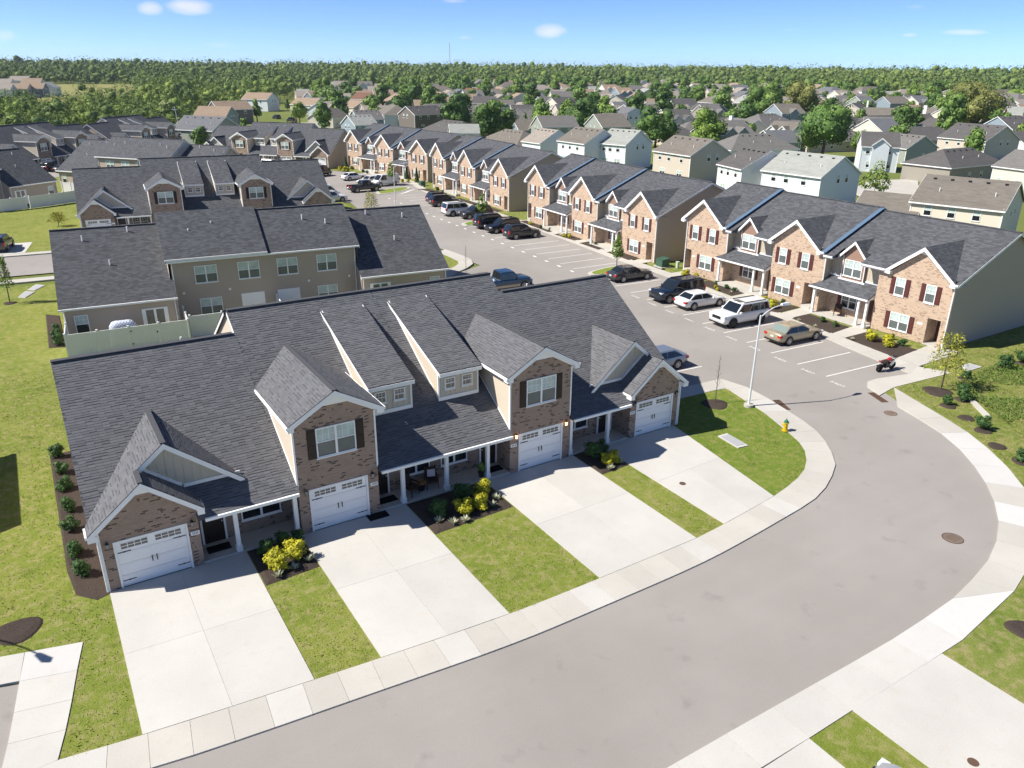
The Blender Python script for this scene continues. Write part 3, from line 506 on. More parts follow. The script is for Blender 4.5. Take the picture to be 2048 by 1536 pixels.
def clip_convex(poly, clip):
    """ 2d Sutherland-Hodgman, clip polygon counter-clockwise """
    out = poly
    for i in range(len(clip)):
        a = clip[i]; b = clip[(i + 1) % len(clip)]; inp = out; out = []
        if not inp: return []
        def side(p): return (b[0] - a[0]) * (p[1] - a[1]) - (b[1] - a[1]) * (p[0] - a[0])
        for j in range(len(inp)):
            p = inp[j]; q = inp[(j + 1) % len(inp)]; sp = side(p); sq = side(q)
            if sp >= 0: out.append(p)
            if (sp >= 0) != (sq >= 0):
                t = sp / (sp - sq); out.append((p[0] + (q[0] - p[0]) * t, p[1] + (q[1] - p[1]) * t))
    return out
def shingle_tabs(pts):
    """ individual laminated shingle tabs laid over a planar convex roof polygon: returns list of (top polygon, front edge quad) in 3d """
    P = [Vector(p) for p in pts]; n = (P[1] - P[0]).cross(P[2] - P[0]).normalized()
    if n.z < 0: n = -n
    u = Vector((n.y, -n.x, 0)); u = Vector((-n.y, n.x, 0)).normalized() if Vector((n.x, n.y, 0)).length > 1e-6 else Vector((1, 0, 0))
    v = n.cross(u).normalized()
    if v.z < 0: v = -v
    if u.cross(v).dot(n) < 0: u = -u
    o = P[0]; q = [((p - o).dot(u), (p - o).dot(v)) for p in P]
    ar = sum(q[i][0] * q[(i + 1) % len(q)][1] - q[(i + 1) % len(q)][0] * q[i][1] for i in range(len(q)))
    if ar < 0: q = q[::-1]
    umin = min(a for a, b in q); umax = max(a for a, b in q); vmin = min(b for a, b in q); vmax = max(b for a, b in q)
    out = []; row = 0; vv = vmin; TW = .30
    while vv < vmax:
        uu = umin - TW + (row % 2) * .5 * TW + (row * .13 % .3) + random.uniform(-.03, .03)
        while uu < umax:
            w = TW - .004; cut = random.choice((0, 0, .006, .04, .048)); seg = random.uniform(.5, 1.0); s0 = random.uniform(0, 1 - seg)
            th = .013
            c = clip_convex([(uu, vv + cut), (uu + w, vv + cut), (uu + w, vv + .145), (uu, vv + .145)], q)
            if len(c) >= 3:
                a = abs(sum(c[i][0] * c[(i + 1) % len(c)][1] - c[(i + 1) % len(c)][0] * c[i][1] for i in range(len(c)))) / 2
                if a > .002:
                    top = [o + u * x + v * y + n * (.004 + th * (1 - (y - vv) / .15 * .8)) for x, y in c]
                    ff = []
                    lo = [i for i, (x, y) in enumerate(c) if abs(y - vv - cut) < 1e-5]
                    if len(lo) == 2:
                        A, B_ = sorted(lo, key=lambda i: c[i][0]); ff = [top[A], o + u * c[A][0] + v * c[A][1], o + u * c[B_][0] + v * c[B_][1], top[B_]]
                    out.append((top, ff))
            uu += TW
        vv += .145; row += 1
    return out

# ------------------------------------------------------------------ fourplex of two single storey end homes and two two-storey middle homes
def fourplex(loc, rz, label, group, plates=('', '', '', ''), fine=False, near=True, lit=(), half=False):
    T = thing('fourplex_house', label, 'house', loc, rz, group)
    zm = lambda y: 2.58 + .64 * y
    roofs = []                                   # (polygon, thickness)
    def both(pts): return [[(s * x, y, z) for (x, y, z) in pts] for s in (1, -1)]
    # main front slope, cut round the garages (template for x>0 then mirrored)
    for a in both([(0, -.3, zm(-.3)), (3.70, -.3, zm(-.3)), (3.70, .2, zm(.2)), (0, .2, zm(.2))]): roofs.append(a)
    for a in both([(7.54, -.3, zm(-.3)), (11.9, -.3, zm(-.3)), (11.9, .2, zm(.2)), (7.54, .2, zm(.2))]): roofs.append(a)
    for a in both([(0, .2, zm(.2)), (7.77, .2, zm(.2)), (7.77, 9.16, 8.44), (0, 9.16, 8.44)]): roofs.append(a)
    for a in both([(7.77, .2, zm(.2)), (12.2, .2, zm(.2)), (15.87, .5, zm(.5)), (15.87, 7.84, 7.6), (7.77, 7.84, 7.6)]): roofs.append(a)
    for a in both([(0, 9.16, 8.44), (7.95, 9.16, 8.44), (7.95, 13.8, 5.47), (0, 13.8, 5.47)]): roofs.append(a)
    for a in both([(7.55, 7.84, 7.6), (15.87, 7.84, 7.6), (15.87, 15.2, 2.9), (7.55, 15.2, 2.9)]): roofs.append(a)
    # two storey garage gable
    G2 = [[(7.79, -.35, 5.65), (5.6, -.35, 6.92), (5.6, 6.82, 6.92), (7.79, 4.82, 5.65)], [(5.6, -.35, 6.92), (3.34, -.35, 5.65), (3.34, 4.82, 5.65), (5.6, 6.82, 6.92)]]
    # single storey garage gable and the larger gable behind it
    G1 = [[(15.97, -.35, 2.9), (13.78, -.35, 4.7), (13.78, 3.31, 4.7), (15.97, .52, 2.9)], [(13.78, .8, 4.7), (12.6, .8, 5.66), (12.6, 4.82, 5.66), (13.78, 3.31, 4.7)],
          [(13.78, -.35, 4.7), (11.6, -.35, 2.91), (11.6, .52, 2.91), (12.09, 1.14, 3.31), (13.78, 1.14, 4.7)], [(12.6, .8, 5.66), (9.47, .8, 3.09), (12.6, 4.82, 5.66)]]
    DR = [[(.7, 2.0, 5.66), (3.15, 2.0, 5.66), (3.15, 8.42, 7.97), (.7, 8.42, 7.97)]]
    vis = roofs[:8]
    for a in G2 + G1 + DR:
        for s in (1, -1): vis_a = [(s * x, y, z) for (x, y, z) in a]; roofs.append(vis_a); vis.append(vis_a)
    m = MB()
    for a in roofs: m.slab(a, .09)
    m.beam((-7.77, 9.16, 8.47), (7.77, 9.16, 8.47), .3, .05)
    for s in (1, -1): m.beam((s * 7.9, 7.84, 7.63), (s * 15.87, 7.84, 7.63), .3, .05); m.beam((s * 5.6, -.35, 6.95), (s * 5.6, 6.7, 6.95), .22, .05); m.beam((s * 12.6, .8, 5.69), (s * 12.6, 4.7, 5.69), .22, .05); m.beam((s * 13.78, -.35, 4.73), (s * 13.78, .8, 4.73), .2, .05)
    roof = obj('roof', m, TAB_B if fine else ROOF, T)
    if half:                                     # one half of the middle section sits a step higher
        m = MB(); m.slab([(.0, 8.3, 8.16), (7.98, 8.3, 8.16), (7.98, 9.16, 8.70), (.0, 9.16, 8.70)], .3); m.slab([(.0, 9.16, 8.70), (7.98, 9.16, 8.70), (7.98, 13.86, 5.70), (.0, 13.86, 5.70)], .3); obj('raised_roof', m, ROOF, T)
        obj('gutter', MB().box(0, 13.86, 5.5, 7.98, 13.97, 5.66), WHITE, T)
    if fine:
        tabs = []
        for a in vis: tabs += shingle_tabs(a)
        # nearest first, as seen from the street side
        cw = Vector((-15.7, -30.8, 20)) - Vector(loc)
        tabs.sort(key=lambda t: (t[0][0] - cw).length)
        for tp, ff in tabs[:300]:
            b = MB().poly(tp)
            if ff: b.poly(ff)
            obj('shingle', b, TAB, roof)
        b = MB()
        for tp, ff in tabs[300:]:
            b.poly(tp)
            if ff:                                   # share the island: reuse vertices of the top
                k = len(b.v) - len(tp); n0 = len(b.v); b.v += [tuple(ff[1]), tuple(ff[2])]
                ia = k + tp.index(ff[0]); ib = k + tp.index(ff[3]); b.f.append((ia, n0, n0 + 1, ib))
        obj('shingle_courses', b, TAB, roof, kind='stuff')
    # ---- walls
    bw = MB(); sw = MB(); tw = MB(); bb = MB()        # brick, beige siding, taupe siding (rear), board panels
    tr = MB(); gut = MB()
    for s in (-1, 1):
        X = lambda x: s * x
        # garage 1 front with opening
        g = 13.72
        def front(x0, x1, ztop_pts, dx, y=0.0):
            bw.poly([(X(x0), y, 0), (X(dx - 1.42), y, 0), (X(dx - 1.42), y, 2.2), (X(x0), y, 2.2)]) if False else None
        for (x0, x1, dc, top) in ((11.86, 15.59, 13.73, [(15.59, 2.95), (14.15, 4.13), (13.3, 4.13), (11.86, 2.95)]), (3.70, 7.54, 5.65, [(7.54, 5.5), (6.25, 6.2), (4.98, 6.2), (3.70, 5.5)])):
            bw.poly([(X(x0), 0, 0), (X(dc - 1.42), 0, 0), (X(dc - 1.42), 0, 2.2), (X(x0), 0, 2.2)])
            bw.poly([(X(dc + 1.42), 0, 0), (X(x1), 0, 0), (X(x1), 0, 2.2), (X(dc + 1.42), 0, 2.2)])
            bw.poly([(X(x0), 0, 2.2), (X(x1), 0, 2.2)] + [(X(a), 0, z) for a, z in top])
        # reveals
        for dc in (13.73, 5.65):
            tr.box(X(dc - 1.42), .0, 0, X(dc - 1.425), .14, 2.2); tr.box(X(dc + 1.42), .0, 0, X(dc + 1.425), .14, 2.2)
        # apex infill boards behind rake (white)
        tr.poly([(X(15.7), -.02, 2.95), (X(13.78), -.02, 4.56), (X(11.75), -.02, 2.95), (X(11.95), -.02, 2.95), (X(13.3), -.02, 4.05), (X(14.2), -.02, 4.05), (X(15.5), -.02, 2.95)])
        tr.poly([(X(7.62), -.02, 5.45), (X(5.6), -.02, 6.80), (X(3.5), -.02, 5.45), (X(3.72), -.02, 5.45), (X(4.95), -.02, 6.15), (X(6.28), -.02, 6.15), (X(7.5), -.02, 5.45)])
        # soffits and rake boards
        def rake(p, q, h=.2): tr.beam((X(p[0]), p[1], p[2] - .07), (X(q[0]), q[1], q[2] - .07), .03, h)
        for (xa, za, xb, zb, y) in ((15.97, 2.9, 13.78, 4.7, -.36), (11.6, 2.9, 13.78, 4.7, -.36), (7.79, 5.65, 5.6, 6.92, -.36), (3.34, 5.65, 5.6, 6.92, -.36), (12.6, 5.66, 9.6, 3.2, .79), (12.6, 5.66, 13.78, 4.7, .79)):
            d = 1 if xb > xa else -1
            L = math.hypot(xb - xa, zb - za)
            n = ((zb - za) / L * .19, -(abs(xb - xa)) / L * .19)
            tr.add([(X(xa), y, za - .02), (X(xb), y, zb - .02), (X(xb), y, zb - .27), (X(xa), y, za - .27), (X(xa), y + .03, za - .02), (X(xb), y + .03, zb - .02), (X(xb), y + .03, zb - .27), (X(xa), y + .03, za - .27)],
                   [(0, 1, 2, 3), (7, 6, 5, 4), (3, 2, 6, 7), (0, 3, 7, 4), (1, 2, 6, 5)])
            tr.poly([(X(xa), y + .03, za - .22), (X(xb), y + .03, zb - .22), (X(xb), y + .40, zb - .22), (X(xa), y + .40, za - .22)])
        # boxed eave returns at the gable feet
        for (xc, zc, w) in ((15.80, 2.9, .36), (11.72, 2.9, .28), (7.67, 5.65, .28), (3.50, 5.65, .34)):
            tr.box(X(xc - w / 2), -.345, zc - .30, X(xc + w / 2), .06, zc - .06)
        # side walls
        bw.poly([(X(11.86), 0, 0), (X(11.86), 1.4, 0), (X(11.86), 1.4, 2.95), (X(11.86), 0, 2.95)])
        bw.poly([(X(7.54), 0, 0), (X(7.54), 1.4, 0), (X(7.54), 1.4, 2.55), (X(7.54), 0, 2.55)])
        bw.poly([(X(3.70), 0, 0), (X(3.70), 1.4, 0), (X(3.70), 1.4, 2.55), (X(3.70), 0, 2.55)])
        sw.poly([(X(7.54), 0, 2.55), (X(7.54), 4.7, 5.5), (X(7.54), 0, 5.5)]); sw.poly([(X(3.70), 0, 2.55), (X(3.70), 4.7, 5.5), (X(3.70), 0, 5.5)])
        for x in (7.555, 3.685): tr.beam((X(x), -.02, zm(0) + .06), (X(x), 4.7, zm(4.7) + .05), .04, .14)
        tr.box(X(7.50), -.015, 2.5, X(7.58), .08, 5.42); tr.box(X(3.66), -.015, 2.5, X(3.74), .08, 5.42)
        # porch back walls
        bw.poly([(X(7.54), 1.4, 0), (X(11.86), 1.4, 0), (X(11.86), 1.4, 3.3), (X(7.54), 1.4, 3.3)]); bw.poly([(0, 1.4, 0), (X(3.70), 1.4, 0), (X(3.70), 1.4, 3.3), (0, 1.4, 3.3)])
        # end gable wall, rear walls
        tw.poly([(X(15.6), 0, 0), (X(15.6), 14.9, 0), (X(15.6), 14.9, 3.0), (X(15.6), 7.84, 7.5), (X(15.6), .7, 2.95), (X(15.6), 0, 2.85)])
        tw.poly([(X(15.6), 14.9, 0), (X(7.6), 14.9, 0), (X(7.6), 14.9, 3.05), (X(15.6), 14.9, 3.05)]); tw.poly([(X(7.6), 14.9, 0), (X(7.6), 13.5, 0), (X(7.6), 13.5, 3.9), (X(7.6), 14.9, 3.0)])
        tw.poly([(X(7.6), 13.5, 0), (0, 13.5, 0), (0, 13.5, 5.6), (X(7.6), 13.5, 5.6)])
        sw.poly([(X(7.77), 7.84, 7.5), (X(7.77), 9.16, 8.36), (X(7.77), 13.5, 5.6), (X(7.77), 13.5, 3.9)])
        tr.beam((X(7.92), 9.16, 8.34), (X(7.92), 13.8, 5.37), .03, .16); tr.beam((X(7.79), 7.9, 7.58), (X(7.79), 9.16, 8.34), .03, .14)
        # end rakes
        tr.beam((X(15.84), .5, zm(.5) - .10), (X(15.84), 7.84, 7.50), .03, .16); tr.beam((X(15.84), 7.84, 7.50), (X(15.84), 15.2, 2.80), .03, .16)
        tr.box(X(15.56), -.01, 0, X(15.64), .06, 2.85); tr.box(X(15.56), 14.86, 0, X(15.64), 14.94, 3.0); tr.box(X(7.58), 13.42, 0, X(7.52), 13.46, 5.4)
        # gable siding triangle with battens
        bb.poly([(X(12.6), 1.15, 5.5), (X(9.8), 1.15, 3.3), (X(12.09), 1.15, 3.3), (X(13.70), 1.15, 4.62)])
        tr.beam((X(9.7), 1.12, zm(1.12) + .16), (X(12.12), 1.12, zm(1.12) + .16), .04, .16)
        tr.beam((X(12.05), 1.12, 3.46), (X(13.74), 1.12, 4.84), .04, .16)
        # dormer
        bb.poly([(X(.78), 2.3, 4.05), (X(3.07), 2.3, 4.05), (X(3.07), 2.3, 5.62), (X(.78), 2.3, 5.62)])
        for x in (.78, 3.07): sw.poly([(X(x), 2.3, 4.05), (X(x), 8.3, 7.87), (X(x), 2.3, 5.66)]); tr.beam((X(x), 2.3, 4.17), (X(x), 8.2, 7.94), .05, .1); tr.box(X(x - .045), 2.26, 4.1, X(x + .045), 2.34, 5.6)
        tr.box(X(.74), 2.24, 4.02, X(3.11), 2.3, 4.22); tr.box(X(.7), 1.96, 5.42, X(3.15), 2.02, 5.62); tr.poly([(X(.7), 2.02, 5.5), (X(3.15), 2.02, 5.5), (X(3.15), 2.3, 5.55), (X(.7), 2.3, 5.55)])
        for x in (.69, 3.16): tr.beam((X(x), 2.0, 5.62), (X(x), 8.3, 7.89), .025, .14)
        # gutters and downspouts
        gut.box(X(7.60), -.42, 2.24, X(11.62), -.29, 2.38); gut.box(X(7.50), 15.2, 2.76, X(15.9), 15.32, 2.9)
        gut.box(X(15.92), -.3, 2.76, X(16.05), .5, 2.88); gut.box(X(11.56), -.3, 2.76, X(11.68), .45, 2.88)
        for (xx) in (7.82, 3.31): gut.beam((X(xx), -.33, 5.62), (X(xx), 4.8, 5.62), .1, .12)
        gut.cyl((X(15.66), -.05, 0.05), (X(15.66), -.05, 2.75), .045, n=6); gut.cyl((X(7.66), .35, .08), (X(7.66), .35, 2.3), .045, n=6)
        gut.cyl((X(15.55), 15.0, .05), (X(15.55), 15.0, 2.8), .04, n=6); gut.cyl((X(7.75), 15.0, .05), (X(7.75), 15.0, 2.8), .04, n=6); gut.cyl((X(7.5), 13.4 + .16, .05), (X(7.5), 13.56, 5.35), .04, n=6)
    gut.box(-3.64, -.42, 2.24, 3.64, -.29, 2.38); gut.box(-7.9, 13.8, 5.34, 7.9, 13.92, 5.47)
    tr.poly([(-3.7, -.3, 2.3), (3.7, -.3, 2.3), (3.7, 1.4, 2.3), (-3.7, 1.4, 2.3)])
    for s in (1, -1): tr.poly([(s * 7.54, -.3, 2.3), (s * 11.86, -.3, 2.3), (s * 11.86, 1.4, 2.3), (s * 7.54, 1.4, 2.3)])
    split_obj('brick_wall', bw, BRICK_D, T); split_obj('siding_wall', sw, SID_BEIGE, T); split_obj('rear_wall', tw, SID_TAUPE, T); bds = split_obj('gable_board', bb, SID_BB, T)
    split_obj('trim', tr, WHITE, T); split_obj('gutter', gut, WHITE, T)
    def bdn(x, y): return min(bds, key=lambda o: (Vector(o.data.vertices[0].co) - Vector((x, y, 4.5))).length)
    # battens
    if near:
        bk = cmesh('batten', lambda: MB().box(-.02, -.02, 0, .02, 0, 1), 'batten', SID_BB)
        for s in (-1, 1):
            for i in range(11):
                x = 9.95 + i * .33
                zb = 3.45 if x < 12.1 else 3.45 + (x - 12.1) * .82
                zt = 5.5 - (12.6 - x) * .82 if x < 12.6 else 5.5 - (x - 12.6) * .82
                if zt - zb > .08: o = obj('batten', bk, None, bdn(s * 12.6, 1.15), (s * x, 1.15, zb)); o.scale = (1, 1, zt - zb)
            for i in range(8):
                o = obj('batten', bk, None, bdn(s * .78, 2.3), (s * (.78 + .29 * i + .13), 2.3, 4.2)); o.scale = (1, 1, 1.25)
    # porch slabs
    ps = MB(); ps.box(-3.69, .0, .0, 3.69, 1.4, .10)
    for s in (-1, 1): ps.box(s * 7.55, .0, 0, s * 11.85, 1.4, .10)
    split_obj('porch_floor', ps, CONC, T)
    for s in (-1, 1):
        garage_door(T, s * 13.73); garage_door(T, s * 5.65)
        window(T, 1.86, 1.46, (s * 5.6, 0, 3.69), twin=True)
        for q in (-1, 1): shutter(T, (s * 5.6 + q * 1.14, 0, 3.69), 1.46, BROWN)
        window(T, 1.8, 1.25, (s * 8.95, 1.4, .75), twin=True, lo=PANE_DK, hi=PANE_DK); window(T, 1.55, 1.25, (s * 1.1, 1.4, .75), twin=True, lo=PANE_DK, hi=PANE_DK)
        for x in (1.42, 2.44): window(T, .62, .62, (s * x, 2.3, 4.60), lo=PANE_GR, hi=PANE_GR, split=.5)
        for x in (11.1, 3.15):
            d = obj('door', cmesh('frontdoor', lambda: MB().box(-.45, -.03, 0, .45, 0, 2.05).box(-.36, -.045, .15, -.05, -.03, .85).box(.05, -.045, .15, .36, -.03, .85).box(-.36, -.045, 1.0, -.05, -.03, 1.9).box(.05, -.045, 1.0, .36, -.03, 1.9), 'door', DOORM), None, T, (s * x, 1.38, .1))
            obj('door_frame', cmesh('doorframe', lambda: MB().box(-.54, -.06, 0, -.45, 0, 2.15).box(.45, -.06, 0, .54, 0, 2.15).box(-.45, -.06, 2.05, .45, 0, 2.15), 'door_frame', WHITE), None, d)
            obj('handle', cmesh('doorknob', lambda: MB().cyl((0, -.09, 1.0), (0, -.03, 1.0), .03, n=8), 'handle', GALV), None, d, (s * -.38, 0, 0))
        for x in (2.4, 7.72, 10.35): column(T, s * x, .12, 2.3)
        for x, on in ((15.35, 0), (12.12, 0), (7.22, 1), (4.02, 1)): wall_lamp(T, (s * x, 0, 2.12), bool(on) and s in lit)
        # rear openings
        window(T, .95, 1.5, (s * 14.5, 14.9, .75), R(180), lo=PANE_DK); window(T, 1.75, 1.45, (s * 5.0, 13.5, 3.45), R(180), twin=True, grid=False); window(T, 1.75, 1.45, (s * 1.6, 13.5, 3.45), R(180), twin=True, grid=False)
        window(T, 1.75, 1.45, (s * 4.9, 13.5, .7), R(180), twin=True, grid=False)
        for x, y in ((9.3, 14.9), (1.5, 13.5)):
            pd = obj('patio_door', cmesh('patio', lambda: MB().box(-.95, -.06, 0, -.82, 0, 2.1).box(.82, -.06, 0, .95, 0, 2.1).box(-.82, -.06, 1.98, .82, 0, 2.1).box(-.82, -.045, 0, .82, 0, .25).box(-.09, -.05, .25, .09, 0, 1.98).box(-.82, -.045, .25, -.66, 0, 1.98).box(.66, -.045, .25, .82, 0, 1.98), 'patio_door', WHITE), None, T, (s * x, y, .1), R(180))
            obj('pane', cmesh(('patiopane', x > 5), lambda: MB().box(-.66, -.02, .25, -.09, 0, 1.98).box(.09, -.02, .25, .66, 0, 1.98), 'pane', PANE_GR if x > 5 else WHITE), None, pd)
        obj('dryer_vent', cmesh('vent', lambda: MB().box(-.09, -.05, -.09, .09, 0, .09), 'dryer_vent', WHITE), None, T, (s * 3.3, 13.5, 2.7), R(180))
        obj('dryer_vent', _cache['vent'], None, T, (s * 6.9, 13.5, 2.75), R(180))
        for x, y in ((13.6, 9.1), (11.9, 11.6), (10.2, 8.5), (5.7, 11.2), (3.8, 10.6)):
            zz = (7.6 - (y - 7.84) * .64) if x > 7.7 else (8.44 - (y - 9.16) * .64)
            obj('vent_pipe', cmesh('pipe', lambda: MB().cyl((0, 0, -.05), (0, 0, .42), .055, n=8), 'vent_pipe', WHITE), None, T, (s * x, y, zz))
    column(T, 0, .12, 2.3)
    for i, (x, t) in enumerate(zip((-12.05, -3.93, 3.93, 12.05), plates)):
        plate(T, (x + (.0), 0, 1.62), t, .36, .18, ts=.13)
    return T

# ------------------------------------------------------------------ row of five narrow brick and siding townhouses
def townhouse_row(loc, rz, label, group, near=True, plates=True):
    T = thing('townhouse_row', label, 'townhouses', loc, rz, group)
    bw = MB(); sd = MB(); en = MB(); tr = MB(); rf = MB(); gr = MB(); shk = MB(); st = MB(); gut = MB(); pf = MB(); prf = MB()
    sec = [(-.35, 5.75, .45), (5.75, 17.15, .22), (17.15, 29.1, 0.0)]
    ZE, SL, VE = 5.27, .434, -.35
    zr = lambda v, dz: ZE + SL * (v - VE) + dz
    for i, (a, b, dz) in enumerate(sec):
        RV = 7.1
        rf.slab([(a, 1.12, zr(1.12, dz)), (b, 1.12, zr(1.12, dz)), (b, RV, zr(RV, dz)), (a, RV, zr(RV, dz))], .12)
        cuts_ = [(2.35 - 2.9, 2.35 + 2.9, .12), (13.85 - 2.9, 13.85 + 2.9, .12), (25.95 - 2.9, 25.95 + 2.9, .12), (7.8 - 1.35, 7.8 + 1.35, 1.12), (19.4 - 1.35, 19.4 + 1.35, 1.12)]
        ed = sorted({a, b} | {q for c in cuts_ for q in c[:2] if a < q < b})
        for xa, xb in zip(ed, ed[1:]):
            xm = (xa + xb) / 2; v0 = VE
            for c in cuts_:
                if c[0] < xm < c[1]: v0 = max(v0, c[2])
            if v0 < 1.1: rf.slab([(xa, v0, zr(v0, dz)), (xb, v0, zr(v0, dz)), (xb, 1.12, zr(1.12, dz)), (xa, 1.12, zr(1.12, dz))], .12)
            if v0 == VE:
                tr.box(xa, VE - .02, ZE + dz - .24, xb, VE, ZE + dz - .02); tr.poly([(xa, VE, ZE + dz - .2), (xb, VE, ZE + dz - .2), (xb, 1.1, ZE + dz - .2), (xa, 1.1, ZE + dz - .2)])
                gut.box(xa + .01, VE - .14, ZE + dz - .13, xb - .01, VE - .02, ZE + dz - .01)
        rf.slab([(a, RV, zr(RV, dz)), (b, RV, zr(RV, dz)), (b, 14.5, ZE + dz), (a, 14.5, ZE + dz)], .12)
        rf.beam((a, RV, zr(RV, dz) + .04), (b, RV, zr(RV, dz) + .04), .3, .05)
        gut.box(a, 14.5, ZE + dz - .14, b, 14.62, ZE + dz - .01)
        en.poly([(a, 14.2, 0), (b, 14.2, 0), (b, 14.2, ZE + dz), (a, 14.2, ZE + dz)])
        if i < 2:
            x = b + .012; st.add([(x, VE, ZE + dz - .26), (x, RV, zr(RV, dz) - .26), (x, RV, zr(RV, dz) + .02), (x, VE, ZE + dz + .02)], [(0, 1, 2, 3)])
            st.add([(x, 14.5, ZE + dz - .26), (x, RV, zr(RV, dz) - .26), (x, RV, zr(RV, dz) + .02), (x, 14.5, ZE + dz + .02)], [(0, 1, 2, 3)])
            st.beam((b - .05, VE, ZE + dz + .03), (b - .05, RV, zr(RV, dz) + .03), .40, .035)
    for (x, dz) in ((0, .45), (28.8, 0)):
        en.poly([(x, 0, 0), (x, 14.2, 0), (x, 14.2, ZE + dz + .1), (x, 7.1, zr(7.1, dz) - .1), (x, 0, ZE + dz + .05)])
    for (x, dz) in ((-.37, .45), (29.12, 0)):
        tr.beam((x, VE, ZE + dz - .05), (x, 7.1, zr(7.1, dz) - .05), .03, .2); tr.beam((x, 14.5, ZE + dz - .05), (x, 7.1, zr(7.1, dz) - .05), .03, .2)
        xi = x + (.03 if x < 0 else -.03); xo = .0 if x < 0 else 28.8
        tr.poly([(xi, VE, ZE + dz - .16), (xi, 7.1, zr(7.1, dz) - .16), (xo, 7.1, zr(7.1, dz) - .16), (xo, VE, ZE + dz - .16)])
    bays = [(0, 5.65, 2.35, .45, (.1, .95)), (11.4, 17.1, 13.85, .22, (15.35, 16.35)), (22.4, 28.8, 25.95, 0.0, (27.15, 28.2))]
    for bi, (x0, x1, cx, dz, (d0, d1)) in enumerate(bays):
        H = 2.15 + dz; ze = ZE + dz - .1; hw = 2.9; za = ZE + dz + 2.3
        bw.poly([(x0, 0, 0), (d0, 0, 0), (d0, 0, H), (x0, 0, H)]); bw.poly([(d1, 0, 0), (x1, 0, 0), (x1, 0, H), (d1, 0, H)])
        bw.poly([(x0, 0, H), (x1, 0, H), (x1, 0, ze), (cx + hw - .35, 0, ze), (cx + .42, 0, za - .62), (cx - .42, 0, za - .62), (cx - hw + .35, 0, ze), (x0, 0, ze)])
        # entry recess
        bw.poly([(d0, 0, 0), (d0, 1.3, 0), (d0, 1.3, H), (d0, 0, H)]); bw.poly([(d1, 0, 0), (d1, 1.3, 0), (d1, 1.3, H), (d1, 0, H)]); bw.poly([(d0, 1.3, 0), (d1, 1.3, 0), (d1, 1.3, H), (d0, 1.3, H)])
        tr.poly([(d0, 0, H), (d1, 0, H), (d1, 1.3, H), (d0, 1.3, H)]); pf.box(d0, -.1, 0, d1, 1.3, dz + .08)
        obj('door', cmesh('thdoor', lambda: MB().box(-.4, -.03, 0, .4, 0, 2.0), 'door', DOORB), None, T, ((d0 + d1) / 2, 1.28, dz + .08))
        # side returns of the bay
        for x in (x0, x1):
            if x in (0, 28.8): continue
            bw.poly([(x, 0, 0), (x, 1.1, 0), (x, 1.1, 3.0 + dz), (x, 0, 3.0 + dz)]); sd.poly([(x, 0, 3.0 + dz), (x, 1.1, 3.0 + dz), (x, 1.1, ze), (x, 0, ze)])
        # gable roof planes
        for s in (-1, 1):
            gr.slab([(cx + s * hw, VE - .02, ZE + dz - .02), (cx, VE - .02, za), (cx, 5.0, za + .03)], .1)
            y = VE - .05
            A = (cx + s * (hw + .02), ZE + dz - .04); B = (cx, za - .02)
            tr.add([(A[0], y, A[1]), (B[0], y, B[1]), (B[0], y, B[1] - .3), (A[0], y, A[1] - .3), (A[0], y + .03, A[1]), (B[0], y + .03, B[1]), (B[0], y + .03, B[1] - .3), (A[0], y + .03, A[1] - .3)], [(0, 1, 2, 3), (7, 6, 5, 4), (3, 2, 6, 7), (0, 3, 7, 4)])
            tr.poly([(A[0], y + .03, A[1] - .24), (B[0], y + .03, B[1] - .24), (B[0], .02, B[1] - .24), (A[0], .02, A[1] - .24)])
            tr.box(cx + s * (hw - .42), VE - .02, ZE + dz - .34, cx + s * (hw + .04), .05, ZE + dz - .08)
        tr.poly([(cx - .75, -.02, za - .98), (cx + .75, -.02, za - .98), (cx, -.02, za - .2)]) if False else tr.poly([(cx - .45, -.02, za - .64), (cx + .45, -.02, za - .64), (cx, -.02, za - .2)])
        # windows
        wx = {0: (1.29, 3.67), 1: (12.6, 15.1), 2: (24.36, 26.93)}[bi]; lx = {0: 3.07, 1: 13.03, 2: 24.85}[bi]
        for x in wx:
            window(T, .84, 1.4, (x, 0, 3.32 + dz)); tr.box(x - .44, -.07, 3.22 + dz, x + .44, 0, 3.27 + dz)
            for q in (-1, 1): shutter(T, (x + q * .64, 0, 3.32 + dz), 1.4, MAROON)
        window(T, 1.66, 1.38, (lx, 0, .5 + dz), twin=True)
        for q in (-1, 1): shutter(T, (lx + q * 1.06, 0, .5 + dz), 1.38, MAROON)
        plate(T, ({0: 1.35, 1: 14.75, 2: 26.6}[bi], 0, 1.55 + dz), '', .4, .17)
        wall_y = 0
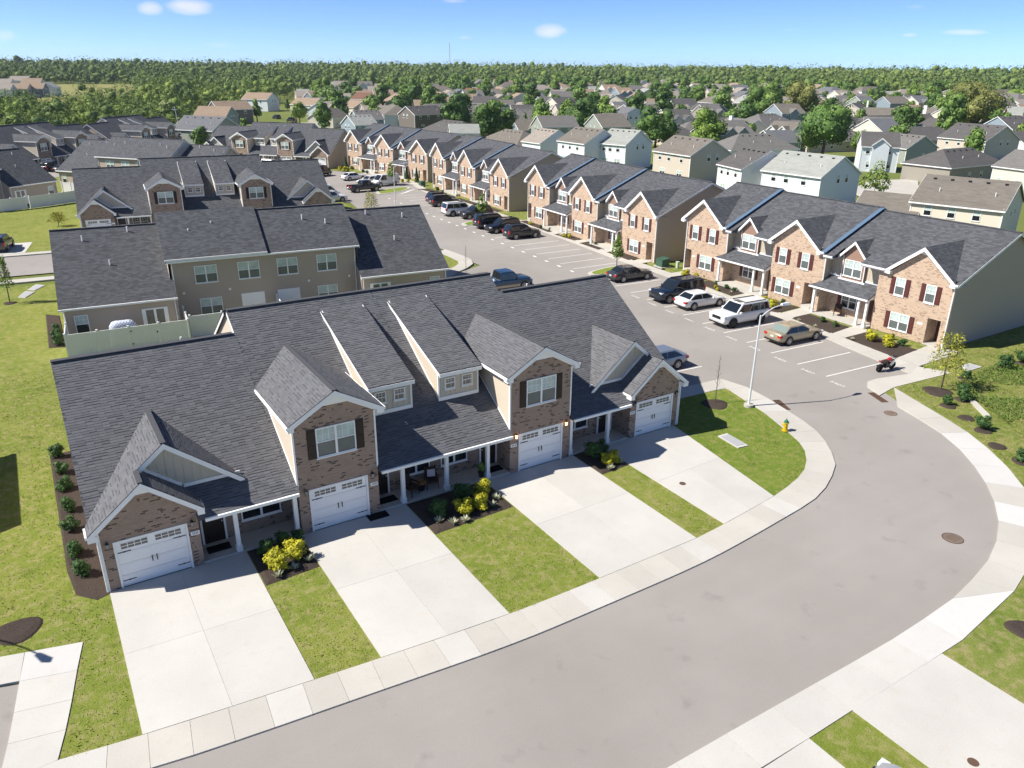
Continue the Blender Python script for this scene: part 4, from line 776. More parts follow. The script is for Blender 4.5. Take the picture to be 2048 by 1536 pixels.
    for ri, (x0, x1, cx, dz) in enumerate(((5.65, 11.4, 7.8, .22), (17.1, 22.4, 19.4, 0.0))):
        bw.poly([(x0, 1.1, 0), (x1, 1.1, 0), (x1, 1.1, 3.3 + dz), (x0, 1.1, 3.3 + dz)]); sd.poly([(x0, 1.1, 3.3 + dz), (x1, 1.1, 3.3 + dz), (x1, 1.1, ZE + dz), (x0, 1.1, ZE + dz)])
        hw = 1.4; za = 6.75 + dz; ze = 5.3 + dz; y0 = .8
        for s in (-1, 1):
            gr.slab([(cx + s * hw, y0 - .3, ze), (cx, y0 - .3, za), (cx, 3.1, za + .02), (cx + s * hw, y0 - .3 + .1, ze)], .1)
            A = (cx + s * (hw + .02), ze - .02); B = (cx, za - .02); y = y0 - .33
            tr.add([(A[0], y, A[1]), (B[0], y, B[1]), (B[0], y, B[1] - .24), (A[0], y, A[1] - .24), (A[0], y + .03, A[1]), (B[0], y + .03, B[1]), (B[0], y + .03, B[1] - .24), (A[0], y + .03, A[1] - .24)], [(0, 1, 2, 3), (7, 6, 5, 4), (3, 2, 6, 7)])
            tr.poly([(A[0], y + .03, A[1] - .2), (B[0], y + .03, B[1] - .2), (B[0], y0, B[1] - .2), (A[0], y0, A[1] - .2)])
            shk.poly([(cx + s * 1.08, y0, 3.25 + dz), (cx + s * 1.08, 1.1, 3.25 + dz), (cx + s * 1.08, 1.1, ze), (cx + s * 1.08, y0, ze)])
            tr.box(cx + s * 1.04, y0 - .02, 3.3 + dz, cx + s * 1.10, y0 + .04, ze)
        shk.poly([(cx - 1.08, y0, 3.25 + dz), (cx + 1.08, y0, 3.25 + dz), (cx + 1.08, y0, ze - .05), (cx, y0, za - .22), (cx - 1.08, y0, ze - .05)])
        window(T, 1.72, 1.42, (cx, y0, 3.62 + dz), twin=True)
        # battens on the recessed siding
        bk = cmesh('batten2', lambda: MB().box(-.02, -.02, 0, .02, 0, 1), 'batten', SID_BB2)
        if near:
            xx = x0 + .3
            while xx < x1 - .1:
                if abs(xx - cx) > 1.12: o = obj('batten', bk, None, T, (xx, 1.1, 3.45 + dz)); o.scale = (1, 1, 1.62)
                xx += .31
        # porch roof
        px0 = x0 - .65; px1 = x1 - .1
        prf.slab([(px0, -.75, 2.52 + dz), (px1, -.75, 2.52 + dz), (px1, 1.1, 3.4 + dz), (x0 + .02, 1.1, 3.4 + dz), (x0 + .02, -.0, 2.88 + dz), (x0 - .02, -.0, 2.88 + dz)], .1)
        tr.beam((x0, 1.07, 3.5 + dz), (x1, 1.07, 3.5 + dz), .06, .14); tr.box(cx - 1.3, .75, 3.22 + dz, cx + 1.3, .81, 3.36 + dz)
        gut.box(px0, -.86, 2.36 + dz, px1, -.74, 2.48 + dz); tr.poly([(px0, -.74, 2.42 + dz), (px1, -.74, 2.42 + dz), (px1, 1.1, 2.42 + dz), (px0, 1.1, 2.42 + dz)])
        tr.poly([(px1 + .01, -.75, 2.42 + dz), (px1 + .01, 1.1, 3.3 + dz), (px1 + .01, 1.1, 2.42 + dz)])
        for x in (x0 - .15, x0 + 4.3, x1 - .25): column(T, x, -.55, 2.42 + dz, dz + .02)
        pf.box(x0 - .3, -.8, 0, x1 - .02, 1.1, dz + .08)
        window(T, 1.5, 1.3, (x0 + 2.25, 1.1, .75 + dz), twin=True, lo=PANE_DK, hi=PANE_LO)
        for q in (-1, 1): shutter(T, (x0 + 2.25 + q * .96, 1.1, .75 + dz), 1.3, MAROON)
        obj('door', cmesh('thdoor2', lambda: MB().box(-.42, -.03, 0, .42, 0, 2.0).box(-.5, -.04, 0, -.42, 0, 2.08).box(.42, -.04, 0, .5, 0, 2.08), 'door', DOORB), None, T, (x1 - .55, 1.08, dz + .08))
        plate(T, (x1 - 1.35, 1.1, 2.0 + dz), '', .4, .17)
        gut.cyl((x0 + .08, .0, 2.95 + dz), (x0 + .08, -.04, ZE + dz - .1), .05, n=6)
    gut.cyl((28.72, -.06, .05), (28.72, -.06, 5.1), .05, n=6); gut.cyl((.08, -.06, .05), (.08, -.06, 5.4), .05, n=6)
    split_obj('brick_wall', bw, BRICK_T, T); split_obj('siding_wall', sd, SID_CREAMB, T); split_obj('end_wall', en, SID_TAUPE, T); split_obj('bay_wall', shk, SHAKE, T)
    r = obj('roof', rf, ROOF, T); split_obj('gable_roof', gr, ROOF, T); split_obj('porch_roof', prf, ROOF, T)
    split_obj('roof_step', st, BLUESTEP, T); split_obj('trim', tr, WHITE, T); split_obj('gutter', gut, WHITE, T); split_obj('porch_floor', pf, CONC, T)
    return T

# ------------------------------------------------------------------ ordinary suburban house
def house(x, y, ang, L, hw, zr, ze, roof, wall, kind, label, group=None, win=True, parts=True, target=None):
    z0 = hh(x, y) - .15
    T = thing('suburban_house', label, 'house', (x, y, z0), R(ang), group)
    rnd = random.Random(int(x * 31 + y * 17))
    w = MB(); r = MB(); tr = MB(); eo = .35
    sl = (zr - ze) / hw
    l2 = L / 2
    if kind == 'hip':
        X = l2 + hw * .9
        w.box(-X, -hw, 0, X, hw, ze - .05)
        e = ze - sl * eo; XX = X + eo; YY = hw + eo
        r.slab([(-XX, -YY, e), (XX, -YY, e), (l2, 0, zr), (-l2, 0, zr)], .12); r.slab([(XX, YY, e), (-XX, YY, e), (-l2, 0, zr), (l2, 0, zr)], .12)
        r.slab([(XX, -YY, e), (XX, YY, e), (l2, 0, zr)], .12); r.slab([(-XX, YY, e), (-XX, -YY, e), (-l2, 0, zr)], .12)
        tr.box(-XX, -YY - .02, e - .2, XX, -YY + .06, e - .02); tr.box(-XX, YY - .06, e - .2, XX, YY + .02, e - .02); tr.box(-XX - .02, -YY, e - .2, -XX + .06, YY, e - .02); tr.box(XX - .06, -YY, e - .2, XX + .02, YY, e - .02)
    else:
        X = l2 - .25
        w.add([(-X, -hw, 0), (X, -hw, 0), (X, hw, 0), (-X, hw, 0), (-X, -hw, ze), (X, -hw, ze), (X, hw, ze), (-X, hw, ze), (-X, 0, zr - .12), (X, 0, zr - .12)],
              [(0, 1, 5, 4), (2, 3, 7, 6), (1, 2, 6, 9, 5), (3, 0, 4, 8, 7)])
        e = ze - sl * eo; YY = hw + eo
        r.slab([(-l2, -YY, e), (l2, -YY, e), (l2, 0, zr), (-l2, 0, zr)], .13); r.slab([(l2, YY, e), (-l2, YY, e), (-l2, 0, zr), (l2, 0, zr)], .13)
        for s in (-1, 1):
            tr.box(-l2, s * YY - .03, e - .2, l2, s * YY + .05, e - .03)
            for q in (-1, 1): tr.beam((q * (l2 + .015), s * YY, e - .02), (q * (l2 + .015), 0, zr - .02), .03, .2)
            for q in (-1, 1): tr.box(q * X - .06, s * hw - .06, 0, q * X + .06, s * hw + .03, ze)
    if kind in ('gf', 'gg'):
        for gx in ((-1.8, 1.9) if kind == 'gf' else (0,)):
            gw = 1.7; gz = min(ze + gw * .8 + .3, zr - .2); yb = -hw * .45
            for s in (-1, 1): r.slab([(gx + s * (gw + .25), -hw - .8, gz - (gw + .25) * .8), (gx, -hw - .8, gz), (gx, yb, gz), (gx + s * (gw + .25), yb, gz - (gw + .25) * .8)], .1); tr.beam((gx + s * (gw + .25), -hw - .82, gz - (gw + .25) * .8), (gx, -hw - .82, gz), .04, .24)
            w.add([(gx - gw, -hw - .5, 0), (gx + gw, -hw - .5, 0), (gx + gw, -hw - .5, gz - gw * .8), (gx, -hw - .5, gz - .1), (gx - gw, -hw - .5, gz - gw * .8), (gx - gw, -hw, 0), (gx + gw, -hw, 0), (gx + gw, -hw, gz - gw * .8), (gx - gw, -hw, gz - gw * .8)], [(0, 1, 2, 3, 4), (1, 6, 7, 2), (5, 0, 4, 8)])
    obj('wall', w, WALLS[wall], T); rf = obj('roof', r, ROOFS[roof], T); obj('trim', tr, WHITE, T)
    if 'v' in kind or (kind == 'hip' and parts):
        s = -1 if math.sin(R(ang)) * 1 + math.cos(R(ang)) > -9 else 1
        n = 5
        for side in (-1, 1):
            for i in range(n if side == -1 else n):
                xx = -l2 * .75 + i * (L * .75 / (n - 1)) if kind != 'hip' else -l2 * .9 + i * (L * .9 / (n - 1))
                obj('roof_vent', cmesh('rvent', lambda: MB().box(-.16, -.16, -.05, .16, .16, .14), 'roof_vent', DARKM), None, rf, (xx, side * hw * .16, zr - sl * hw * .16))
        for xx in (-.25, .33):
            obj('vent_pipe', cmesh('pipe2', lambda: MB().cyl((0, 0, -.05), (0, 0, .45), .06, n=6), 'vent_pipe', WHITE), None, rf, (xx * L, -hw * .6, zr - sl * hw * .6)); obj('vent_pipe', _cache['pipe2'], None, rf, (xx * L, hw * .6, zr - sl * hw * .6))
    if 'c' == kind:
        for side in (-1,):
            ch = MB(); ch.box(l2 * .2, side * (hw + .1), 0, l2 * .2 + 1.3, side * (hw + .8), zr + 1.0); obj('chimney', ch, WALLS['white'], T)
    if win:
        two = ze > 4.4
        for side, rz in ((-1, 0.0), (1, R(180))):
            xs = [-.32, -.05, .27] if two else [-.28, .22]
            for q in xs:
                zz = (ze - 1.75) if two else .9
                window(T, .9, 1.25, (q * (L - 1.2) + rnd.uniform(-.3, .3), side * (hw + .002), zz), rz, lo=PANE_DK, simple=True)
            if two:
                for q in (-.25, .25): window(T, 1.5, 1.3, (q * (L - 1.2), side * (hw + .002), .9), rz, twin=True, lo=PANE_DK, simple=True)
        if kind != 'hip':
            for side, rz in ((-1, R(-90)), (1, R(90))):
                for q in ((-.1, .33) if two else (.15,)):
                    window(T, .75, 1.3, (side * (l2 - .25 + .002), q * hw, (ze - 1.4) if two else 1.0), rz, lo=PANE_DK, simple=True)
    return T

# ------------------------------------------------------------------ foliage
def leaf_quads(P, N, size, aspect=1.0, jit=.55, rg=rng):
    """ numpy: small quads at P facing roughly N """
    k = len(P); N = N + rg.normal(0, jit, (k, 3)); N /= np.linalg.norm(N, axis=1)[:, None] + 1e-9
    a = rg.normal(0, 1, (k, 3)); u = np.cross(N, a); u /= np.linalg.norm(u, axis=1)[:, None] + 1e-9; v = np.cross(N, u)
    s = (size * rg.uniform(.6, 1.35, k))[:, None]; su = u * s * .5; sv = v * s * .5 * aspect
    V = np.stack([P - su - sv * .3, P + su * .2 - sv, P + su + sv * .3, P - su * .2 + sv], 1).reshape(-1, 3)
    return V
def np_quads_mesh(name, V, mat_, extra=None):
    k = len(V) // 4; m = bpy.data.meshes.new(name)
    nv = len(V); ev = []; ef = []
    if extra: ev, ef = extra
    m.vertices.add(nv + len(ev)); co = np.concatenate([V, np.array(ev, dtype=float).reshape(-1, 3)]) if len(ev) else V
    m.vertices.foreach_set('co', co.astype(np.float32).ravel())
    loops = list(range(nv)); lt = [4] * k
    idx = np.arange(nv)
    if len(ef):
        fl = [nv + i for f in ef for i in f]; lt = lt + [len(f) for f in ef]; idx = np.concatenate([idx, np.array(fl)])
    lt = np.array(lt); ls = np.concatenate([[0], np.cumsum(lt)[:-1]])
    m.loops.add(len(idx)); m.loops.foreach_set('vertex_index', idx.astype(np.int32))
    m.polygons.add(len(lt)); m.polygons.foreach_set('loop_start', ls.astype(np.int32)); m.polygons.foreach_set('loop_total', lt.astype(np.int32))
    m.update(calc_edges=True); m.materials.append(mat_); return m
def lobes_for(w, h, z0, n, rg, shape='round'):
    L = []
    for i in range(n):
        t = rg.uniform(0, 1); zc = z0 + (h - z0) * (.18 + .68 * t)
        if shape == 'cone': rad = (w / 2) * (1 - t) ** .8 * .62
        else: rad = (w / 2) * math.sqrt(max(.05, 1 - (2 * (.18 + .68 * t) - .9) ** 2)) * .62
        an = rg.uniform(0, 6.283); r = rad * math.sqrt(rg.uniform(.2, 1))
        lr = w * rg.uniform(.17, .27) * (1 if shape != 'cone' else max(.35, 1 - t * .8))
        L.append((r * math.cos(an), r * math.sin(an), zc, lr, lr * rg.uniform(.7, 1.0)))
    return L
def crown_points(w, h, z0, count, rg, shape='round', lobes=14, fill=.16):
    L = lobes_for(w, h, z0, lobes, rg, shape)
    if shape == 'round': L.append((0, 0, (z0 + h) / 2, w * .36, (h - z0) * .36))
    if shape == 'cone': L.append((0, 0, z0 + (h - z0) * .35, w * .33, (h - z0) * .3)); L.append((0, 0, z0 + (h - z0) * .75, w * .16, (h - z0) * .22))
    ar = np.array([l[3] ** 2 for l in L]); ar /= ar.sum(); ch = rg.choice(len(L), count, p=ar)
    d = rg.normal(0, 1, (count, 3)); d /= np.linalg.norm(d, axis=1)[:, None]
    La = np.array(L)[ch]; rr = (1 - fill * rg.uniform(0, 1, count) ** 1.0)[:, None]
    sc = np.stack([La[:, 3], La[:, 3], La[:, 4]], 1); P = La[:, :3] + d * sc * rr
    # drop points buried well inside other lobes
    keep = np.ones(count, bool)
    for l in L:
        q = ((P[:, 0] - l[0]) ** 2 + (P[:, 1] - l[1]) ** 2) / l[3] ** 2 + (P[:, 2] - l[2]) ** 2 / l[4] ** 2
        keep &= q > .55
    return P[keep], d[keep], L
def ico(c, rx, rz, n=7, m=5):
    vs = []; fs = []
    for j in range(m + 1):
        a = math.pi * j / m - math.pi / 2
        for i in range(n): b = 2 * math.pi * i / n; vs.append((c[0] + rx * math.cos(a) * math.cos(b), c[1] + rx * math.cos(a) * math.sin(b), c[2] + rz * math.sin(a)))
    for j in range(m):
        for i in range(n): fs.append((j * n + i, j * n + (i + 1) % n, (j + 1) * n + (i + 1) % n, (j + 1) * n + i))
    return vs, fs
def branches(m, h, w, rg, n=7, z0=.3, thin=1.0):
    for i in range(n):
        t = z0 + (.92 - z0) * (i + .5) / n; an = i * 2.4 + rg.uniform(-.4, .4); ln = w * .42 * (1.15 - t * .7)
        a = Vector((0, 0, h * t)); b = a + Vector((math.cos(an) * ln, math.sin(an) * ln, ln * .75)); mid = (a + b) / 2 + Vector((0, 0, ln * .06))
        r = .022 * h * .28 * thin * (1.1 - t)
        m.cyl(a, mid, r, r * .7, 5); m.cyl(mid, b, r * .7, r * .3, 5)
        for q in (.55, .8):
            c = a.lerp(b, q); an2 = an + (1 if i % 2 else -1) * .8; d = c + Vector((math.cos(an2), math.sin(an2), .9)) * ln * .32; m.cyl(c, d, r * .45, r * .2, 4)
    return m
def tree(x, y, h, w, kind, r0, label, group=None, leaf=None, z=None):
    d = math.hypot(x + 15.7, y + 30.8); rg = np.random.default_rng(int(abs(x) * 97 + abs(y) * 13))
    T = thing('tree', label, 'tree', (x, y, (hh(x, y) - .03) if z is None else z), rg.uniform(0, 6), group)
    tk = MB(); r = max(.05, .018 * h + .012 * w) if kind not in ('young', 'sparse', 'sparse2', 'bare') else .035 + .004 * h
    lean = Vector((rg.uniform(-.03, .03) * h, rg.uniform(-.03, .03) * h, 0))
    P0 = Vector((0, 0, 0)); P1 = Vector((0, 0, h * .4)) + lean * .5; P2 = Vector((0, 0, h * .8)) + lean
    tk.cyl(P0, P1, r, r * .75, 7); tk.cyl(P1, P2, r * .75, r * .3, 6)
    if kind == 'bare':
        tk = MB(); tk.cyl((0, 0, 0), (0, 0, h), .03, .008, 6)
        for i in range(14):
            t = .35 + .6 * i / 14; an = i * 2.4; ln = .5 * (1.2 - t); a = Vector((0, 0, h * t)); b = a + Vector((math.cos(an) * ln * .6, math.sin(an) * ln * .6, ln)); tk.cyl(a, b, .009, .004, 4)
            c = a.lerp(b, .5); tk.cyl(c, c + Vector((math.cos(an + 1) * ln * .3, math.sin(an + 1) * ln * .3, ln * .4)), .006, .003, 4)
        obj('trunk', tk, BARK, T); return T
    z0 = {'young': h * .28, 'sparse': h * .42, 'sparse2': h * .35, 'willow': h * .12, 'mid': h * .12, 'dark': h * .16}.get(kind, h * .18)
    lk = {'young': 'light', 'sparse': 'yellow', 'sparse2': 'light', 'dark': 'dark', 'mid': 'mid', 'light': 'light', 'olive': 'olive', 'willow': 'willow'}[kind]
    ls = leaf or max(.13, min(.6, d * .0024))
    if kind in ('sparse', 'sparse2'):
        branches(tk, h, w, rg, 9, .35, .8); n = 1100; P = []
        for i in range(n):
            t = rg.uniform(.36, 1); an = int(rg.integers(0, 9)) * 2.4 + rg.normal(0, .25); ln = w * .5 * (1.25 - t * .75) * rg.uniform(.25, 1); P.append((math.cos(an) * ln, math.sin(an) * ln, h * t + rg.normal(0, .12)))
        P = np.array(P); N = rg.normal(0, 1, P.shape); N[:, 2] = abs(N[:, 2]) + .5; V = leaf_quads(P, N, .15, .6, .6, rg)
    else:
        branches(tk, h, w, rg, 6 if kind != 'young' else 8, .25, 1.2)
        shape = 'cone' if kind == 'young' or (h > w * 1.35) else 'round'
        area = math.pi * w * (h - z0) * 1.5
        cnt = int(min(9000, area / (ls * ls) * (1.7 if kind != 'young' else 3.2)))
        P, N, L = crown_points(w, h, z0, cnt, rg, shape, 16 if kind != 'young' else 14, .22 if kind != 'young' else .5)
        N = N * 1.0; N[:, 2] += .35
        if kind == 'willow': P[:, 2] -= np.abs(rg.normal(0, h * .07, len(P)))
        V = leaf_quads(P, N, ls, .75 if kind != 'willow' else 2.2, .5, rg)
    extra = None
    if kind not in ('sparse', 'sparse2', 'young'):
        vs, fs = [], []
        for l in L:
            v_, f_ = ico(l[:3], l[3] * .72, l[4] * .72, 6, 4); b = len(vs); vs += v_; fs += [tuple(i + b for i in f) for f in f_]
        extra = (vs, fs)
    obj('trunk', tk, BARK, T)
    me = np_quads_mesh('crown', V, LEAF[lk], extra); obj('crown', me, None, T)
    return T
def shrub_mesh(key, w, h, n, leaf, matl, seed=1, spike=False):
    if key in _cache: return _cache[key]
    rg = np.random.default_rng(seed)
    if spike:
        V = []
        for i in range(n):
            an = rg.uniform(0, 6.283); el = rg.uniform(.35, 1.3); d = np.array([math.cos(an) * math.cos(el), math.sin(an) * math.cos(el), math.sin(el)]); s = np.array([-math.sin(an), math.cos(an), 0]) * .025 * w * 2
            L = w * .55 * rg.uniform(.7, 1.1); a = np.array([0, 0, .02]); tip = a + d * L; mid = a + d * L * .5
            V += [a - s * .4, mid - s, tip, mid + s]
        me = np_quads_mesh('foliage', np.array(V), matl)
    else:
        P, N, L = crown_points(w, h, .0, n, rg, 'round', 9, .25); P[:, 2] = np.maximum(P[:, 2], .03); N[:, 2] += .5
        V = leaf_quads(P, N, leaf, .7, .45, rg); vs, fs = [], []
        for l in L:
            v_, f_ = ico(l[:3], l[3] * .7, l[4] * .7, 6, 4); b = len(vs); vs += v_; fs += [tuple(i + b for i in f) for f in f_]
        me = np_quads_mesh('foliage', V, matl, (vs, fs))
    _cache[key] = me; return me
def shrub(x, y, w, h, kind, label, group, z=0.0, seed=0):
    T = thing('shrub', label, 'shrub', (x, y, z), (x * 7 + y * 3) % 6, group)
    if kind == 'spike': me = shrub_mesh(('spk', seed % 2), 1.0, .5, 44, .1, LEAF['pale'], 3 + seed % 2, True)
    else: me = shrub_mesh((kind, seed % 3), 1.0, .85, 750, .085, LEAF[kind], 10 + seed % 3)
    o = obj('foliage', me, None, T); o.scale = (w, w, h / (.5 if kind == 'spike' else .85))
    st = obj('stem', cmesh('stem', lambda: MB().cyl((0, 0, -.05), (0, 0, .3), .04, .02, 5), 'stem', BARK), None, T); st.scale = (1, 1, max(.3, h))
    return T
# ------------------------------------------------------------------ vehicles
def paint(name, c, rough=.25, metal=.0):
    m = mat(name, c, rough, .6, metal); m.node_tree.nodes['Principled BSDF'].inputs['Coat Weight'].default_value = .6
    m.node_tree.nodes['Principled BSDF'].inputs['Coat Roughness'].default_value = .06
    t = NT(m); n = t.noise(t.obj(), 2.0, 3); t.col(t.mix(t.math('MULTIPLY', n, .25), c, sc3(c, .75))); return m
PAINTS = {'black': paint('black_paint', (.010, .011, .014)), 'white': paint('white_paint', (.78, .78, .77)), 'tan': paint('champagne_paint', (.42, .35, .24), .3, .35), 'grey': paint('dark_grey_paint', (.035, .037, .042)),
          'navy': paint('navy_paint', (.010, .018, .035)), 'silver': paint('silver_blue_paint', (.30, .34, .40), .3, .5), 'blue': paint('blue_paint', (.020, .055, .11), .3, .2), 'olive': paint('olive_grey_paint', (.05, .055, .045)),
          'red': paint('red_paint', (.45, .015, .02)), 'light': paint('light_grey_paint', (.45, .46, .48), .3, .3)}
CGLASS = mat('car_glass', (.012, .016, .020), .04, .8)
CGLASS2 = mat('rear_glass_pale', (.20, .25, .23), .08, .7)
TAIL = mat('tail_lamp', (.45, .012, .015), .2, .6)
HEAD = mat('head_lamp', (.70, .73, .76), .12, .7)
PLATEM = mat('plate_white', (.65, .67, .70), .5, .3)
GRILLE = mat('grille_dark', (.012, .012, .016), .3, .5)
CHROME = mat('chrome', (.7, .7, .7), .12, .6, .9)
CARB = {   # rear..front stations: x fraction, half-width factor, z bottom, z belt, z centre
 'sedan': dict(L=4.85, W=1.84, H=1.44, st=[(-.5, .80, .40, .80, .86, 0), (-.485, .91, .30, .92, .99, 0), (-.42, .98, .24, .97, 1.04, 0), (-.28, 1, .21, .95, 1.0, 0), (0, 1, .20, .92, .96, 0), (.2, 1, .20, .89, .95, 0), (.32, .99, .21, .85, .92, 0), (.43, .94, .22, .76, .82, 0), (.487, .84, .27, .66, .70, 0), (.5, .72, .34, .58, .62, 0)], gh=(-.42, -.26, .03, .215), ghz=.93, wb=.295, r=.34),
 'suv': dict(L=4.75, W=1.92, H=1.74, st=[(-.5, .84, .45, 1.0, 1.05, 0), (-.49, .94, .34, 1.1, 1.14, 0), (-.42, 1, .27, 1.12, 1.14, 0), (-.2, 1, .25, 1.08, 1.1, 0), (.1, 1, .25, 1.05, 1.08, 0), (.25, 1, .25, 1.03, 1.10, 0), (.4, .97, .27, .97, 1.05, 0), (.475, .9, .32, .86, .93, 0), (.5, .78, .40, .74, .78, 0)], gh=(-.485, -.41, .06, .235), ghz=1.07, wb=.29, r=.37),
 'bigsuv': dict(L=5.25, W=2.03, H=1.93, st=[(-.5, .88, .50, 1.1, 1.15, 0), (-.492, .96, .40, 1.2, 1.24, 0), (-.42, 1, .32, 1.22, 1.25, 0), (-.2, 1, .30, 1.2, 1.22, 0), (.1, 1, .30, 1.17, 1.2, 0), (.26, 1, .30, 1.16, 1.22, 0), (.42, .98, .32, 1.12, 1.19, 0), (.485, .93, .36, 1.04, 1.1, 0), (.5, .86, .44, .92, .95, 0)], gh=(-.49, -.44, .10, .245), ghz=1.19, wb=.29, r=.41),
 'pickup': dict(L=5.75, W=2.0, H=1.92, st=[(-.5, .95, .55, 1.18, .82, 1), (-.49, 1, .48, 1.2, .82, 1), (-.3, 1, .42, 1.2, .82, 1), (-.125, 1, .40, 1.2, .82, 1), (-.12, 1, .40, 1.2, 1.22, 0), (.1, 1, .40, 1.18, 1.2, 0), (.25, 1, .40, 1.17, 1.24, 0), (.42, .98, .42, 1.12, 1.2, 0), (.488, .93, .46, 1.03, 1.1, 0), (.5, .86, .52, .9, .95, 0)], gh=(-.13, -.10, .13, .255), ghz=1.19, wb=.305, r=.42),
 'van': dict(L=5.1, W=1.95, H=2.05, st=[(-.5, .93, .45, 1.1, 1.15, 0), (-.493, .98, .38, 1.15, 1.18, 0), (-.3, 1, .32, 1.15, 1.17, 0), (.1, 1, .3, 1.12, 1.15, 0), (.3, 1, .3, 1.08, 1.14, 0), (.43, .96, .32, .95, 1.03, 0), (.49, .88, .38, .8, .86, 0), (.5, .8, .46, .7, .74, 0)], gh=(-.495, -.485, .20, .385), ghz=1.12, wb=.29, r=.36)}
def car(kind, color, x, y, heading, label, group='cars parked beside the houses', z=-.06, scale=1.0, glass=None, lightbar=None, two_tone=None, cargo=False, low=False):
    S = CARB[kind]; L, W, H = S['L'], S['W'], S['H']; hw = W / 2
    cat = {'sedan': 'car', 'suv': 'car', 'bigsuv': 'car', 'pickup': 'pickup truck', 'van': 'van'}[kind]
    T = thing('pickup_truck' if kind == 'pickup' else ('van' if kind == 'van' else 'car'), label, cat, (x, y, z), R(heading), group)
    P = PAINTS[color]
    def body():
        m = MB(); rings = []
        for (fx, fw, zb, zs, zc, bed) in S['st']:
            w = hw * fw; X = fx * L
            inn = (w * .86, zc) if bed else (w * .80, zs + (zc - zs) * .6 + .01)
            half = [(0, zb), (w * .82, zb), (w * .97, zb + .12), (w, (zb + zs) * .5), (w * .985, zs - .1), (w * .94, zs), (w * .885 if bed else w * .9, zs + .012), inn, (0, zc)]
            ring = [(X, a, b) for a, b in half] + [(X, -a, b) for a, b in half[-2:0:-1]]
            rings.append(ring)
        n = len(rings[0])
        for r in rings: m.v += r
        for i in range(len(rings) - 1):
            for j in range(n): m.f.append((i * n + j, i * n + (j + 1) % n, (i + 1) * n + (j + 1) % n, (i + 1) * n + j))
        m.f.append(tuple(range(n - 1, -1, -1))); m.f.append(tuple(range((len(rings) - 1) * n, len(rings) * n)))
        return m
    a, b, c, d = [q * L for q in S['gh']]; zb = S['ghz']; wB = hw * .93; wT = hw * (.72 if kind == 'sedan' else (.80 if kind != 'van' else .86))
    def cabin():
        m = MB(); rings = []
        for f in (0, .5, .88, 1.0):
            k = f if f < 1 else 1.0; zz = zb - .05 + (H - zb + .05) * (k if f < 1 else 1.0); ff = f ** 1.05
            sh = .0 if f < 1 else .06
            xr = a + (b - a) * ff + sh * (.25 if f == 1 else 0); xf = d + (c - d) * ff - sh * .5; w = wB + (wT - wB) * ff ** 1.3 - (sh * .7)
            if f == 1.0: zz = H
            rings.append([(xr, -w, zz), (xf, -w, zz), (xf + .04, 0, zz + (.03 if f == 1 else 0)), (xf, w, zz), (xr, w, zz), (xr - .03, 0, zz + (.03 if f == 1 else 0))])
        for r in rings: m.v += r
        for i in range(3):
            for j in range(6): m.f.append((i * 6 + j, i * 6 + (j + 1) % 6, (i + 1) * 6 + (j + 1) % 6, (i + 1) * 6 + j))
        m.f.append(tuple(range(18, 24))); return m
    bo = obj('body', cmesh(('body', kind, color), body, 'body', P), None, T)
    bo.data.polygons.foreach_set('use_smooth', [True] * len(bo.data.polygons))
    cb = obj('cabin', cmesh(('cab', kind, color), cabin, 'cabin', P), None, T)
    # glass panels standing 6 mm proud of the cabin
    def sidep(x0b, x1b, x0t, x1t, sgn):
        z0 = zb + .03; z1 = zb + (H - zb) * .84; f0 = (z0 - (zb - .05)) / (H - zb + .05); f1 = (z1 - (zb - .05)) / (H - zb + .05)
        w0 = (wB + (wT - wB) * f0 ** 1.35 + .022) * sgn; w1 = (wB + (wT - wB) * f1 ** 1.35 + .022) * sgn
        return [(x0b, w0, z0), (x1b, w0, z0), (x1t, w1, z1), (x0t, w1, z1)]
    g = CGLASS
    def lerp(p, q, t): return p + (q - p) * t
    rb, rt = a + .10, b + .06; fb, ft = d - .16, c - .04
    if cargo: rb = rt = lerp(rb, fb, .62)
    cuts = {'sedan': (0, .52, 1), 'suv': (0, .30, .64, 1), 'bigsuv': (0, .30, .64, 1), 'pickup': (0, .48, 1), 'van': (0, .33, .68, 1)}[kind]
    if cargo: cuts = (0, 1)
    def sidew():
        m = MB()
        for s in (-1, 1):
            for q0, q1 in zip(cuts, cuts[1:]):
                gpp = .03
                m.poly(sidep(lerp(rb, fb, q0) + gpp, lerp(rb, fb, q1) - gpp, lerp(rt, ft, q0) + gpp, lerp(rt, ft, q1) - gpp, s))
        return m
    obj('side_window', cmesh(('sw', kind, cargo), sidew, 'side_window', g), None, T)
    def scr(xb, xt, sg):
        z0 = zb + .03; z1 = zb + (H - zb) * .90
        f0 = (z0 - (zb - .05)) / (H - zb + .05); f1 = (z1 - (zb - .05)) / (H - zb + .05)
        X0 = xb + (xt - xb) * f0 ** 1.05 + sg * .03; X1 = xb + (xt - xb) * f1 ** 1.05 + sg * .03
        w0 = wB * .90; w1 = wT * .90
        return MB().add([(X0, -w0, z0), (X0 + sg * .045, 0, z0), (X0, w0, z0), (X1, w1, z1), (X1 + sg * .045, 0, z1), (X1, -w1, z1)], [(0, 1, 4, 5), (1, 2, 3, 4)])
    obj('windscreen', cmesh(('ws', kind), lambda: scr(d, c, 1), 'windscreen', g), None, T)
    obj('rear_window', cmesh(('rw', kind, glass), lambda: scr(a, b, -1), 'rear_window', CGLASS2 if glass else g), None, T)
    r = S['r']
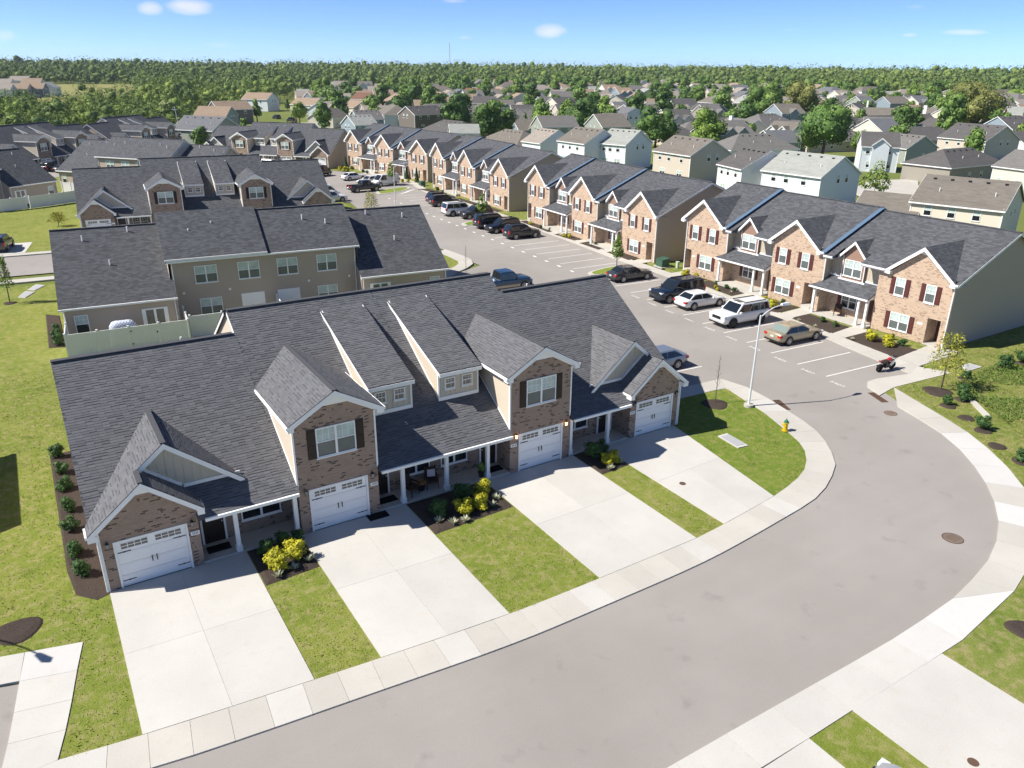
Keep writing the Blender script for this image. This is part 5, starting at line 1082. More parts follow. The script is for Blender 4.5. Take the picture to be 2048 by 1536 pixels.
    for sx in (-1, 1):
        for sy in (-1, 1):
            X = sx * S['wb'] * L + (.02 * L if sx > 0 else 0); Y = sy * (hw - .11)
            wh = obj('wheel', cmesh(('arch', kind), lambda: MB().cyl((0, -.127, .04), (0, .127, .04), r * 1.16, n=18), 'wheel', GRILLE), None, T, (X, Y, r))
            obj('tyre', cmesh(('tyre', kind), lambda: MB().cyl((0, -.135, 0), (0, .135, 0), r, n=20), 'tyre', RUBBER), None, wh)
            def rim():
                m = MB()
                for s in (-1, 1):
                    m.cyl((0, s * .134, 0), (0, s * .142, 0), r * .16, n=8)
                    for k in range(7):
                        t = k * 2 * math.pi / 7; ca, sa = math.cos(t), math.sin(t); e = r * .055
                        m.poly([(-sa * e, s * .143, ca * e), (sa * e, s * .143, -ca * e), (ca * r * .66 + sa * e * 1.6, s * .140, sa * r * .66 - ca * e * 1.6), (ca * r * .66 - sa * e * 1.6, s * .140, sa * r * .66 + ca * e * 1.6)])
                    n = 18
                    for k in range(n):
                        t = k * 2 * math.pi / n; u = (k + 1) * 2 * math.pi / n
                        m.poly([(math.cos(t) * r * .62, s * .139, math.sin(t) * r * .62), (math.cos(u) * r * .62, s * .139, math.sin(u) * r * .62), (math.cos(u) * r * .70, s * .139, math.sin(u) * r * .70), (math.cos(t) * r * .70, s * .139, math.sin(t) * r * .70)])
                return m
            obj('rim', cmesh(('rim', kind, low), rim, 'rim', GRILLE if low else ALLOY), None, wh)
    st = S['st']; zt = st[1][3]; zf = st[-2][3]
    for s in (-1, 1):
        obj('taillight', cmesh(('tl', kind, s), lambda: MB().box(-.5 * L - .015, s * hw * .60, zt - .24, -.455 * L, s * hw * .955, zt - .06) if kind in ('sedan',) else MB().box(-.5 * L - .015, s * hw * .74, zt - .32, -.46 * L, s * hw * .975, zt + .02), 'taillight', TAIL), None, T)
        obj('headlight', cmesh(('hl', kind, s), lambda: MB().box(.44 * L, s * hw * .62, zf - .10, .496 * L, s * hw * .93, zf + .03), 'headlight', HEAD), None, T)
        obj('mirror', cmesh(('mir', kind, s, color), lambda: MB().box(d - .42, s * (hw - .02), zb - .02, d - .26, s * (hw + .17), zb + .13), 'mirror', P), None, T)
    obj('grille', cmesh(('gri', kind), lambda: MB().box(.485 * L, -hw * .5, zf - .30, .503 * L, hw * .5, zf - .04), 'grille', GRILLE), None, T)
    obj('bumper', cmesh(('bump', kind), lambda: MB().box(.47 * L, -hw * .8, st[-2][2] - .02, .505 * L, hw * .8, st[-2][2] + .10).box(-.505 * L, -hw * .85, st[1][2] - .02, -.47 * L, hw * .85, st[1][2] + .10), 'bumper', GRILLE), None, T)
    obj('licence_plate', cmesh(('lp', kind), lambda: MB().box(-.5 * L - .03, -.16, zt - .30, -.5 * L - .01, .16, zt - .16), 'licence_plate', PLATEM), None, T)
    if kind in ('bigsuv', 'suv', 'van') and not cargo:
        obj('roof_rail', cmesh(('rr', kind), lambda: MB().box(b + .2, -wT * .9, H, c - .2, -wT * .84, H + .07).box(b + .2, wT * .84, H, c - .2, wT * .9, H + .07), 'roof_rail', GRILLE), None, T)
        if kind == 'bigsuv': obj('sunroof', cmesh('sunroof', lambda: MB().box(.0, -.42, H - .0, .55, .42, H + .035), 'sunroof', CGLASS), None, T)
    if kind == 'sedan': obj('door_handle', cmesh(('dh', kind), lambda: MB().box(-.1, -hw - .005, .80, .08, -hw + .03, .83).box(-.1, hw - .03, .80, .08, hw + .005, .83), 'door_handle', CHROME), None, T)
    if two_tone:
        obj('side_panel', cmesh(('tt', kind), lambda: MB().box(-.42 * L, -hw - .012, .44, .42 * L, -hw + .03, .68).box(-.42 * L, hw - .03, .44, .42 * L, hw + .012, .68), 'side_panel', PAINTS['tan']), None, T)
    return T

def motorcycle(x, y, heading):
    T = thing('motorcycle', 'red and white sport motorcycle parked in the last stall', 'motorcycle', (x, y, -.06), R(heading))
    red, wht = PAINTS['red'], PAINTS['white']
    for X in (-.68, .70):
        w = obj('wheel', MB().cyl((0, -.035, 0), (0, .035, 0), .16, n=10), GRILLE, T, (X, 0, .31))
        def ty():
            m = MB(); n = 20
            for k in range(n):
                t, u = k * 2 * math.pi / n, (k + 1) * 2 * math.pi / n
                pr = [(.31, .0), (.285, .07), (.21, .06), (.21, -.06), (.285, -.07)]
                P = [[(math.cos(q) * a, b, math.sin(q) * a) for a, b in pr] for q in (t, u)]
                for j in range(5): m.poly([P[0][j], P[0][(j + 1) % 5], P[1][(j + 1) % 5], P[1][j]])
            return m
        obj('tyre', cmesh('mctyre', ty, 'tyre', RUBBER), None, w)
        obj('rim', cmesh('mcrim', lambda: (lambda m: [m.cyl((0, 0, 0), (math.cos(k * 1.2566) * .22, 0, math.sin(k * 1.2566) * .22), .018, n=5) for k in range(5)] and m)(MB()), 'rim', ALLOY), None, w)
    m = MB()   # tank and nose fairing
    m.add([(-.05, -.15, .74), (.36, -.13, .80), (.36, .13, .80), (-.05, .15, .74), (-.02, -.09, .92), (.28, -.10, .99), (.28, .10, .99), (-.02, .09, .92)], [(0, 1, 5, 4), (1, 2, 6, 5), (2, 3, 7, 6), (3, 0, 4, 7), (4, 5, 6, 7), (3, 2, 1, 0)])
    m.add([(-.98, -.05, .88), (-.55, -.13, .78), (-.55, .13, .78), (-.98, .05, .88), (-.98, -.04, .97), (-.55, -.10, .86), (-.55, .10, .86), (-.98, .04, .97)], [(0, 1, 5, 4), (1, 2, 6, 5), (2, 3, 7, 6), (3, 0, 4, 7), (4, 5, 6, 7), (3, 2, 1, 0)])
    obj('fuel_tank', m, red, T)
    f = MB()
    f.add([(.30, -.2, .40), (.62, -.16, .55), (.72, -.10, .95), (.40, -.2, .92), (.05, -.2, .55), (.30, .2, .40), (.62, .16, .55), (.72, .10, .95), (.40, .2, .92), (.05, .2, .55), (.86, 0, .78)],
          [(0, 1, 2, 3, 4), (9, 8, 7, 6, 5), (1, 10, 2), (6, 7, 10), (1, 6, 10), (2, 10, 7), (2, 7, 8, 3)])
    obj('fairing', f, wht, T)
    e = MB(); e.box(-.25, -.14, .28, .32, .14, .66); e.box(-.60, -.1, .66, .0, .1, .80); e.cyl((-.1, .16, .3), (-.75, .2, .42), .06, n=8); e.cyl((.50, -.08, .95), (.70, -.08, .31), .03, n=6); e.cyl((.50, .08, .95), (.70, .08, .31), .03, n=6); e.cyl((-.15, -.07, .4), (-.68, -.07, .31), .03, n=5); e.cyl((-.15, .07, .4), (-.68, .07, .31), .03, n=5)
    obj('engine', e, GRILLE, T)
    obj('seat', MB().box(-.55, -.12, .80, -.06, .12, .87), DARKM, T); obj('handlebar', MB().cyl((.42, -.34, 1.0), (.42, .34, 1.0), .018, n=6).box(.60, -.1, .95, .74, .1, 1.10), DARKM, T)
    obj('stand', MB().cyl((-.1, .12, .3), (-.2, .35, .01), .015, n=5), DARKM, T)
    T.rotation_euler = (R(7), 0, R(heading))
    return T
# ------------------------------------------------------------------ terrain and ground
def far_ground():
    rs = [0, 60, 120, 200, 300, 380, 460, 550, 650, 760, 880, 1000, 1150, 1300, 1600, 2200, 3200, 4800]; n = 72; v = []; f = []
    cx, cy = -15.7, -30.8
    v.append((cx, cy, -.17))
    for r in rs[1:]:
        for i in range(n):
            a = 2 * math.pi * i / n; x = cx + r * math.sin(a); y = cy + r * math.cos(a)
            v.append((x, y, min(hh(x, y), 17 + (r - 1300) * .0) - .17 if r < 1300 else 16.8 + (2 * math.sin(a * 7) + 1.5 * math.sin(a * 13 + 1)) * (1 if r > 1400 else .5)))
    for i in range(n): f.append((0, 1 + (i + 1) % n, 1 + i))
    for k in range(len(rs) - 2):
        b = 1 + k * n
        for i in range(n): f.append((b + i, b + (i + 1) % n, b + n + (i + 1) % n, b + n + i))
    m = bpy.data.meshes.new('ground'); m.from_pydata(v, [], f); m.materials.append(FARG)
    o = bpy.data.objects.new('ground', m); C.objects.link(o); o['kind'] = 'structure'
far_ground()
def polar_patch(name, az0, az1, d0, d1, matl, dz=.0):
    v = []; f = []; na, nd = 12, 8
    for j in range(nd + 1):
        for i in range(na + 1):
            a = R(az0 + (az1 - az0) * i / na); d = d0 + (d1 - d0) * j / nd; x = -15.7 + d * math.sin(a); y = -30.8 + d * math.cos(a); v.append((x, y, hh(x, y) + dz))
    for j in range(nd):
        for i in range(na): f.append((j * (na + 1) + i, j * (na + 1) + i + 1, (j + 1) * (na + 1) + i + 1, (j + 1) * (na + 1) + i))
    m = bpy.data.meshes.new(name); m.from_pydata(v, [], f); m.materials.append(matl); o = bpy.data.objects.new(name, m); C.objects.link(o); o['kind'] = 'structure'; return o
polar_patch('meadow', -1.5, 9.6, 440, 730, MEADOW, .6)
def sheet(name, pts, z, matl, thick=.0, **kw):
    mb = MB()
    if thick: mb.slab([(x, y, z) for x, y in pts], thick)
    else: mb.poly([(x, y, z) for x, y in pts])
    o = obj(name, mb, matl); o['kind'] = 'structure'
    for k, v in kw.items(): o[k] = v
    return o
def resample(P, n):
    P = [Vector((p[0], p[1])) for p in P]; L = [0]
    for a, b in zip(P, P[1:]): L.append(L[-1] + (b - a).length)
    out = []
    for i in range(n + 1):
        t = L[-1] * i / n; k = 0
        while k < len(P) - 2 and L[k + 1] < t: k += 1
        s = (t - L[k]) / max(1e-6, L[k + 1] - L[k]); out.append(P[k].lerp(P[k + 1], min(1, s)))
    return out
def smooth_line(P, it=2):
    for _ in range(it):
        Q = [P[0]]
        for a, b in zip(P, P[1:]):
            Q.append((a[0] * .75 + b[0] * .25, a[1] * .75 + b[1] * .25)); Q.append((a[0] * .25 + b[0] * .75, a[1] * .25 + b[1] * .75))
        Q.append(P[-1]); P = Q
    return P
# asphalt
road_pts = [(-60, -9.3), (-19.3, -9.3), (-12.7, -9.5), (6, -10.4), (15.0, -9.4), (20, -6.5), (22.5, -1.0), (23.4, 3.8), (17.8, 4.3), (18.6, 38.5), (26.0, 42), (26.2, 52), (18, 58.2), (-20, 62.0), (-70, 66), (-70, 76), (-20, 72), (12, 68.8), (25, 67.5), (27.5, 80), (29.5, 90), (24, 92), (24, 112), (30, 130), (40, 134), (47.5, 118), (48.5, 104), (44.6, 92), (44.2, 66), (42, 46), (41.5, 30), (39.5, 22), (39.4, 12), (38.2, 6), (36.5, -2.6), (33, -2.0), (30.5, -5), (27, -13), (21, -17.6), (14, -19.4), (0, -19.6), (-20, -20.5), (-60, -24)]
sheet('road', road_pts, -.06, ASPH)
# lawns: slabs whose edges run underneath the concrete
lawnA = [(-70, 60), (-18, 56.8), (17.6, 54.6), (25.6, 49.6), (25.4, 43), (16.9, 39.2), (16.9, 4.0), (22.9, 3.5), (22.9, 2.4), (21.6, -3.5), (19.6, -6.9), (16.4, -8.9), (13, -9.9), (5, -10.5), (-5, -10.4), (-13, -9.6), (-18.6, -9.3), (-18.5, -3.0), (-60, 3.0), (-70, 3)]
LAWN_END = m_grass('fresh_grass', (.115, .185, .022), (.175, .225, .038), (.28, .26, .09))
sheet('lawn', [(16.0, 2.6), (22.2, 2.7), (21.6, -2), (20.2, -5.6), (18.6, -7.7), (16.4, -8.8), (13.9, -9.1), (15.45, 0)], -.026, LAWN_END, .05)
sheet('lawn', lawnA, -.03, GRASS, .14)
lawnB = [(-70, 76.8), (-18, 73.2), (10, 70), (26.2, 69.0), (27.2, 81), (28.4, 90.6), (23, 91), (23, 112), (29, 132), (41, 135.5), (48, 119), (49, 104), (60, 104), (60, 200), (-80, 200)]
sheet('lawn', lawnB, -.03, GRASS, .14)
lawnC = [(60, 110), (48.8, 103), (45.6, 92), (45.4, 66), (43.4, 46), (42.8, 31), (40.6, 22), (40.4, 12), (39.4, 6), (38.5, -2.9), (33.0, -2.4), (31.6, -3.0), (30.9, -4.6), (29.4, -8.4), (27.8, -11.8), (25.6, -14.4), (21.4, -17.2), (17.0, -18.8), (13, -19.3), (9, -19.5), (9, -45), (75, -60), (75, 110)]
sheet('lawn', lawnC, -.03, GRASS2, .14)
sheet('lawn', [(-30, -21), (0, -20.1), (9.5, -19.72), (9.5, -45), (-30, -45)], -.034, GRASS, .12)
# pavement ribbons made of single slabs
def ribbon(name, O, I, n, matf, z=0.0, t=.13, gap=.008):
    e = struct_empty(name); O = resample(smooth_line(O), n); Id = resample(smooth_line(I), 600); I = []; last = 0
    for k, p in enumerate(O):
        j = 0 if k == 0 else (600 if k == n else min(range(last, 601), key=lambda q: (Id[q] - p).length)); j = max(j, last); last = j; I.append(Id[j])
    for i in range(n):
        a, b, c, d = O[i], O[i + 1], I[i + 1], I[i]
        ce = (a + b + c + d) / 4; q = []
        for p in (a, b, c, d): v = ce - p; q.append(p + v.normalized() * gap)
        k = 'concrete_slab'
        obj(k, MB().slab([(p.x, p.y, z) for p in q], t), matf(i), e)
    return e
ribbon('sidewalk', WALK_A_OUT[:9], [WALK_A_IN[0]] + WALK_A_IN[1:9], 26, lambda i: CONC if i % 5 else CONC_D)
ribbon('sidewalk', WALK_A_OUT[8:15], WALK_A_IN[8:15], 9, lambda i: CONC)
ribbon('sidewalk', WALK_A_OUT[14:], WALK_A_IN[14:], 5, lambda i: CONC_D if i == 0 else CONC)
ribbon('sidewalk', [WALK_A_OUT[-1], (18.4, 4.4), (18.6, 20), (18.6, 38.4), (26.2, 42.5), (26.7, 47), (26.4, 51)], [WALK_A_IN[-1], (17.0, 2.9), (17.1, 20), (17.1, 39.4), (24.6, 43.2), (25.0, 46.8), (24.9, 50)], 24, lambda i: CONC)
WR = {8: CONC_W, 9: CONC_W, 11: CONC_W, 3: CONC_W, 2: CONC_W}
ribbon('sidewalk', WALK_R_OUT[:6], WALK_R_IN[:8], 8, lambda i: CONC_W if i in (6, 7) else CONC_D)
ribbon('sidewalk', WALK_R_OUT[5:14], WALK_R_IN[7:16], 11, lambda i: CONC_W if i in (4, 6, 7, 8) else CONC)
sheet('sidewalk_corner', [(30.6, -3.6), (31.3, -2.2), (32.1, -1.66), (33.2, -1.64), (36.2, -2.3), (38.0, -1.7), (38.9, -3.75), (36.0, -3.5), (32.73, -3.24)], .004, CONC, .13)
# walk along the townhouses
kerb = [(36.15, -2.4), (37.0, 3), (38.2, 8), (39.3, 12.5), (39.2, 18), (39.7, 22), (40.7, 30), (40.7, 36.1), (42.0, 46), (43.0, 57), (43.7, 66), (44.0, 80), (44.3, 92), (46.0, 100), (47.6, 106), (47.8, 114), (45, 124)]
back = [(38.0, -1.7), (38.5, 1.5), (39.4, 8), (40.3, 12.5), (40.4, 18), (40.8, 22), (41.9, 28), (42.2, 36.1), (43.3, 46), (44.2, 57), (45.0, 66), (45.4, 80), (45.7, 92), (47.3, 100), (49, 106), (49.2, 114), (46.4, 125)]
ribbon('sidewalk', kerb, back, 80, lambda i: CONC)
fw = struct_empty('front_walk')
for (a, b, c, d) in [((38.2, -1.7), (38.4, .2), (43.6, .7), (43.8, -1.6)), ((39.2, 5.3), (38.9, 6.5), (42.6, 6.9), (42.6, 5.3)), ((39.7, 11.2), (39.6, 12.6), (43.2, 12.8), (43.2, 11.2)), ((40.2, 18.8), (40.3, 17.0), (43.2, 17.2), (43.2, 18.9)), ((41.2, 28.6), (41.1, 27.2), (43.4, 27.0), (43.4, 28.6)),
                     ((42.9, 52.1), (43.0, 53.4), (45.4, 53.6), (45.3, 52.1)), ((42.5, 46), (42.7, 47.3), (45.3, 47.4), (45.2, 45.9)), ((42.2, 40.2), (42.2, 41.4), (44.6, 41.5), (44.6, 40.1)), ((41.8, 33.7), (41.9, 35.2), (44.6, 35.3), (44.5, 33.7)), ((44, 62.5), (43.9, 61), (46, 61), (46, 62.6))]:
    obj('concrete_slab', MB().slab([(*p, .003) for p in (a, b, c, d)], .1), CONC, fw)
# driveways, four slabs each
def drive(x0, x1, y1, yb, nrow=2, x1t=None):
    e = struct_empty('driveway')
    x1t = x1t or x1
    for j in range(nrow):
        for i in range(2):
            g = .007
            def P(u, w):                       # u across, w down the drive; the foot follows the pavement edge
                xt = x0 + (x1t - x0) * u; xb = x0 + (x1 - x0) * u; yb_ = float(np.interp(xb, WI_X, WI_Y)) + .01
                return (xt + (xb - xt) * w, y1 + (yb_ - y1) * w)
            q = [P(i / 2, (j + 1) / nrow), P((i + 1) / 2, (j + 1) / nrow), P((i + 1) / 2, j / nrow), P(i / 2, j / nrow)]; ce = (sum(p[0] for p in q) / 4, sum(p[1] for p in q) / 4)
            q = [(ce[0] + (px_ - ce[0]) * (1 - g / 2.7), ce[1] + (py_ - ce[1]) * (1 - g / 4)) for px_, py_ in q]
            obj('concrete_slab', MB().slab([(px_, py_, 0) for px_, py_ in q], .1), CONC_D, e)
WI_X = [p[0] for p in smooth_line(WALK_A_IN[:9])]; WI_Y = [p[1] for p in smooth_line(WALK_A_IN[:9])]
drive(-15.62, -10.1, 0.0, 0); drive(-7.66, -2.35, 0.0, 0); drive(2.15, 7.85, 0.0, 0); drive(9.85, 13.95, 0.0, 0, x1t=15.45)
d_ = struct_empty('driveway')
for k, poly in enumerate(DRIVE_BR):
    if k == 0: quads = [[(10.15, -20.03), (4.9, -20.01), (4.9, -25.0), (10.15, -25.0)], [(10.15, -25.02), (4.9, -25.02), (4.9, -31), (10.15, -31)]]
    else: quads = [[(2.64, -20.03), (-2.6, -20.06), (-2.6, -25.0), (2.64, -25.0)], [(2.64, -25.02), (-2.6, -25.02), (-2.6, -31), (2.64, -31)]]
    for q in quads: obj('concrete_slab', MB().slab([(x, y, .0) for x, y in q], .1), CONC_D, d_)
# lower left corner: turning head of the neighbouring street
sheet('road', [(-40, 2.2), (-18.7, -4.0), (-19.45, -7.6), (-19.9, -12), (-40, -14)], -.058, ASPH)
sw = struct_empty('sidewalk')
BL = [((-16.83, -2.77), (-18.68, -2.3), (-18.9, -3.85), (-17.15, -4.3)), ((-17.15, -4.31), (-18.9, -3.86), (-19.1, -5.4), (-17.42, -5.75)), ((-17.42, -5.76), (-19.1, -5.41), (-19.3, -6.8), (-17.7, -7.1)), ((-17.7, -7.11), (-19.3, -6.81), (-19.6, -8.5), (-18.0, -8.3)), ((-18.7, -2.29), (-20.4, -1.85), (-20.6, -3.4), (-18.9, -3.83)), ((-20.41, -1.84), (-22.4, -1.3), (-22.6, -2.9), (-20.61, -3.39))]
for i, q in enumerate(BL): obj('concrete_slab', MB().slab([(x, y, .004) for x, y in q], .125), CONC_W if i == 0 else CONC_D, sw)
# left side street, driveway with the parked car
sheet('sidewalk', [(-70, 62.2), (-20, 58.6), (10, 56.2), (10, 57.6), (-20, 60.1), (-70, 64)], .0, CONC, .12)
sheet('sidewalk', [(-70, 77.6), (-20, 73.6), (10, 70.8), (10, 69.5), (-20, 72.3), (-70, 76.2)], .0, CONC, .12)
for i, x in enumerate((-21.5, -9.0, -.5, 7.2, 15.2)): sheet('driveway', [(x, 73.0 if x > -20 else 73.9), (x + 5.2, 72.6), (x + 5.0, 79.8), (x - .4, 80.2)] if x > -20 else [(-21.5, 73.7), (-16.2, 73.3), (-15.2, 79.5), (-20.6, 80.0)], .002, CONC_D, .06)
for x in (-11.5, -3.0, 5.0, 12.8): sheet('driveway', [(x, 48.6), (x + 5.2, 48.0), (x + 5.4, 57.8), (x + .2, 58.2)], .0, CONC_D, .06)
# street and drives by the small fourplexes
sheet('road', [(-20, 150), (-2, 143), (12, 158), (28, 178), (22, 186), (6, 168), (-8, 153), (-24, 160)], -.02, ASPH)
for (x, y) in ((-10.5, 152), (-6.5, 160.0), (24, 135), (30, 139)): sheet('driveway', [(x, y), (x + 4, y + 4.5), (x - 1, y + 10), (x - 5, y + 5)], .0, CONC_D, .05)
sheet('road', [(-40, 300), (42, 275), (42, 280.5), (-40, 308)], .05, CONC)
sheet('road', [(72, 282), (82, 262), (90, 268), (90, 325), (76, 325)], .05, CONC)
sheet('driveway', [(104, 47), (112, 58), (130, 66), (140, 62), (112, 44)], .02, CONC)
# planting beds
BEDS = [[(-10.05, -2.9), (-7.7, -2.75), (-7.7, -.02), (-10.05, -.02)], [(-2.3, -3.1), (2.1, -2.9), (2.1, -.02), (-2.3, -.02)], [(7.9, -2.6), (9.8, -2.5), (9.8, -.02), (7.9, -.02)],
        [(-16.95, 15.0), (-15.6, 15.0), (-15.6, -.1), (-16.1, -.3), (-16.8, .5), (-16.98, 2.5)], [(-15.9, 35.0), (-14.7, 34.6), (-14.6, 44), (-15.6, 45)]]
BEDS += [q for q in BEDS_C if len(q) > 2][:2] + [[(39.6, 13.6), (42.9, 15.5), (43.1, 12.95), (39.9, 12.8)], [(40.6, 18.95), (43.1, 18.95), (43.1, 24.4), (41.3, 24.3)], [(41.3, 27.1), (43.1, 27.0), (43.1, 24.6), (41.3, 24.5)]] + [[(x, y) for x, y in q] for q in BEDS_B]
BEDS += [[(45.2, 98), (47.4, 97.5), (46.6, 88), (45.9, 88)], [(45.6, 86), (46.9, 86), (46.6, 78), (45.6, 78)], [(45.4, 76), (46.7, 76), (46.5, 70.5), (45.2, 70.5)]]
for q in BEDS:
    c = Vector((sum(p[0] for p in q) / len(q), sum(p[1] for p in q) / len(q)))
    v = [(p[0], p[1], -.02) for p in q] + [(c.x + (p[0] - c.x) * .85, c.y + (p[1] - c.y) * .85, .04) for p in q]; n = len(q)
    mb = MB().add(v, [(i, (i + 1) % n, (i + 1) % n + n, i + n) for i in range(n)] + [tuple(range(n, 2 * n))]); o = obj('mulch_bed', mb, MULCH); o['kind'] = 'structure'
def ring(x, y, r, seed=0, sx=1.0):
    n = 18; rg = random.Random(int(x * 10 + seed)); v = [(0, 0, .05)]; f = []
    for k, (q, z) in enumerate(((.6, .06), (.9, .02), (1.0, -.03))):
        for i in range(n): a = 2 * math.pi * i / n; w = q * r * (1 + .08 * math.sin(3 * a + x)); v.append((w * math.cos(a) * sx, w * math.sin(a), z))
    for i in range(n): f.append((0, 1 + i, 1 + (i + 1) % n))
    for k in range(2):
        b = 1 + k * n
        for i in range(n): f.append((b + i, b + n + i, b + n + (i + 1) % n, b + (i + 1) % n))
    o = obj('mulch_ring', MB().add(v, f), MULCH, None, (x, y, 0)); o['kind'] = 'structure'
for i, (x, y) in enumerate(MISC['rings']): ring(x, y, .85 if i == 0 else (.95 if i == 1 else (.5 if i != 11 else .6)))
ring(-18.9, -.75, .8, 3, 1.1); ring(-18.12, 50.46, .55)
# parking stall lines (3 mm sheets), each painted line a mark of its own on the road
marks = struct_empty('parking_lines')
def stripe(a, b, w=.10, z=-.057):
    a = Vector(a); b = Vector(b); d = (b - a).normalized(); s = Vector((-d.y, d.x)) * w / 2
    obj('painted_line', MB().poly([(p.x, p.y, z) for p in (a - s, b - s, b + s, a + s)]), PAINT, marks)
for i in range(11): stripe((30.55 + .277 * i, .57 + 2.70 * i), (30.55 + .277 * i + 5.7, .57 + 2.7 * i - .36))
for i in range(11): stripe((34.0 + .17 * i, 35.6 + 2.65 * i), (39.9 + .27 * i, 35.35 + 2.65 * i))
for i in range(10): stripe((37.4 + .15 * i, 67.6 + 2.75 * i), (43.4 + .05 * i, 67.5 + 2.75 * i))
for i in range(6): stripe((40.0 + .55 * i, 94.0 + .55 * i), (42.2 + .55 * i, 95.6 + .55 * i), .14)
for i in range(10): stripe((24.4 + .1 * i, 6.6 + 2.7 * i), (18.8, 6.95 + 2.7 * i))
for i in range(5): stripe((30.0 + .2 * i, 92.5 + 2.7 * i), (25, 92.8 + 2.7 * i))
for i in range(8): stripe((36.5 + .5 * i, 104 + 2.6 * i), (44.5 + .1 * i, 106.2 + 2.6 * i))
NT_ = ['3407', '3407', '3405', '3405', '3403', '3403', '3401', '3401', '3399', '3399']
for i in range(10):
    k = ('stall', NT_[i])
    if k not in _cache:
        me = text_mesh(NT_[i], .62, 'painted_number', .0); me.materials.append(PAINT); _cache[k] = me
    o = obj('painted_number', _cache[k], None, marks, (30.0 + .277 * i + (.0), -.75 + 2.7 * i, -.055)); o.rotation_euler = (0, 0, R(-90 - 3.6)); o.scale = (1.0, .62, 1)
for i in range(22):
    if i % 1 == 0: stripe((33.2 + .155 * i, 34.4 + 2.65 * i), (33.27 + .155 * i, 35.1 + 2.65 * i), .26)
# kerbed grass islands
def island(pts, label_mat=GRASS):
    c = Vector((sum(p[0] for p in pts) / len(pts), sum(p[1] for p in pts) / len(pts)))
    pts = smooth_line(pts + [pts[0]], 2)[:-1]
    sheet('kerb', pts, .0, CONC, .13); inner = [(c.x + (p[0] - c.x) * .84, c.y + (p[1] - c.y) * .84) for p in pts]; sheet('grass_island', inner, .012, LAWN_ISL)
LAWN_ISL = m_grass('island_grass', (.15, .23, .03), (.22, .27, .045), (.26, .25, .09))
island([(33.8, 32.2), (34.2, 33.6), (40.6, 34.6), (40.6, 31.2), (36.5, 31.4)]); island([(35.6, 62.9), (36.0, 65.4), (43.4, 66.4), (43.4, 63.0), (38, 62.4)]); island([(36.7, 95.6), (37.6, 99.4), (44.8, 102.2), (45.2, 99.8), (40, 95.6)])
# rough plants in the basin on the right
rg = np.random.default_rng(5); Pn = []; 
for i in range(60000):
    t = rg.uniform(0, 1) ** .8; x = 33 + rg.uniform(-1, 22); y = -16 + rg.uniform(0, 14)
    Pn.append((x, y))
Pn = np.array(Pn); cxl = 34.5 + (-Pn[:, 1] - 6) * -.62
dens = np.sin(Pn[:, 0] * .9 + 1.3 * np.sin(Pn[:, 1] * .7)) * .5 + np.sin(Pn[:, 1] * 1.1 + Pn[:, 0] * .35) * .5
keep = (Pn[:, 0] > cxl + 1.6) & (dens > -.25) & (Pn[:, 1] < -5.5 + (Pn[:, 0] - 34) * .12) & (rg.uniform(0, 1, len(Pn)) < .9)
Q = Pn[keep]; k = len(Q); P3 = np.stack([Q[:, 0], Q[:, 1], rg.uniform(.0, .16, k) + .10 * np.clip(dens[keep], 0, 1)], 1); Nn = rg.normal(0, .6, (k, 3)); Nn[:, 2] = 1
me = np_quads_mesh('ground_cover', leaf_quads(P3, Nn, .11, .6, .4, rg), m_leaf('weed_leaves', (.07, .13, .02), (.13, .21, .035), (.20, .27, .06)))
o = bpy.data.objects.new('ground_cover', me); C.objects.link(o); o['kind'] = 'stuff'; o['label'] = 'bright green ground cover weeds in the rough grass basin'; o['category'] = 'ground cover'
# grass blades on the near lawns
def inpoly(P, poly):
    x, y = P[:, 0], P[:, 1]; c = np.zeros(len(P), bool); j = len(poly) - 1
    for i in range(len(poly)):
        xi, yi = poly[i]; xj, yj = poly[j]; cond = ((yi > y) != (yj > y)) & (x < (xj - xi) * (y - yi) / (yj - yi + 1e-12) + xi); c ^= cond; j = i
    return c
def blades(region, box, n, hgt, matl, excl, seed):
    rg = np.random.default_rng(seed); P = np.stack([rg.uniform(box[0], box[2], n), rg.uniform(box[1], box[3], n)], 1)
    k = inpoly(P, region)
    for e in excl: k &= ~inpoly(P, e)
    # tufty distribution
    d = np.sin(P[:, 0] * 1.7 + 2 * np.sin(P[:, 1] * .9)) + np.sin(P[:, 1] * 2.3 + 1.7 * np.sin(P[:, 0] * 1.3)) + rg.normal(0, .9, n)
    k &= d > -1.1; P = P[k]; d = d[k]; m_ = len(P); a = rg.uniform(0, 6.283, m_); h = hgt * .8 * rg.uniform(.4, 1.2, m_) * (1 + .25 * np.clip(d, 0, 2)); w = rg.uniform(.012, .028, m_)
    ux, uy = np.cos(a) * w, np.sin(a) * w; lx, ly = rg.normal(0, 1.1, m_) * h, rg.normal(0, 1.1, m_) * h; z = -.03
    V = np.stack([np.stack([P[:, 0] - ux, P[:, 1] - uy, np.full(m_, z)], 1), np.stack([P[:, 0] + ux, P[:, 1] + uy, np.full(m_, z)], 1), np.stack([P[:, 0] + lx + ux * .2, P[:, 1] + ly, z + h], 1), np.stack([P[:, 0] + lx - ux * .2, P[:, 1] + ly, z + h], 1)], 1).reshape(-1, 3)
    me = np_quads_mesh('grass', V, matl); o = bpy.data.objects.new('grass', me); C.objects.link(o); o['kind'] = 'stuff'; return o
BL1 = m_leaf('grass_blades', (.17, .21, .03), (.27, .28, .07), (.37, .33, .14))
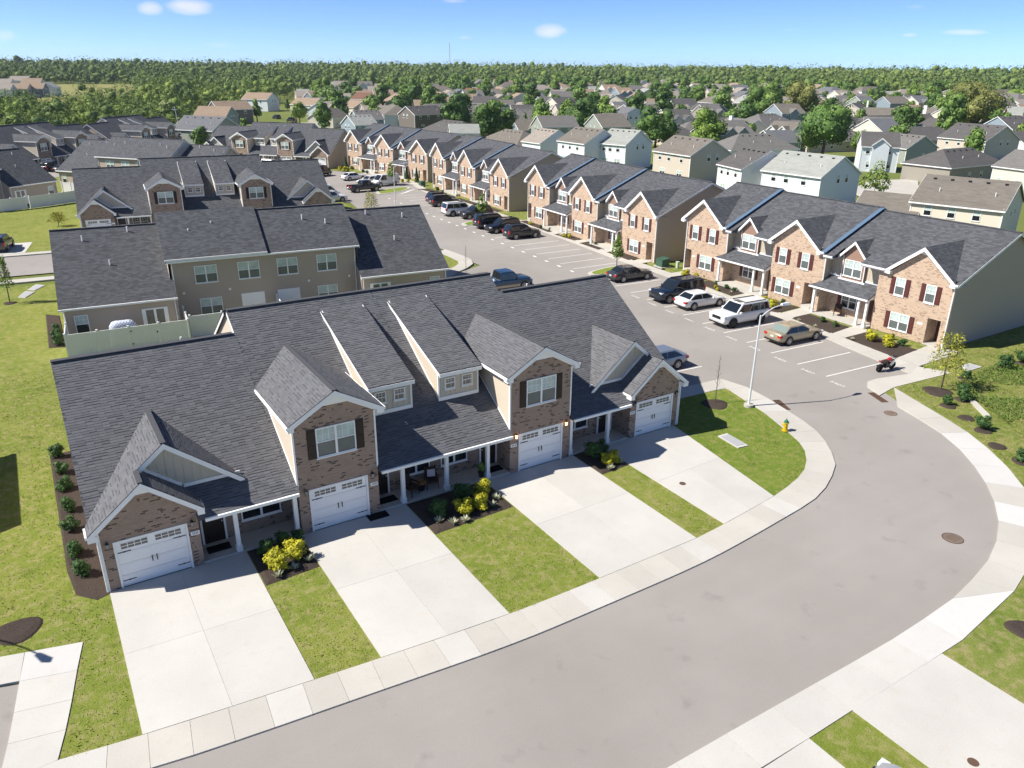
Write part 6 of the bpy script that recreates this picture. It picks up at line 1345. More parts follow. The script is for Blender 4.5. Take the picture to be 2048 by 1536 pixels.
ex = [[(-15.7, .2), (-15.7, -9.6), (-10.05, -9.6), (-10.05, .2)], [(-7.75, .2), (-7.75, -9.9), (-2.3, -9.9), (-2.3, .2)], [(2.05, .2), (2.05, -10), (7.95, -10), (7.95, .2)], [(9.75, .2), (9.75, -9.5), (15.5, -9.5), (15.5, .2)], [(-16, 0), (16, 0), (16, 15), (-16, 15)]] + BEDS[:5]
wi = WALK_A_IN
regA = [(-30, 56), (-14.5, 56), (-14.5, 30), (-16, 15), (16.5, 15), (17, 3.2), (20.4, 2.8)] + [tuple(p) for p in wi[::-1][2:18]] + [(-17.9, -8.5), (-16.8, -2.7), (-22, -1.2), (-30, 1)]
blades(regA, (-24, -10, 22, 30), 110000, .055, BL1, ex, 3)
regC = [(32.9, -3.4), (30.7, -9), (29.6, -10.9), (28.2, -13), (26.8, -15.2), (30, -19), (40, -20), (60, -10), (60, -3), (44, -1.8), (39, -3.9)]
blades(regC, (26, -20, 50, -1), 60000, .07, BL1, [], 4)
# street furniture laid in the ground
def flat_thing(name, label, cat, mb, matl, loc=(0, 0, 0), rz=0):
    o = obj(name, mb, matl, None, loc, rz); tag(o, label, cat); return o
for i, (x, y) in enumerate(MISC['manholes']):
    T = thing('manhole_cover', ['smaller tan manhole cover in the road near the storm drain', 'larger brown manhole cover in the outer half of the road bend'][i], 'manhole', (x, y, -.058))
    r = .36 if i == 0 else .42
    obj('frame', MB().cyl((0, 0, -.03), (0, 0, .006), r * 1.12, n=28), RUST, T); cv = obj('cover', MB().cyl((0, 0, 0), (0, 0, .012), r, n=28), m_concrete('manhole_iron', (.26, .20, .155) if i == 0 else (.20, .16, .13), .2), T)
    obj('cover_rib', (lambda m: [m.box(-.25 + k * .1, -r * .6, .012, -.22 + k * .1, r * .6, .016) for k in range(6)] and m)(MB()), RUST, cv)
for i, (x, y) in enumerate(MISC['small']): flat_thing('valve_cover', ['square patched valve cover in the road by the hydrant', 'round water valve cover nearer the kerb bend'][i], 'valve cover', MB().cyl((0, 0, -.02), (0, 0, .006), .15, n=16).box(-.26, -.22, -.02, .26, .22, .002), m_concrete('valve_iron', (.33, .30, .27), .2), (x, y, -.059), .5)
for i, (x, y) in enumerate(MISC['cleanout']): flat_thing('cleanout_cover', ['rusty oval cleanout cover in the fourth driveway', 'rusty oval cleanout cover in the lower right driveway'][i], 'cover', MB().cyl((0, 0, -.02), (0, 0, .012), .17, n=16), RUST, (x, y, .0), 0)
for i, g in enumerate(MISC['grate']):
    c = Vector((sum(p[0] for p in g) / 4, sum(p[1] for p in g) / 4)); a = Vector(g[1]); b = Vector(g[2]); an = math.atan2(b.y - a.y, b.x - a.x); L = (b - a).length
    T = thing('storm_drain', ['rusty storm drain at the kerb by the lamp post', 'rusty storm drain across the road from the lamp post'][i], 'storm drain', (c.x, c.y, -.055), an)
    obj('frame', MB().box(-L / 2, -.24, -.05, L / 2, -.18, .02).box(-L / 2, .18, -.05, L / 2, .24, .02).box(-L / 2, -.18, -.05, -L / 2 + .06, .18, .02).box(L / 2 - .06, -.18, -.05, L / 2, .18, .02).box(-L / 2, -.18, -.05, L / 2, .18, -.002), RUST, T)
    obj('grate_bar', (lambda m: [m.box(-L / 2 + .1 + k * (L - .2) / 9, -.18, -.0, -L / 2 + .14 + k * (L - .2) / 9, .18, .014) for k in range(10)] and m)(MB()), RUST, T)
labs = ['grey utility vault lid in the grass inside the road bend', 'pale utility vault lid in the grass beside the young yellow green tree', 'farther small concrete lid on the left lawn', 'nearer small concrete lid on the left lawn']
for i, q in enumerate(MISC['vault']):
    T = thing('utility_vault', labs[i], 'utility lid', (0, 0, 0)); c = Vector((sum(p[0] for p in q) / 4, sum(p[1] for p in q) / 4))
    obj('frame', MB().slab([(x, y, .03) for x, y in q], .1), CONC_W if i == 1 else CONC_D, T); obj('lid', MB().slab([(c.x + (x - c.x) * .86, c.y + (y - c.y) * .78, .045) for x, y in q], .03), m_concrete('vault_lid', (.42, .43, .44)), T)
tag(obj('kerb_stone', MB().slab([(34.7, -7.4, .12), (34.95, -7.6, .12), (33.3, -9.5, .12), (33.0, -9.3, .12)], .2), CONC), 'curved pale concrete headwall in the rough grass', 'headwall')
# ------------------------------------------------------------------ buildings
FG = 'fourplex houses with brown brick garages and charcoal roofs'
fourplex((0, 0, 0), 0, 'nearest fourplex house, its four garages facing the concrete driveways', FG, ('3520', '3508', '3512', '3516'), True, True, (1,))
fourplex((2.45, 48.3, 0), R(174.7), 'second fourplex house seen from its taupe back, with white vent pipes on the roof', FG, half=True)
fourplex((5.88, 77.1, 0), R(-5.9), 'third fourplex house, front facing the camera across the second one', FG)
fourplex((12.6, 126.5, 0), R(127.9), 'fourplex house seen from behind with two small upper windows above the third one', FG, near=False)
fourplex((31.2, 145.4, 0), R(-48.7), 'fourplex house facing right beside the far brick row, small round tree in front', FG, near=False)
fourplex((17.0, 185.9, 0), R(50.3), 'farthest fourplex house below the willow, angled to the right', FG, near=False)
fourplex((-5.4, 163.7, 0), R(47.3), 'fourplex house at the left edge with a columnar tree in front', FG, near=False)
fourplex((-31.5, 117.9, 0), R(216.0), 'fourplex house cut by the left edge, back wall behind the white fence', FG, near=False)
TG = 'brick townhouse rows along the parking lot'
townhouse_row((43.2, 28.27, 0), R(-90.1), 'nearest tan brick townhouse row at the right', TG)
townhouse_row((45.1, 61.6, .0), R(-93.7), 'second tan brick townhouse row, behind the empty parking stalls', TG)
townhouse_row((48.6, 98.3, 0), R(-93.3), 'third tan brick townhouse row, behind the tall street lamp', TG, near=False)
townhouse_row((45.85, 133.3, 0), R(-79.9), 'farthest tan brick townhouse row, behind the white van', TG, near=False)
house(-28.2, 13.6, 90, 8.4, 5.0, 8.0, 5.2, 'grey', 'white', '', 'white house beyond the left edge whose shadow falls on the lawn')
HG = 'suburban houses behind the townhouses'
for hrec in HOUSES: house(*hrec, group=HG)

# rest of the suburb: rows of houses on a grid of streets
occupied = [(h[0], h[1], 13) for h in HOUSES] + [(t[0], t[1], max(5, t[3] * .7)) for t in TREES]
def az_px(x, y):
    v = Vector((x + 15.678, y + 30.822, hh(x, y) + 4 - 19.97)); zc = v.dot(Vector(cf_)); return 1024 + 1547 * v.dot(Vector(cr_)) / zc
def wood_start(px): return np.interp(px, [560, 650, 1000, 1400, 1750, 2100], [470, 620, 700, 720, 640, 590])
cells = []
ux, uy = math.cos(R(-14)), math.sin(R(-14))
rr = random.Random(3)
for j in range(-8, 40):
    for i in range(-8, 60):
        off = 27 * j + (0 if j % 2 else 6)
        x = 60 + i * 16.8 * ux - off * uy; y = 60 + i * 16.8 * uy + off * ux
        x += rr.uniform(-1.5, 1.5); y += rr.uniform(-1.5, 1.5)
        d = math.hypot(x + 15.7, y + 30.8)
        v = Vector((x + 15.678, y + 30.822, 0)); 
        if v.dot(Vector((cf_[0], cf_[1], 0))) < 50: continue
        px = az_px(x, y)
        if px < 600 or px > 2130 or d > wood_start(px) - 8: continue
        if d < 215 + max(0, (1250 - px) * .12): continue
        if x < 75: continue
        if any((x - a) ** 2 + (y - b) ** 2 < c * c for a, b, c in occupied): continue
        if rr.random() < .06: continue
        cells.append((d, x, y, px))
cells.sort()
RC = ['tan', 'taupelight', 'taupelight', 'grey', 'grey', 'greybrown', 'greylight', 'tan', 'slate', 'greybrown', 'taupelight']; RN = ['grey', 'greybrown', 'greydark', 'grey', 'slate', 'greydark']
WC = ['cream', 'beige', 'white', 'blue', 'sage', 'cream', 'greige', 'whiteblue', 'slate', 'beige']
cn = {'tan': 'tan', 'taupelight': 'light taupe', 'grey': 'grey', 'greybrown': 'brown grey', 'greylight': 'pale grey', 'rust': 'rust brown', 'slate': 'slate grey', 'greydark': 'dark grey'}
wn_ = {'cream': 'cream', 'beige': 'sand', 'white': 'white', 'blue': 'blue', 'sage': 'sage', 'greige': 'greige', 'whiteblue': 'pale blue', 'slate': 'slate blue'}
nh = 0; far_r = {}; far_w = {}; far_t = MB()
MAXN = 300 - len(HOUSES)
for d, x, y, px in cells:
    near_ = d < 340; rc = rr.choice(RN if near_ and px > 900 else RC); wc = rr.choice(WC)
    two = rr.random() < .3; hw = rr.uniform(4.8, 6.2); L = rr.uniform(8, 12.5); ze = (5.2 if two else 2.9); zr = ze + hw * .52
    ang = -14 + rr.choice((0, 0, 90, 0)) + rr.uniform(-4, 4)
    kind = rr.choice(('hip', 'hip', '', 'gf', 'gg', 'v' if d < 380 else ''))
    if nh < MAXN:
        half = 'left' if px < 1000 else ('middle' if px < 1500 else 'right')
        house(x, y, ang, L, hw, zr, ze, rc, wc, kind, '%s roofed %s house in the %s far rows, %s' % (cn[rc], wn_[wc], half, 'two storeys' if two else 'one storey'), 'houses in the far rows', d < 420, False); nh += 1
    else:
        ca, sa = math.cos(R(ang)), math.sin(R(ang)); z0 = hh(x, y) - .2
        def tr3(p): return (x + p[0] * ca - p[1] * sa, y + p[0] * sa + p[1] * ca, z0 + p[2])
        w = far_w.setdefault(wc, MB()); r = far_r.setdefault(rc, MB()); l2 = L / 2; X = l2 + 3 if kind == 'hip' else l2
        w.add([tr3(p) for p in [(-X, -hw, 0), (X, -hw, 0), (X, hw, 0), (-X, hw, 0), (-X, -hw, ze), (X, -hw, ze), (X, hw, ze), (-X, hw, ze)]], [(0, 1, 5, 4), (1, 2, 6, 5), (2, 3, 7, 6), (3, 0, 4, 7)])
        if kind != 'hip': w.add([tr3(p) for p in [(-X, -hw, ze), (-X, hw, ze), (-X, 0, zr), (X, -hw, ze), (X, hw, ze), (X, 0, zr)]], [(0, 1, 2), (3, 4, 5)])
        e = .35; q = [(-X - e, -hw - e, ze - .2), (X + e, -hw - e, ze - .2), (X + e, hw + e, ze - .2), (-X - e, hw + e, ze - .2), (-l2 - (e if kind != 'hip' else 0), 0, zr), (l2 + (e if kind != 'hip' else 0), 0, zr)]
        r.add([tr3(p) for p in q], [(0, 1, 5, 4), (2, 3, 4, 5), (1, 2, 5), (3, 0, 4)] if kind == 'hip' else [(0, 1, 5, 4), (2, 3, 4, 5)])
if far_r:
    for dct, mm, nm in ((far_w, WALLS, 'distant_house_walls'), (far_r, ROOFS, 'distant_house_roofs')):
        for k, mb in dct.items(): o = obj(nm, mb, mm[k]); o['kind'] = 'stuff'; o['label'] = 'faraway suburban houses below the wood'; o['category'] = 'houses'
print('houses', nh, 'cells', len(cells))

# ------------------------------------------------------------------ trees
for t in TREES: tree(*t)
# small trees scattered between the far rows
protos = []
for i, kd in enumerate(('dark', 'mid', 'light', 'mid', 'dark')):
    rg = np.random.default_rng(50 + i); w, h = 1.0, 1.15; P, N, L = crown_points(w, h, .12, 1100, rg, 'round', 14, .2); N[:, 2] += .35
    vs, fs = [], []
    for l in L:
        v_, f_ = ico(l[:3], l[3] * .72, l[4] * .72, 6, 4); b = len(vs); vs += v_; fs += [tuple(q + b for q in f) for f in f_]
    protos.append(np_quads_mesh('crown', leaf_quads(P, N, .085, .75, .5, rg), LEAF[kd], (vs, fs)))
tkm = MB().cyl((0, 0, 0), (0, 0, .5), .03, .02, 6).mesh('trunk'); tkm.materials.append(BARK)
nt = 0; hc = [(c[1], c[2]) for c in cells] + [(h[0], h[1]) for h in HOUSES]
for k in range(6000):
    px = rr.uniform(620, 2080); d = 215 + rr.uniform(0, 1) ** .7 * (wood_start(px) - 215); a = math.atan2(cf_[0], cf_[1]) + math.atan((px - 1024) / 1547 / 1.06)
    x = -15.7 + d * math.sin(a); y = -30.8 + d * math.cos(a)
    if x < 70 or any((x - u) ** 2 + (y - v) ** 2 < 62 for u, v in hc): continue
    if any((x - u) ** 2 + (y - v) ** 2 < (c * .7) ** 2 for u, v, c in occupied): continue
    nt += 1
    if nt > 290: break
    hc.append((x, y))
    kd_ = ['dark green', 'mid green', 'light green', 'mid green', 'dark green'][nt % 5]; s = rr.uniform(4.5, 11.0)
    T = thing('tree', '%s %s tree between far house rows, %s of view, %s horizon' % ('small' if s < 6 else ('medium' if s < 8.5 else 'large'), kd_, 'left' if px < 950 else ('centre' if px < 1300 else ('centre right' if px < 1650 else 'right')), 'far off near' if d > 450 else 'well below'), 'tree', (x, y, hh(x, y) - .1), rr.uniform(0, 6), 'trees between the far rows')
    for nm, me in (('crown', protos[nt % 5]), ('trunk', tkm)):
        o = bpy.data.objects.new(nm, me); C.objects.link(o); o.parent = T; o.scale = (s, s, s * rr.uniform(.9, 1.2))
print('scattered trees', nt)

# the woods
def woodland(name, spec, label, seed, wm):
    rg = np.random.default_rng(seed); VS = []
    EV = []; EF = []
    for (x, y, w, h, leaf, n) in spec:
        P, N, L = crown_points(w, h, h * .02, n, rg, 'round', 14, .38 if leaf < .7 else .2); N[:, 2] += .3
        P = P + np.array([x, y, hh(x, y) - .3]); VS.append(leaf_quads(P, N, leaf, .75, .65, rg))
        for l in L[-3:]:
            v_, f_ = ico((l[0] + x, l[1] + y, l[2] + hh(x, y) - .3), l[3] * .5, l[4] * .5, 5, 3); b = len(EV); EV += v_; EF += [tuple(q + b for q in f) for f in f_]
    me = np_quads_mesh(name, np.concatenate(VS), wm, (EV, EF)); o = bpy.data.objects.new(name, me); C.objects.link(o); o['kind'] = 'stuff'; o['label'] = label; o['category'] = 'woodland'
    print(name, len(spec), 'quads', sum(len(v) for v in VS) // 4)
near_w = []; far_w_ = []
a0 = math.atan2(cf_[0], cf_[1])
def pol(px, d): a = a0 + math.atan((px - 1024) / 1547 / 1.03); return -15.7 + d * math.sin(a), -30.8 + d * math.cos(a)
rw = random.Random(11)
d = 288.0
while d < 1330:
    step = 7.0 + max(0, d - 288) * .0125
    px = -90.0
    while px < 2150:
        p = px + rw.uniform(-.4, .4) * step / d * 1547; dd = d + rw.uniform(-.4, .4) * step
        if p < 110: ok = 288 < dd < 425 or dd > 690
        elif p < 300: ok = 288 < dd < 395 + (p - 110) * .25 or dd > 735
        elif p < 385: ok = dd > 292
        elif p < 560: ok = dd > 405 + (p - 385) * .15
        else: ok = dd > wood_start(p)
        if ok and not (900 < dd < 1150 and rw.random() < .25):
            x, y = pol(p, dd); w = step * min(2.3, math.exp(rw.gauss(.25, .34))); hgt = min(12.5, w * rw.uniform(.55, .95)) if dd < 500 else (rw.uniform(5.5, 11) if rw.random() < .6 else rw.uniform(10, 15))
            if dd < 380: hgt *= .72
            if not any((x - q[0]) ** 2 + (y - q[1]) ** 2 < 150 for q in HOUSES):
                if dd < 520: near_w.append((x, y, w, hgt, .52, int(560 * (w / step) ** 1.5)))
                else: far_w_.append((x, y, w, hgt, .85 + (dd - 500) * .0010, 150 if dd < 900 else 85))
        px += step / d * 1547 * .95
    d += step * .95
woodland('woodland', near_w, 'dense bright green wood behind the fourplex houses', 21, LEAF['wood'])
woodland('woodland', far_w_, 'dark wooded ridge along the horizon', 22, WOOD_FAR)

# ------------------------------------------------------------------ shrubs
SG = 'shrubs in the planting beds'
n_ = [0]
def sh(x, y, w, h, kind, label): n_[0] += 1; shrub(x, y, w, h, kind, label, SG, .0, n_[0])
for x, y, w, l in [(-9.25, -2.05, 1.25, 'golden shrub at the left of the bed between the first two driveways'), (-8.45, -1.65, 1.3, 'golden shrub at the right of the bed between the first two driveways')]: sh(x, y, w, .95, 'gold', l)
for x, y, w, l in [(-9.4, -.75, .95, 'dark green shrub, left one behind the golden pair by the first porch'), (-8.6, -.6, 1.0, 'dark green shrub, middle one behind the golden pair by the first porch'), (-8.0, -.7, .8, 'dark green shrub, right one behind the golden pair by the first porch')]: sh(x, y, w, .85, 'bush', l)
for x, y, w, l in [(.55, -2.2, 1.15, 'front golden shrub nearest the driveway in the central porch bed'), (1.3, -1.25, 1.2, 'rear golden shrub by the third driveway in the central porch bed'), (-.4, -2.3, 1.15, 'left golden shrub in the front of the central porch bed')]: sh(x, y, w, .9, 'gold', l)
for x, y, w, l in [(-1.4, -1.7, 1.2, 'dark green shrub at the left end of the central porch bed'), (.2, -1.1, 1.3, 'dark green shrub between the golden ones in the central porch bed')]: sh(x, y, w, .95, 'bush', l)
sh(8.75, -1.9, 1.0, .75, 'gold', 'low golden shrub left one before the fourth porch'); sh(9.3, -1.85, .95, .7, 'gold', 'low golden shrub right one before the fourth porch'); sh(8.6, -.8, 1.3, .95, 'bush', 'dark shrub in the shade of the fourth porch'); sh(9.3, -.7, 1.0, .9, 'bush', 'dark shrub beside the fourth driveway in shade')
for i, (x, y) in enumerate([(-9.45, -2.62), (-8.7, -2.45), (-7.98, -2.2), (1.2, -2.4), (1.7, -1.9), (-.6, -2.9), (-1.2, -2.8), (-1.7, -2.3), (9.5, -2.2), (8.6, -2.4)]): sh(x, y, .6, .33, 'spike', 'pale striped grass tuft on the mulch beside golden shrubs')
for i, (x, y) in enumerate(MISC['sidebush']): sh(x - .25, y, .95, .8, 'bush', '%s round dark shrub in the strip along the left wall, counting from the rear' % ['first', 'second', 'third', 'fourth', 'fifth', 'sixth', 'seventh'][i])
for i, (x, y) in enumerate([(-15.2, 36.5), (-15.1, 38.2), (-15.2, 35.2)]): sh(x, y, 1.0, 1.0, 'bush', 'dark shrub at the left corner of the second fourplex')
for i, ((x, y), w) in enumerate(GOLD): sh(x, y, w * 1.15, w * .85, 'gold', 'golden green shrub in a mulch bed before the brick townhouses')
for i, ((x, y), w) in enumerate(GREENB): sh(x, y, w * 1.15, w * .85, 'bush', 'clipped dark green shrub in a mulch bed before the brick townhouses')
for i, ((x, y), w) in enumerate(MISC['bushes']): sh(x, y, w, w * .85, 'bush', ['small young shrub in a ring left of the yellow green tree foot', 'young shrub by the new white pavement slab at the bend', 'small shrub in front of the pale vault lid', 'full shrub right of the pale vault lid', 'full shrub cut by the right edge beyond the vault lid', 'shrub in the shadow of the yellow green tree', 'shrub at the right edge beside the outer pavement'][i])
for i, (x, y) in enumerate([(39.1, 4.6), (39.5, 10.2), (39.3, 8.4), (41.2, 19.6), (42.9, 50.6), (42.8, 44)]): sh(x, y, .5, .28, 'spike', 'pale low plant in a mulch bed before the brick townhouses')
for i, ((x, y), h) in enumerate(CONES):
    T = thing('conifer', ['clipped cone conifer at the left end of the farthest brick row', 'clipped cone conifer at the porch behind the white van', 'tallest clipped cone conifer right of the white van'][i], 'conifer', (x, y, 0))
    rg = np.random.default_rng(i); m = 1500; t = rg.uniform(0, 1, m); a = rg.uniform(0, 6.283, m); r = .42 * (1 - t) ** .7; P = np.stack([r * np.cos(a), r * np.sin(a), .1 + t * h], 1); N = np.stack([np.cos(a), np.sin(a), np.full(m, .5)], 1)
    obj('crown', np_quads_mesh('crown', leaf_quads(P, N, .16, .8, .5, rg), LEAF['bush']), None, T); obj('trunk', MB().cyl((0, 0, 0), (0, 0, .5), .05), BARK, T)

# ------------------------------------------------------------------ lamps, poles, hydrant, boxes
def lamp(x, y, h, ang, label, arm=2.3):
    T = thing('street_lamp', label, 'street lamp', (x, y, 0), R(ang), 'street lamps')
    obj('base', MB().cyl((0, 0, -.03), (0, 0, .14), .30, n=16), CONC, T)
    obj('pole', MB().cyl((0, 0, .1), (0, 0, h), .075, .05, 10), GALV, T)
    pts = [(0, 0, h - .15), (.5, 0, h + .14), (1.1, 0, h + .34), (arm - .5, 0, h + .42)]
    a = obj('arm', MB().tube(pts, .035), GALV, T)
    obj('lamp_head', MB().add([(arm - .6, -.09, h + .38), (arm, -.17, h + .37), (arm + .28, 0, h + .36), (arm, .17, h + .37), (arm - .6, .09, h + .38), (arm - .55, -.06, h + .50), (arm + .02, -.12, h + .50), (arm + .2, 0, h + .45), (arm + .02, .12, h + .50), (arm - .55, .06, h + .50)], [(4, 3, 2, 1, 0), (5, 6, 7, 8, 9), (0, 1, 6, 5), (1, 2, 7, 6), (2, 3, 8, 7), (3, 4, 9, 8), (4, 0, 5, 9)]), GALV, T)
lamp(21.64, -.32, 6.1, -2, 'tall white street lamp on the sidewalk near the road bend, arm reaching right')
lamp(33.6, 81.5, 6.1, 2, 'white street lamp in the parking lot before the third brick row')
lamp(-24.9, 1.1, 6.1, -62, 'street lamp beyond the left edge that throws its shadow on the mulch patch')
lamp(100, 292, 5.5, 180, 'street lamp on the short far street', 1.6)
def wpole(x, y, h, label, lean=0, mt=BARK, r=.16):
    T = thing('utility_pole', label, 'utility pole', (x, y, hh(x, y))); obj('pole', MB().cyl((0, 0, -.2), (lean, 0, h), r, r * .7, 8), mt, T); obj('crossarm', MB().box(-.9 + lean, -.06, h - .9, .9 + lean, .06, h - .75), mt, T)
wpole(-14.5, 283, 9.0, 'leaning dark wooden utility pole at the left edge by the wood', -1.6)
wpole(27.2, 214, 9.6, 'pale leaning utility pole before the willow', -.9, GALV, .12)
T = thing('radio_mast', 'thin radio mast far beyond the wood, above the horizon', 'mast', (605, 1145, 16)); obj('mast', (lambda m: [m.cyl((math.cos(q) * 1.2, math.sin(q) * 1.2, 0), (math.cos(q) * .4, math.sin(q) * .4, 41), .16, n=4) for q in (0, 2.1, 4.2)] and [m.box(-.9, -.05, z, .9, .05, z + .15) for z in range(2, 40, 3)] and m)(MB()), mat('mast_steel', (.45, .45, .47)), T); obj('beacon', MB().cyl((0, 0, 41), (0, 0, 43), .5, n=6), mat('mast_white', (.7, .7, .7)), T)
hx, hy = MISC['hyd']
YEL = mat('hydrant_yellow', (.62, .42, .015), .4, .4); GRN = mat('hydrant_green', (.03, .15, .09), .4, .4)
T = thing('fire_hydrant', 'yellow fire hydrant with green bonnet beside the curved sidewalk', 'fire hydrant', (hx, hy, 0), R(30))
obj('barrel', MB().cyl((0, 0, 0), (0, 0, .06), .19, n=12).cyl((0, 0, .06), (0, 0, .52), .13, .125, 12).cyl((0, 0, .50), (0, 0, .55), .18, n=12), YEL, T)
obj('bonnet', MB().cyl((0, 0, .55), (0, 0, .68), .15, .10, 12).cyl((0, 0, .68), (0, 0, .74), .10, .03, 12).cyl((0, 0, .74), (0, 0, .80), .03, n=5), GRN, T)
for a in ((0, 1), (1, 0), (-1, 0)): obj('nozzle', MB().cyl((a[0] * .1, a[1] * .1, .38), (a[0] * .22, a[1] * .22, .38), .065, n=8), YEL, T)
def xfmr(x, y, ang, label, s=1.0):
    T = thing('transformer_box', label, 'transformer', (x, y, 0), R(ang)); obj('pad', MB().box(-.75 * s, -.7 * s, -.03, .75 * s, .7 * s, .06), CONC, T); g = mat('transformer_green', (.05, .11, .075), .5)
    obj('cabinet', MB().box(-.55 * s, -.5 * s, .06, .55 * s, .5 * s, .85 * s), g, T); obj('lid', MB().add([(-.58 * s, -.54 * s, .85 * s), (.58 * s, -.54 * s, .85 * s), (.58 * s, .54 * s, .98 * s), (-.58 * s, .54 * s, .98 * s), (-.58 * s, .54 * s, .85 * s), (.58 * s, .54 * s, .85 * s)], [(0, 1, 2, 3), (3, 2, 5, 4), (0, 3, 4), (1, 5, 2)]), g, T)
xfmr(43.0, 31.3, -95, 'green transformer box on the grass gap between the two nearest brick rows'); xfmr(47.8, 101.3, -90, 'green transformer box on the grass before the third brick row', .9)
T = thing('utility_pedestal', 'small pale green utility pedestal beside the transformer box', 'pedestal', (44.0, 30.0, 0)); obj('cabinet', MB().box(-.14, -.14, 0, .14, .14, .62), mat('pedestal_green', (.42, .52, .40), .6), T); obj('cap', MB().box(-.17, -.17, .62, .17, .17, .70), mat('pedestal_cap', (.5, .6, .48), .6), T)

# ------------------------------------------------------------------ vinyl fences
def fence(pts, label, h=1.8, gate=None):
    T = thing('vinyl_fence', label, 'fence', (pts[0][0], pts[0][1], 0), 0, 'white vinyl fences behind the fourplex houses'); o = Vector(pts[0])
    for si, (a, b) in enumerate(zip(pts, pts[1:])):
        a = Vector(a); b = Vector(b); L = (b - a).length; n = max(1, round(L / 2.4)); an = math.atan2(b.y - a.y, b.x - a.x)
        for i in range(n):
            p = a.lerp(b, i / n); q = a.lerp(b, (i + 1) / n); l = (q - p).length
            def g(l=l):
                m = MB(); k = max(1, int(l / .16))
                for j in range(k): m.box(.07 + (l - .14) * j / k, -.016, .06, .07 + (l - .14) * (j + 1) / k - .006, .016, h - .12)
                m.box(.06, -.03, h - .14, l - .06, .03, h - .03); m.box(.06, -.03, .04, l - .06, .03, .14); return m
            gt = gate is not None and (si, i) == gate
            pn = obj('gate_panel' if gt else 'fence_panel', g(), VINYL, T, (p.x - o.x, p.y - o.y, 0), an)
            if gt: obj('hinge', MB().box(.08, -.06, 1.4, .22, -.03, 1.46).box(.08, -.06, .4, .22, -.03, .46), DARKM, pn); obj('latch', MB().box(l - .2, -.07, 1.1, l - .1, -.03, 1.2), DARKM, pn)
        for i in range(n + 1):
            if i == 0 and si > 0: continue
            p = a.lerp(b, i / n); ps = obj('fence_post', cmesh(('fpost', h), lambda: MB().box(-.065, -.065, 0, .065, .065, h + .05), 'fence_post', VINYL), None, T, (p.x - o.x, p.y - o.y, 0), an)
            obj('post_cap', cmesh(('fcap', h), lambda: MB().box(-.08, -.08, h + .05, .08, .08, h + .075).add([(-.07, -.07, h + .075), (.07, -.07, h + .075), (.07, .07, h + .075), (-.07, .07, h + .075), (0, 0, h + .13)], [(0, 1, 4), (1, 2, 4), (2, 3, 4), (3, 0, 4)]), 'post_cap', VINYL), None, ps)
fence([(-14.5, 34.6), (-14.75, 31.7), (-6.35, 31.15), (-6.0, 34.8)], 'white vinyl fence with a gate, enclosing the left patio behind the second fourplex', gate=(1, 2))
fence([(-6.05, 32.0), (1.2, 31.5), (1.6, 34.6)], 'white vinyl fence continuing right of the gated patio')
fence([(1.5, 31.4), (9.6, 30.4), (9.9, 33.4)], 'white vinyl fence hidden mostly behind the nearest roof')
fence([(-18.5, 105.4), (-14.8, 106.9)], 'left white vinyl fence section by the green lawn'); fence([(-14.3, 106.9), (-11.5, 108.2), (-7.8, 110.6), (-5.5, 113.0)], 'long white vinyl fence on the green lawn behind the left edge house')
fence([(-9.0, 122.2), (-6.6, 119.5), (-5.6, 113.2)], 'white vinyl fence side between two fourplex houses')
# covered grill, porch things
HAZE = bpy.data.materials.new('haze'); HAZE.use_nodes = True; hn = HAZE.node_tree; hn.nodes.remove(hn.nodes['Principled BSDF'])
pv = hn.nodes.new('ShaderNodeVolumePrincipled'); pv.inputs['Color'].default_value = (.80, .88, 1, 1); pv.inputs['Density'].default_value = .00009; pv.inputs['Anisotropy'].default_value = .3
hn.links.new(pv.outputs[0], hn.nodes['Material Output'].inputs['Volume'])
ho = obj('haze', MB().box(-3500, -1500, -1.6, 3500, 4600, 72), HAZE); ho['kind'] = 'stuff'; ho['label'] = 'faint summer haze over the suburb'; ho['category'] = 'haze'
T = thing('covered_grill', 'grill under a blue and white patterned cover behind the gated fence', 'covered grill', (-10.75, 33.2, 0), R(-6))
def mcov():
    m = mat('patterned_cover', (.6, .65, .72), .8); t = NT(m); s = t.sep(t.obj()); v = t.comb(t.math('ADD', s[0], s[2]), t.math('SUBTRACT', s[0], s[2])); b = t.n('ShaderNodeTexBrick'); b.offset = 0; b.inputs['Scale'].default_value = 1; b.inputs['Brick Width'].default_value = .22; b.inputs['Row Height'].default_value = .22; b.inputs['Mortar Size'].default_value = .03
    b.inputs['Color1'].default_value = (.30, .36, .50, 1); b.inputs['Color2'].default_value = (.36, .42, .55, 1); b.inputs['Mortar'].default_value = (.75, .77, .8, 1); t.l(v, b.inputs['Vector']); t.col(b.outputs['Color']); return m
v_, f_ = [], []
for j, (z, k) in enumerate(((0.05, 1.0), (.9, .98), (1.45, .95), (1.7, .8), (1.82, .5))):
    for i in range(16):
        a = 2 * math.pi * i / 16; ex_ = .6; v_.append((1.0 * k * math.copysign(abs(math.cos(a)) ** ex_, math.cos(a)), .45 * k * math.copysign(abs(math.sin(a)) ** ex_, math.sin(a)) * (1 + .05 * math.sin(a * 5)), z + .03 * math.sin(a * 3)))
for j in range(4):
    for i in range(16): f_.append((j * 16 + i, j * 16 + (i + 1) % 16, (j + 1) * 16 + (i + 1) % 16, (j + 1) * 16 + i))
f_.append(tuple(range(64, 80)))
obj('cover', MB().add(v_, f_), mcov(), T, smooth=True)
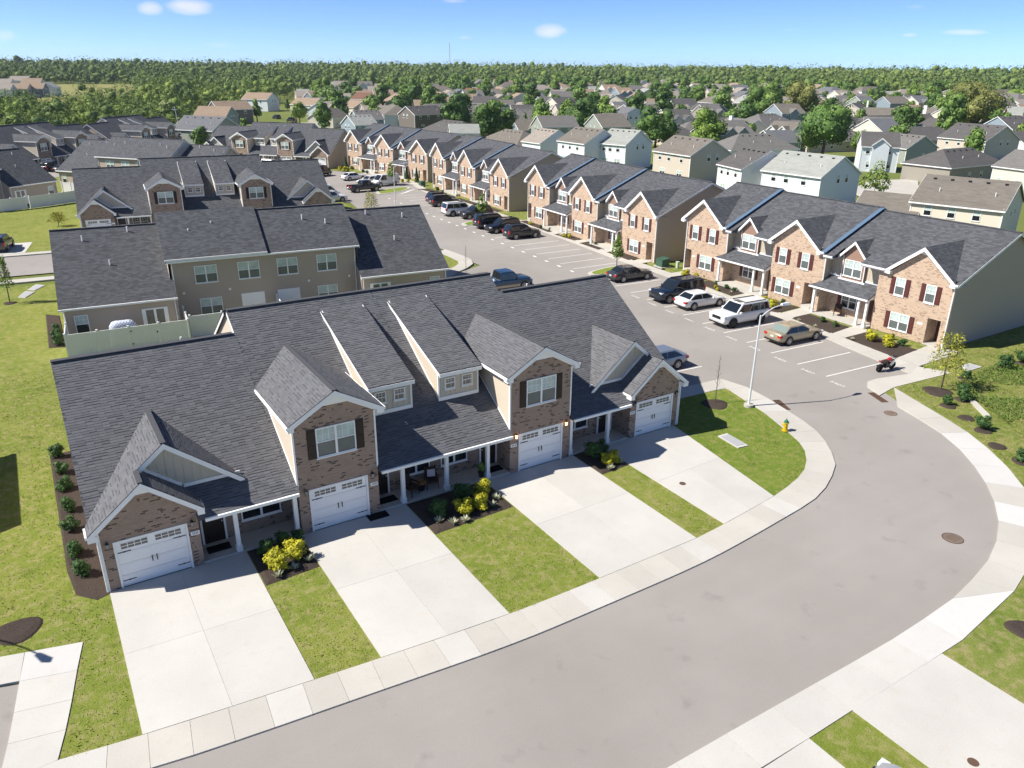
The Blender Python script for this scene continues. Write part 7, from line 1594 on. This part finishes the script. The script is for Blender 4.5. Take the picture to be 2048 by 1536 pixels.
def chair(x, y, rz, label, pillow=False):
    T = thing('porch_chair', label, 'chair', (x, y, .1), R(rz)); m = mat('brown_wicker', (.05, .028, .018), .6)
    obj('seat', MB().box(-.3, -.3, .38, .3, .28, .46), m, T); obj('backrest', MB().add([(-.3, .24, .46), (.3, .24, .46), (.3, .36, .95), (-.3, .36, .95), (-.3, .30, .46), (.3, .30, .46), (.3, .42, .95), (-.3, .42, .95)], [(0, 1, 2, 3), (7, 6, 5, 4), (0, 4, 5, 1), (3, 2, 6, 7), (1, 5, 6, 2), (0, 3, 7, 4)]), m, T)
    for sx in (-1, 1):
        obj('armrest', MB().box(sx * .3 - .03, -.28, .62, sx * .3 + .03, .28, .66), m, T)
        for sy in (-1, 1): obj('leg', MB().box(sx * .29 - .02, sy * .27 - .02, 0, sx * .29 + .02, sy * .27 + .02, .62), m, T)
    return T
chair(-.55, .75, -15, 'brown wicker porch chair with a pale pillow at the middle porch'); chair(-1.75, .6, 25, 'brown wicker porch chair behind the left column of the middle porch')
tag(obj('pillow', MB().box(-.2, -.06, -.17, .2, .06, .2), mat('pillow_cloth', (.62, .55, .58), .9), None, (-.50, .88, .82), R(-15)), 'pale pink pillow on the porch chair', 'pillow')
T = thing('fire_pit_table', 'low round porch table with an orange top between the chairs', 'table', (-1.15, .75, .1)); obj('bowl', MB().cyl((0, 0, 0), (0, 0, .42), .16, .28, 14), DARKM, T); obj('tabletop', MB().cyl((0, 0, .42), (0, 0, .46), .3, n=18), mat('amber_top', (.30, .17, .06), .5), T)
T = thing('potted_plant', 'potted fern on the middle porch by the right column', 'potted plant', (2.15, .35, .1)); obj('pot', MB().cyl((0, 0, 0), (0, 0, .32), .13, .18, 12), DARKM, T); fo = obj('foliage', shrub_mesh(('fern', 0), 1.0, .8, 260, .12, LEAF['mid'], 77), None, T, (0, 0, .3)); fo.scale = (.62, .62, .7)
for x, y, l, rz in [(-11.1, .75, 'black door mat at the first porch door', 0), (-3.05, .72, 'black door mat at the second porch door', 0), (-3.95, -.28, 'black mat before the second garage door', 0), (3.1, .72, 'black door mat at the third porch door', 0)]: tag(obj('door_mat', MB().box(-.5, -.28, 0, .5, .28, .02), MAT_BLACK, None, (x, y, .103 if y > 0 else .003), R(rz)), l, 'door mat')
T = thing('door_wreath', 'autumn wreath with orange and red flowers on the first dark door', 'wreath', (-11.1, 1.29, 1.65)); rg = np.random.default_rng(9); a = rg.uniform(0, 6.283, 260); P = np.stack([np.cos(a) * .2, rg.normal(0, .02, 260), np.sin(a) * .2], 1) + rg.normal(0, .025, (260, 3)); obj('flowers', np_quads_mesh('flowers', leaf_quads(P, np.tile([0, -1., 0], (260, 1)), .07, .9, .5, rg), m_leaf('wreath_flowers', (.35, .04, .02), (.55, .18, .02), (.5, .35, .05))), None, T)
chair(43.6, 9.4, -60, 'light chair on the porch of the nearest brick row')

# ------------------------------------------------------------------ timber yard fences behind the brick rows
WOODF = mat('weathered_timber', (.27, .20, .14), .9, .1)
def yard_fence(a, b, label, h=1.75):
    a = Vector(a); b = Vector(b); L = (b - a).length; T = thing('timber_fence', label, 'fence', (a.x, a.y, 0), math.atan2(b.y - a.y, b.x - a.x), 'timber yard fences')
    n = int(L / .3)
    pk = cmesh(('picket', h), lambda: MB().box(.01, -.012, .05, .28, .012, h), 'picket', WOODF)
    if L < 26:
        for i in range(n): obj('picket', pk, None, T, (i * .3, .02 * (i % 2), 0))
    obj('rail', MB().box(0, .02, .4, L, .06, .5).box(0, .02, h - .4, L, .06, h - .3), WOODF, T)
for (a, b, l) in [((63, 1), (63, 24), 'timber yard fence behind the nearest brick row, right half'), ((63, 26), (63.5, 48), 'timber yard fence behind the gap of the nearest brick rows'), ((66, 52), (66.5, 76), 'timber yard fence behind the second brick row'), ((63, 24), (78, 25), 'timber side fence left of the cream house'), ((66, 50), (84, 49), 'timber side fence behind the second brick row'), ((72, 96), (88, 97), 'timber side fence beside the pale blue house'), ((104, 36), (124, 40), 'timber fence beyond the cream house'), ((130, 46), (146, 44), 'timber fence right of the hip roofed house'), ((84, 206), (100, 214), 'timber fence by the dark taupe house')]: yard_fence(a, b, l)
# ------------------------------------------------------------------ vehicles
car('sedan', 'tan', 35.2, 7.25, -4, 'champagne gold sedan parked nose in at the nearest brick row', glass=1)
car('bigsuv', 'white', 34.9, 12.75, 176, 'large white SUV with a black grille, facing the road', low=True)
car('sedan', 'white', 35.6, 18.15, -4, 'white sedan parked nose in beside the large white SUV')
car('bigsuv', 'navy', 35.4, 21.0, 176, 'large black SUV facing the road beside the white sedan')
car('sedan', 'grey', 36.4, 29.0, -4, 'dark grey sedan parked beside the young leafy tree')
car('suv', 'black', 38.3, 52.6, -3, 'black SUV nose in, nearest of the three dark cars together')
car('suv', 'black', 38.2, 57.1, 177, 'black SUV with headlights to the road, middle of the three dark cars')
car('bigsuv', 'black', 38.6, 60.4, -3, 'black SUV with red tail lamp, farthest of the three dark cars')
car('suv', 'grey', 40.2, 67.9, 177, 'dark SUV facing the road beside the white large SUV')
car('bigsuv', 'white', 39.3, 71.2, -3, 'white large SUV seen from behind in the lot')
car('suv', 'black', 41.2, 79.7, -3, 'black SUV parked alone before the third brick row'); car('suv', 'black', 42.0, 82.4, -3, 'black SUV hidden mostly behind the lone one')
car('van', 'white', 42.2, 105.2, 190, 'white cargo van facing left at the farthest brick row', cargo=True)
car('sedan', 'white', 40.6, 108.8, 195, 'white sedan half hidden behind the cargo van')
car('sedan', 'white', 40.0, 115.3, 12, 'white sedan farthest out in the lot')
car('pickup', 'black', 36.0, 100.0, 3, 'black pickup truck standing across the lot')
car('van', 'black', 36.2, 123.6, 25, 'black van behind the third fourplex roof')
car('van', 'white', 27.6, 96.8, -8, 'white van with dark windscreen beside the third fourplex'); car('suv', 'white', 27.2, 92.0, -6, 'white car with dark wheels beside the third fourplex')
car('pickup', 'blue', 22.9, 32.1, -3, 'blue pickup truck with tan lower side behind the nearest roof', two_tone=True)
car('sedan', 'silver', 21.1, 8.1, 177, 'silver blue sedan half hidden behind the nearest roof', low=False)
car('suv', 'olive', -18.4, 76.6, 78, 'dark olive crossover in the driveway at the left edge', z=0.0)
car('suv', 'black', -8.6, 156.5, 45, 'dark car before the left fourplex, left one', z=0); car('sedan', 'black', -6.6, 154.0, 47, 'dark car before the left fourplex, right one', z=0)
car('suv', 'white', 31.8, 141.4, -50, 'white car before the fourplex beside the far brick row', z=0)
car('suv', 'navy', 81, 306, 100, 'dark car far up the short street', z=.1); car('pickup', 'black', 80.5, 284, 100, 'black pickup at the near end of the short street', z=.1)
car('pickup', 'red', 128, 70.5, 40, 'red pickup in the shade of the white gabled house', z=0); car('sedan', 'blue', 131, 74, 40, 'blue car in the garage shade of the white gabled house', z=0)
car('suv', 'light', 2.55, -24.6, 98, 'light grey car, only its roof showing at the bottom edge', z=0)
motorcycle(35.3, -.83, -4)
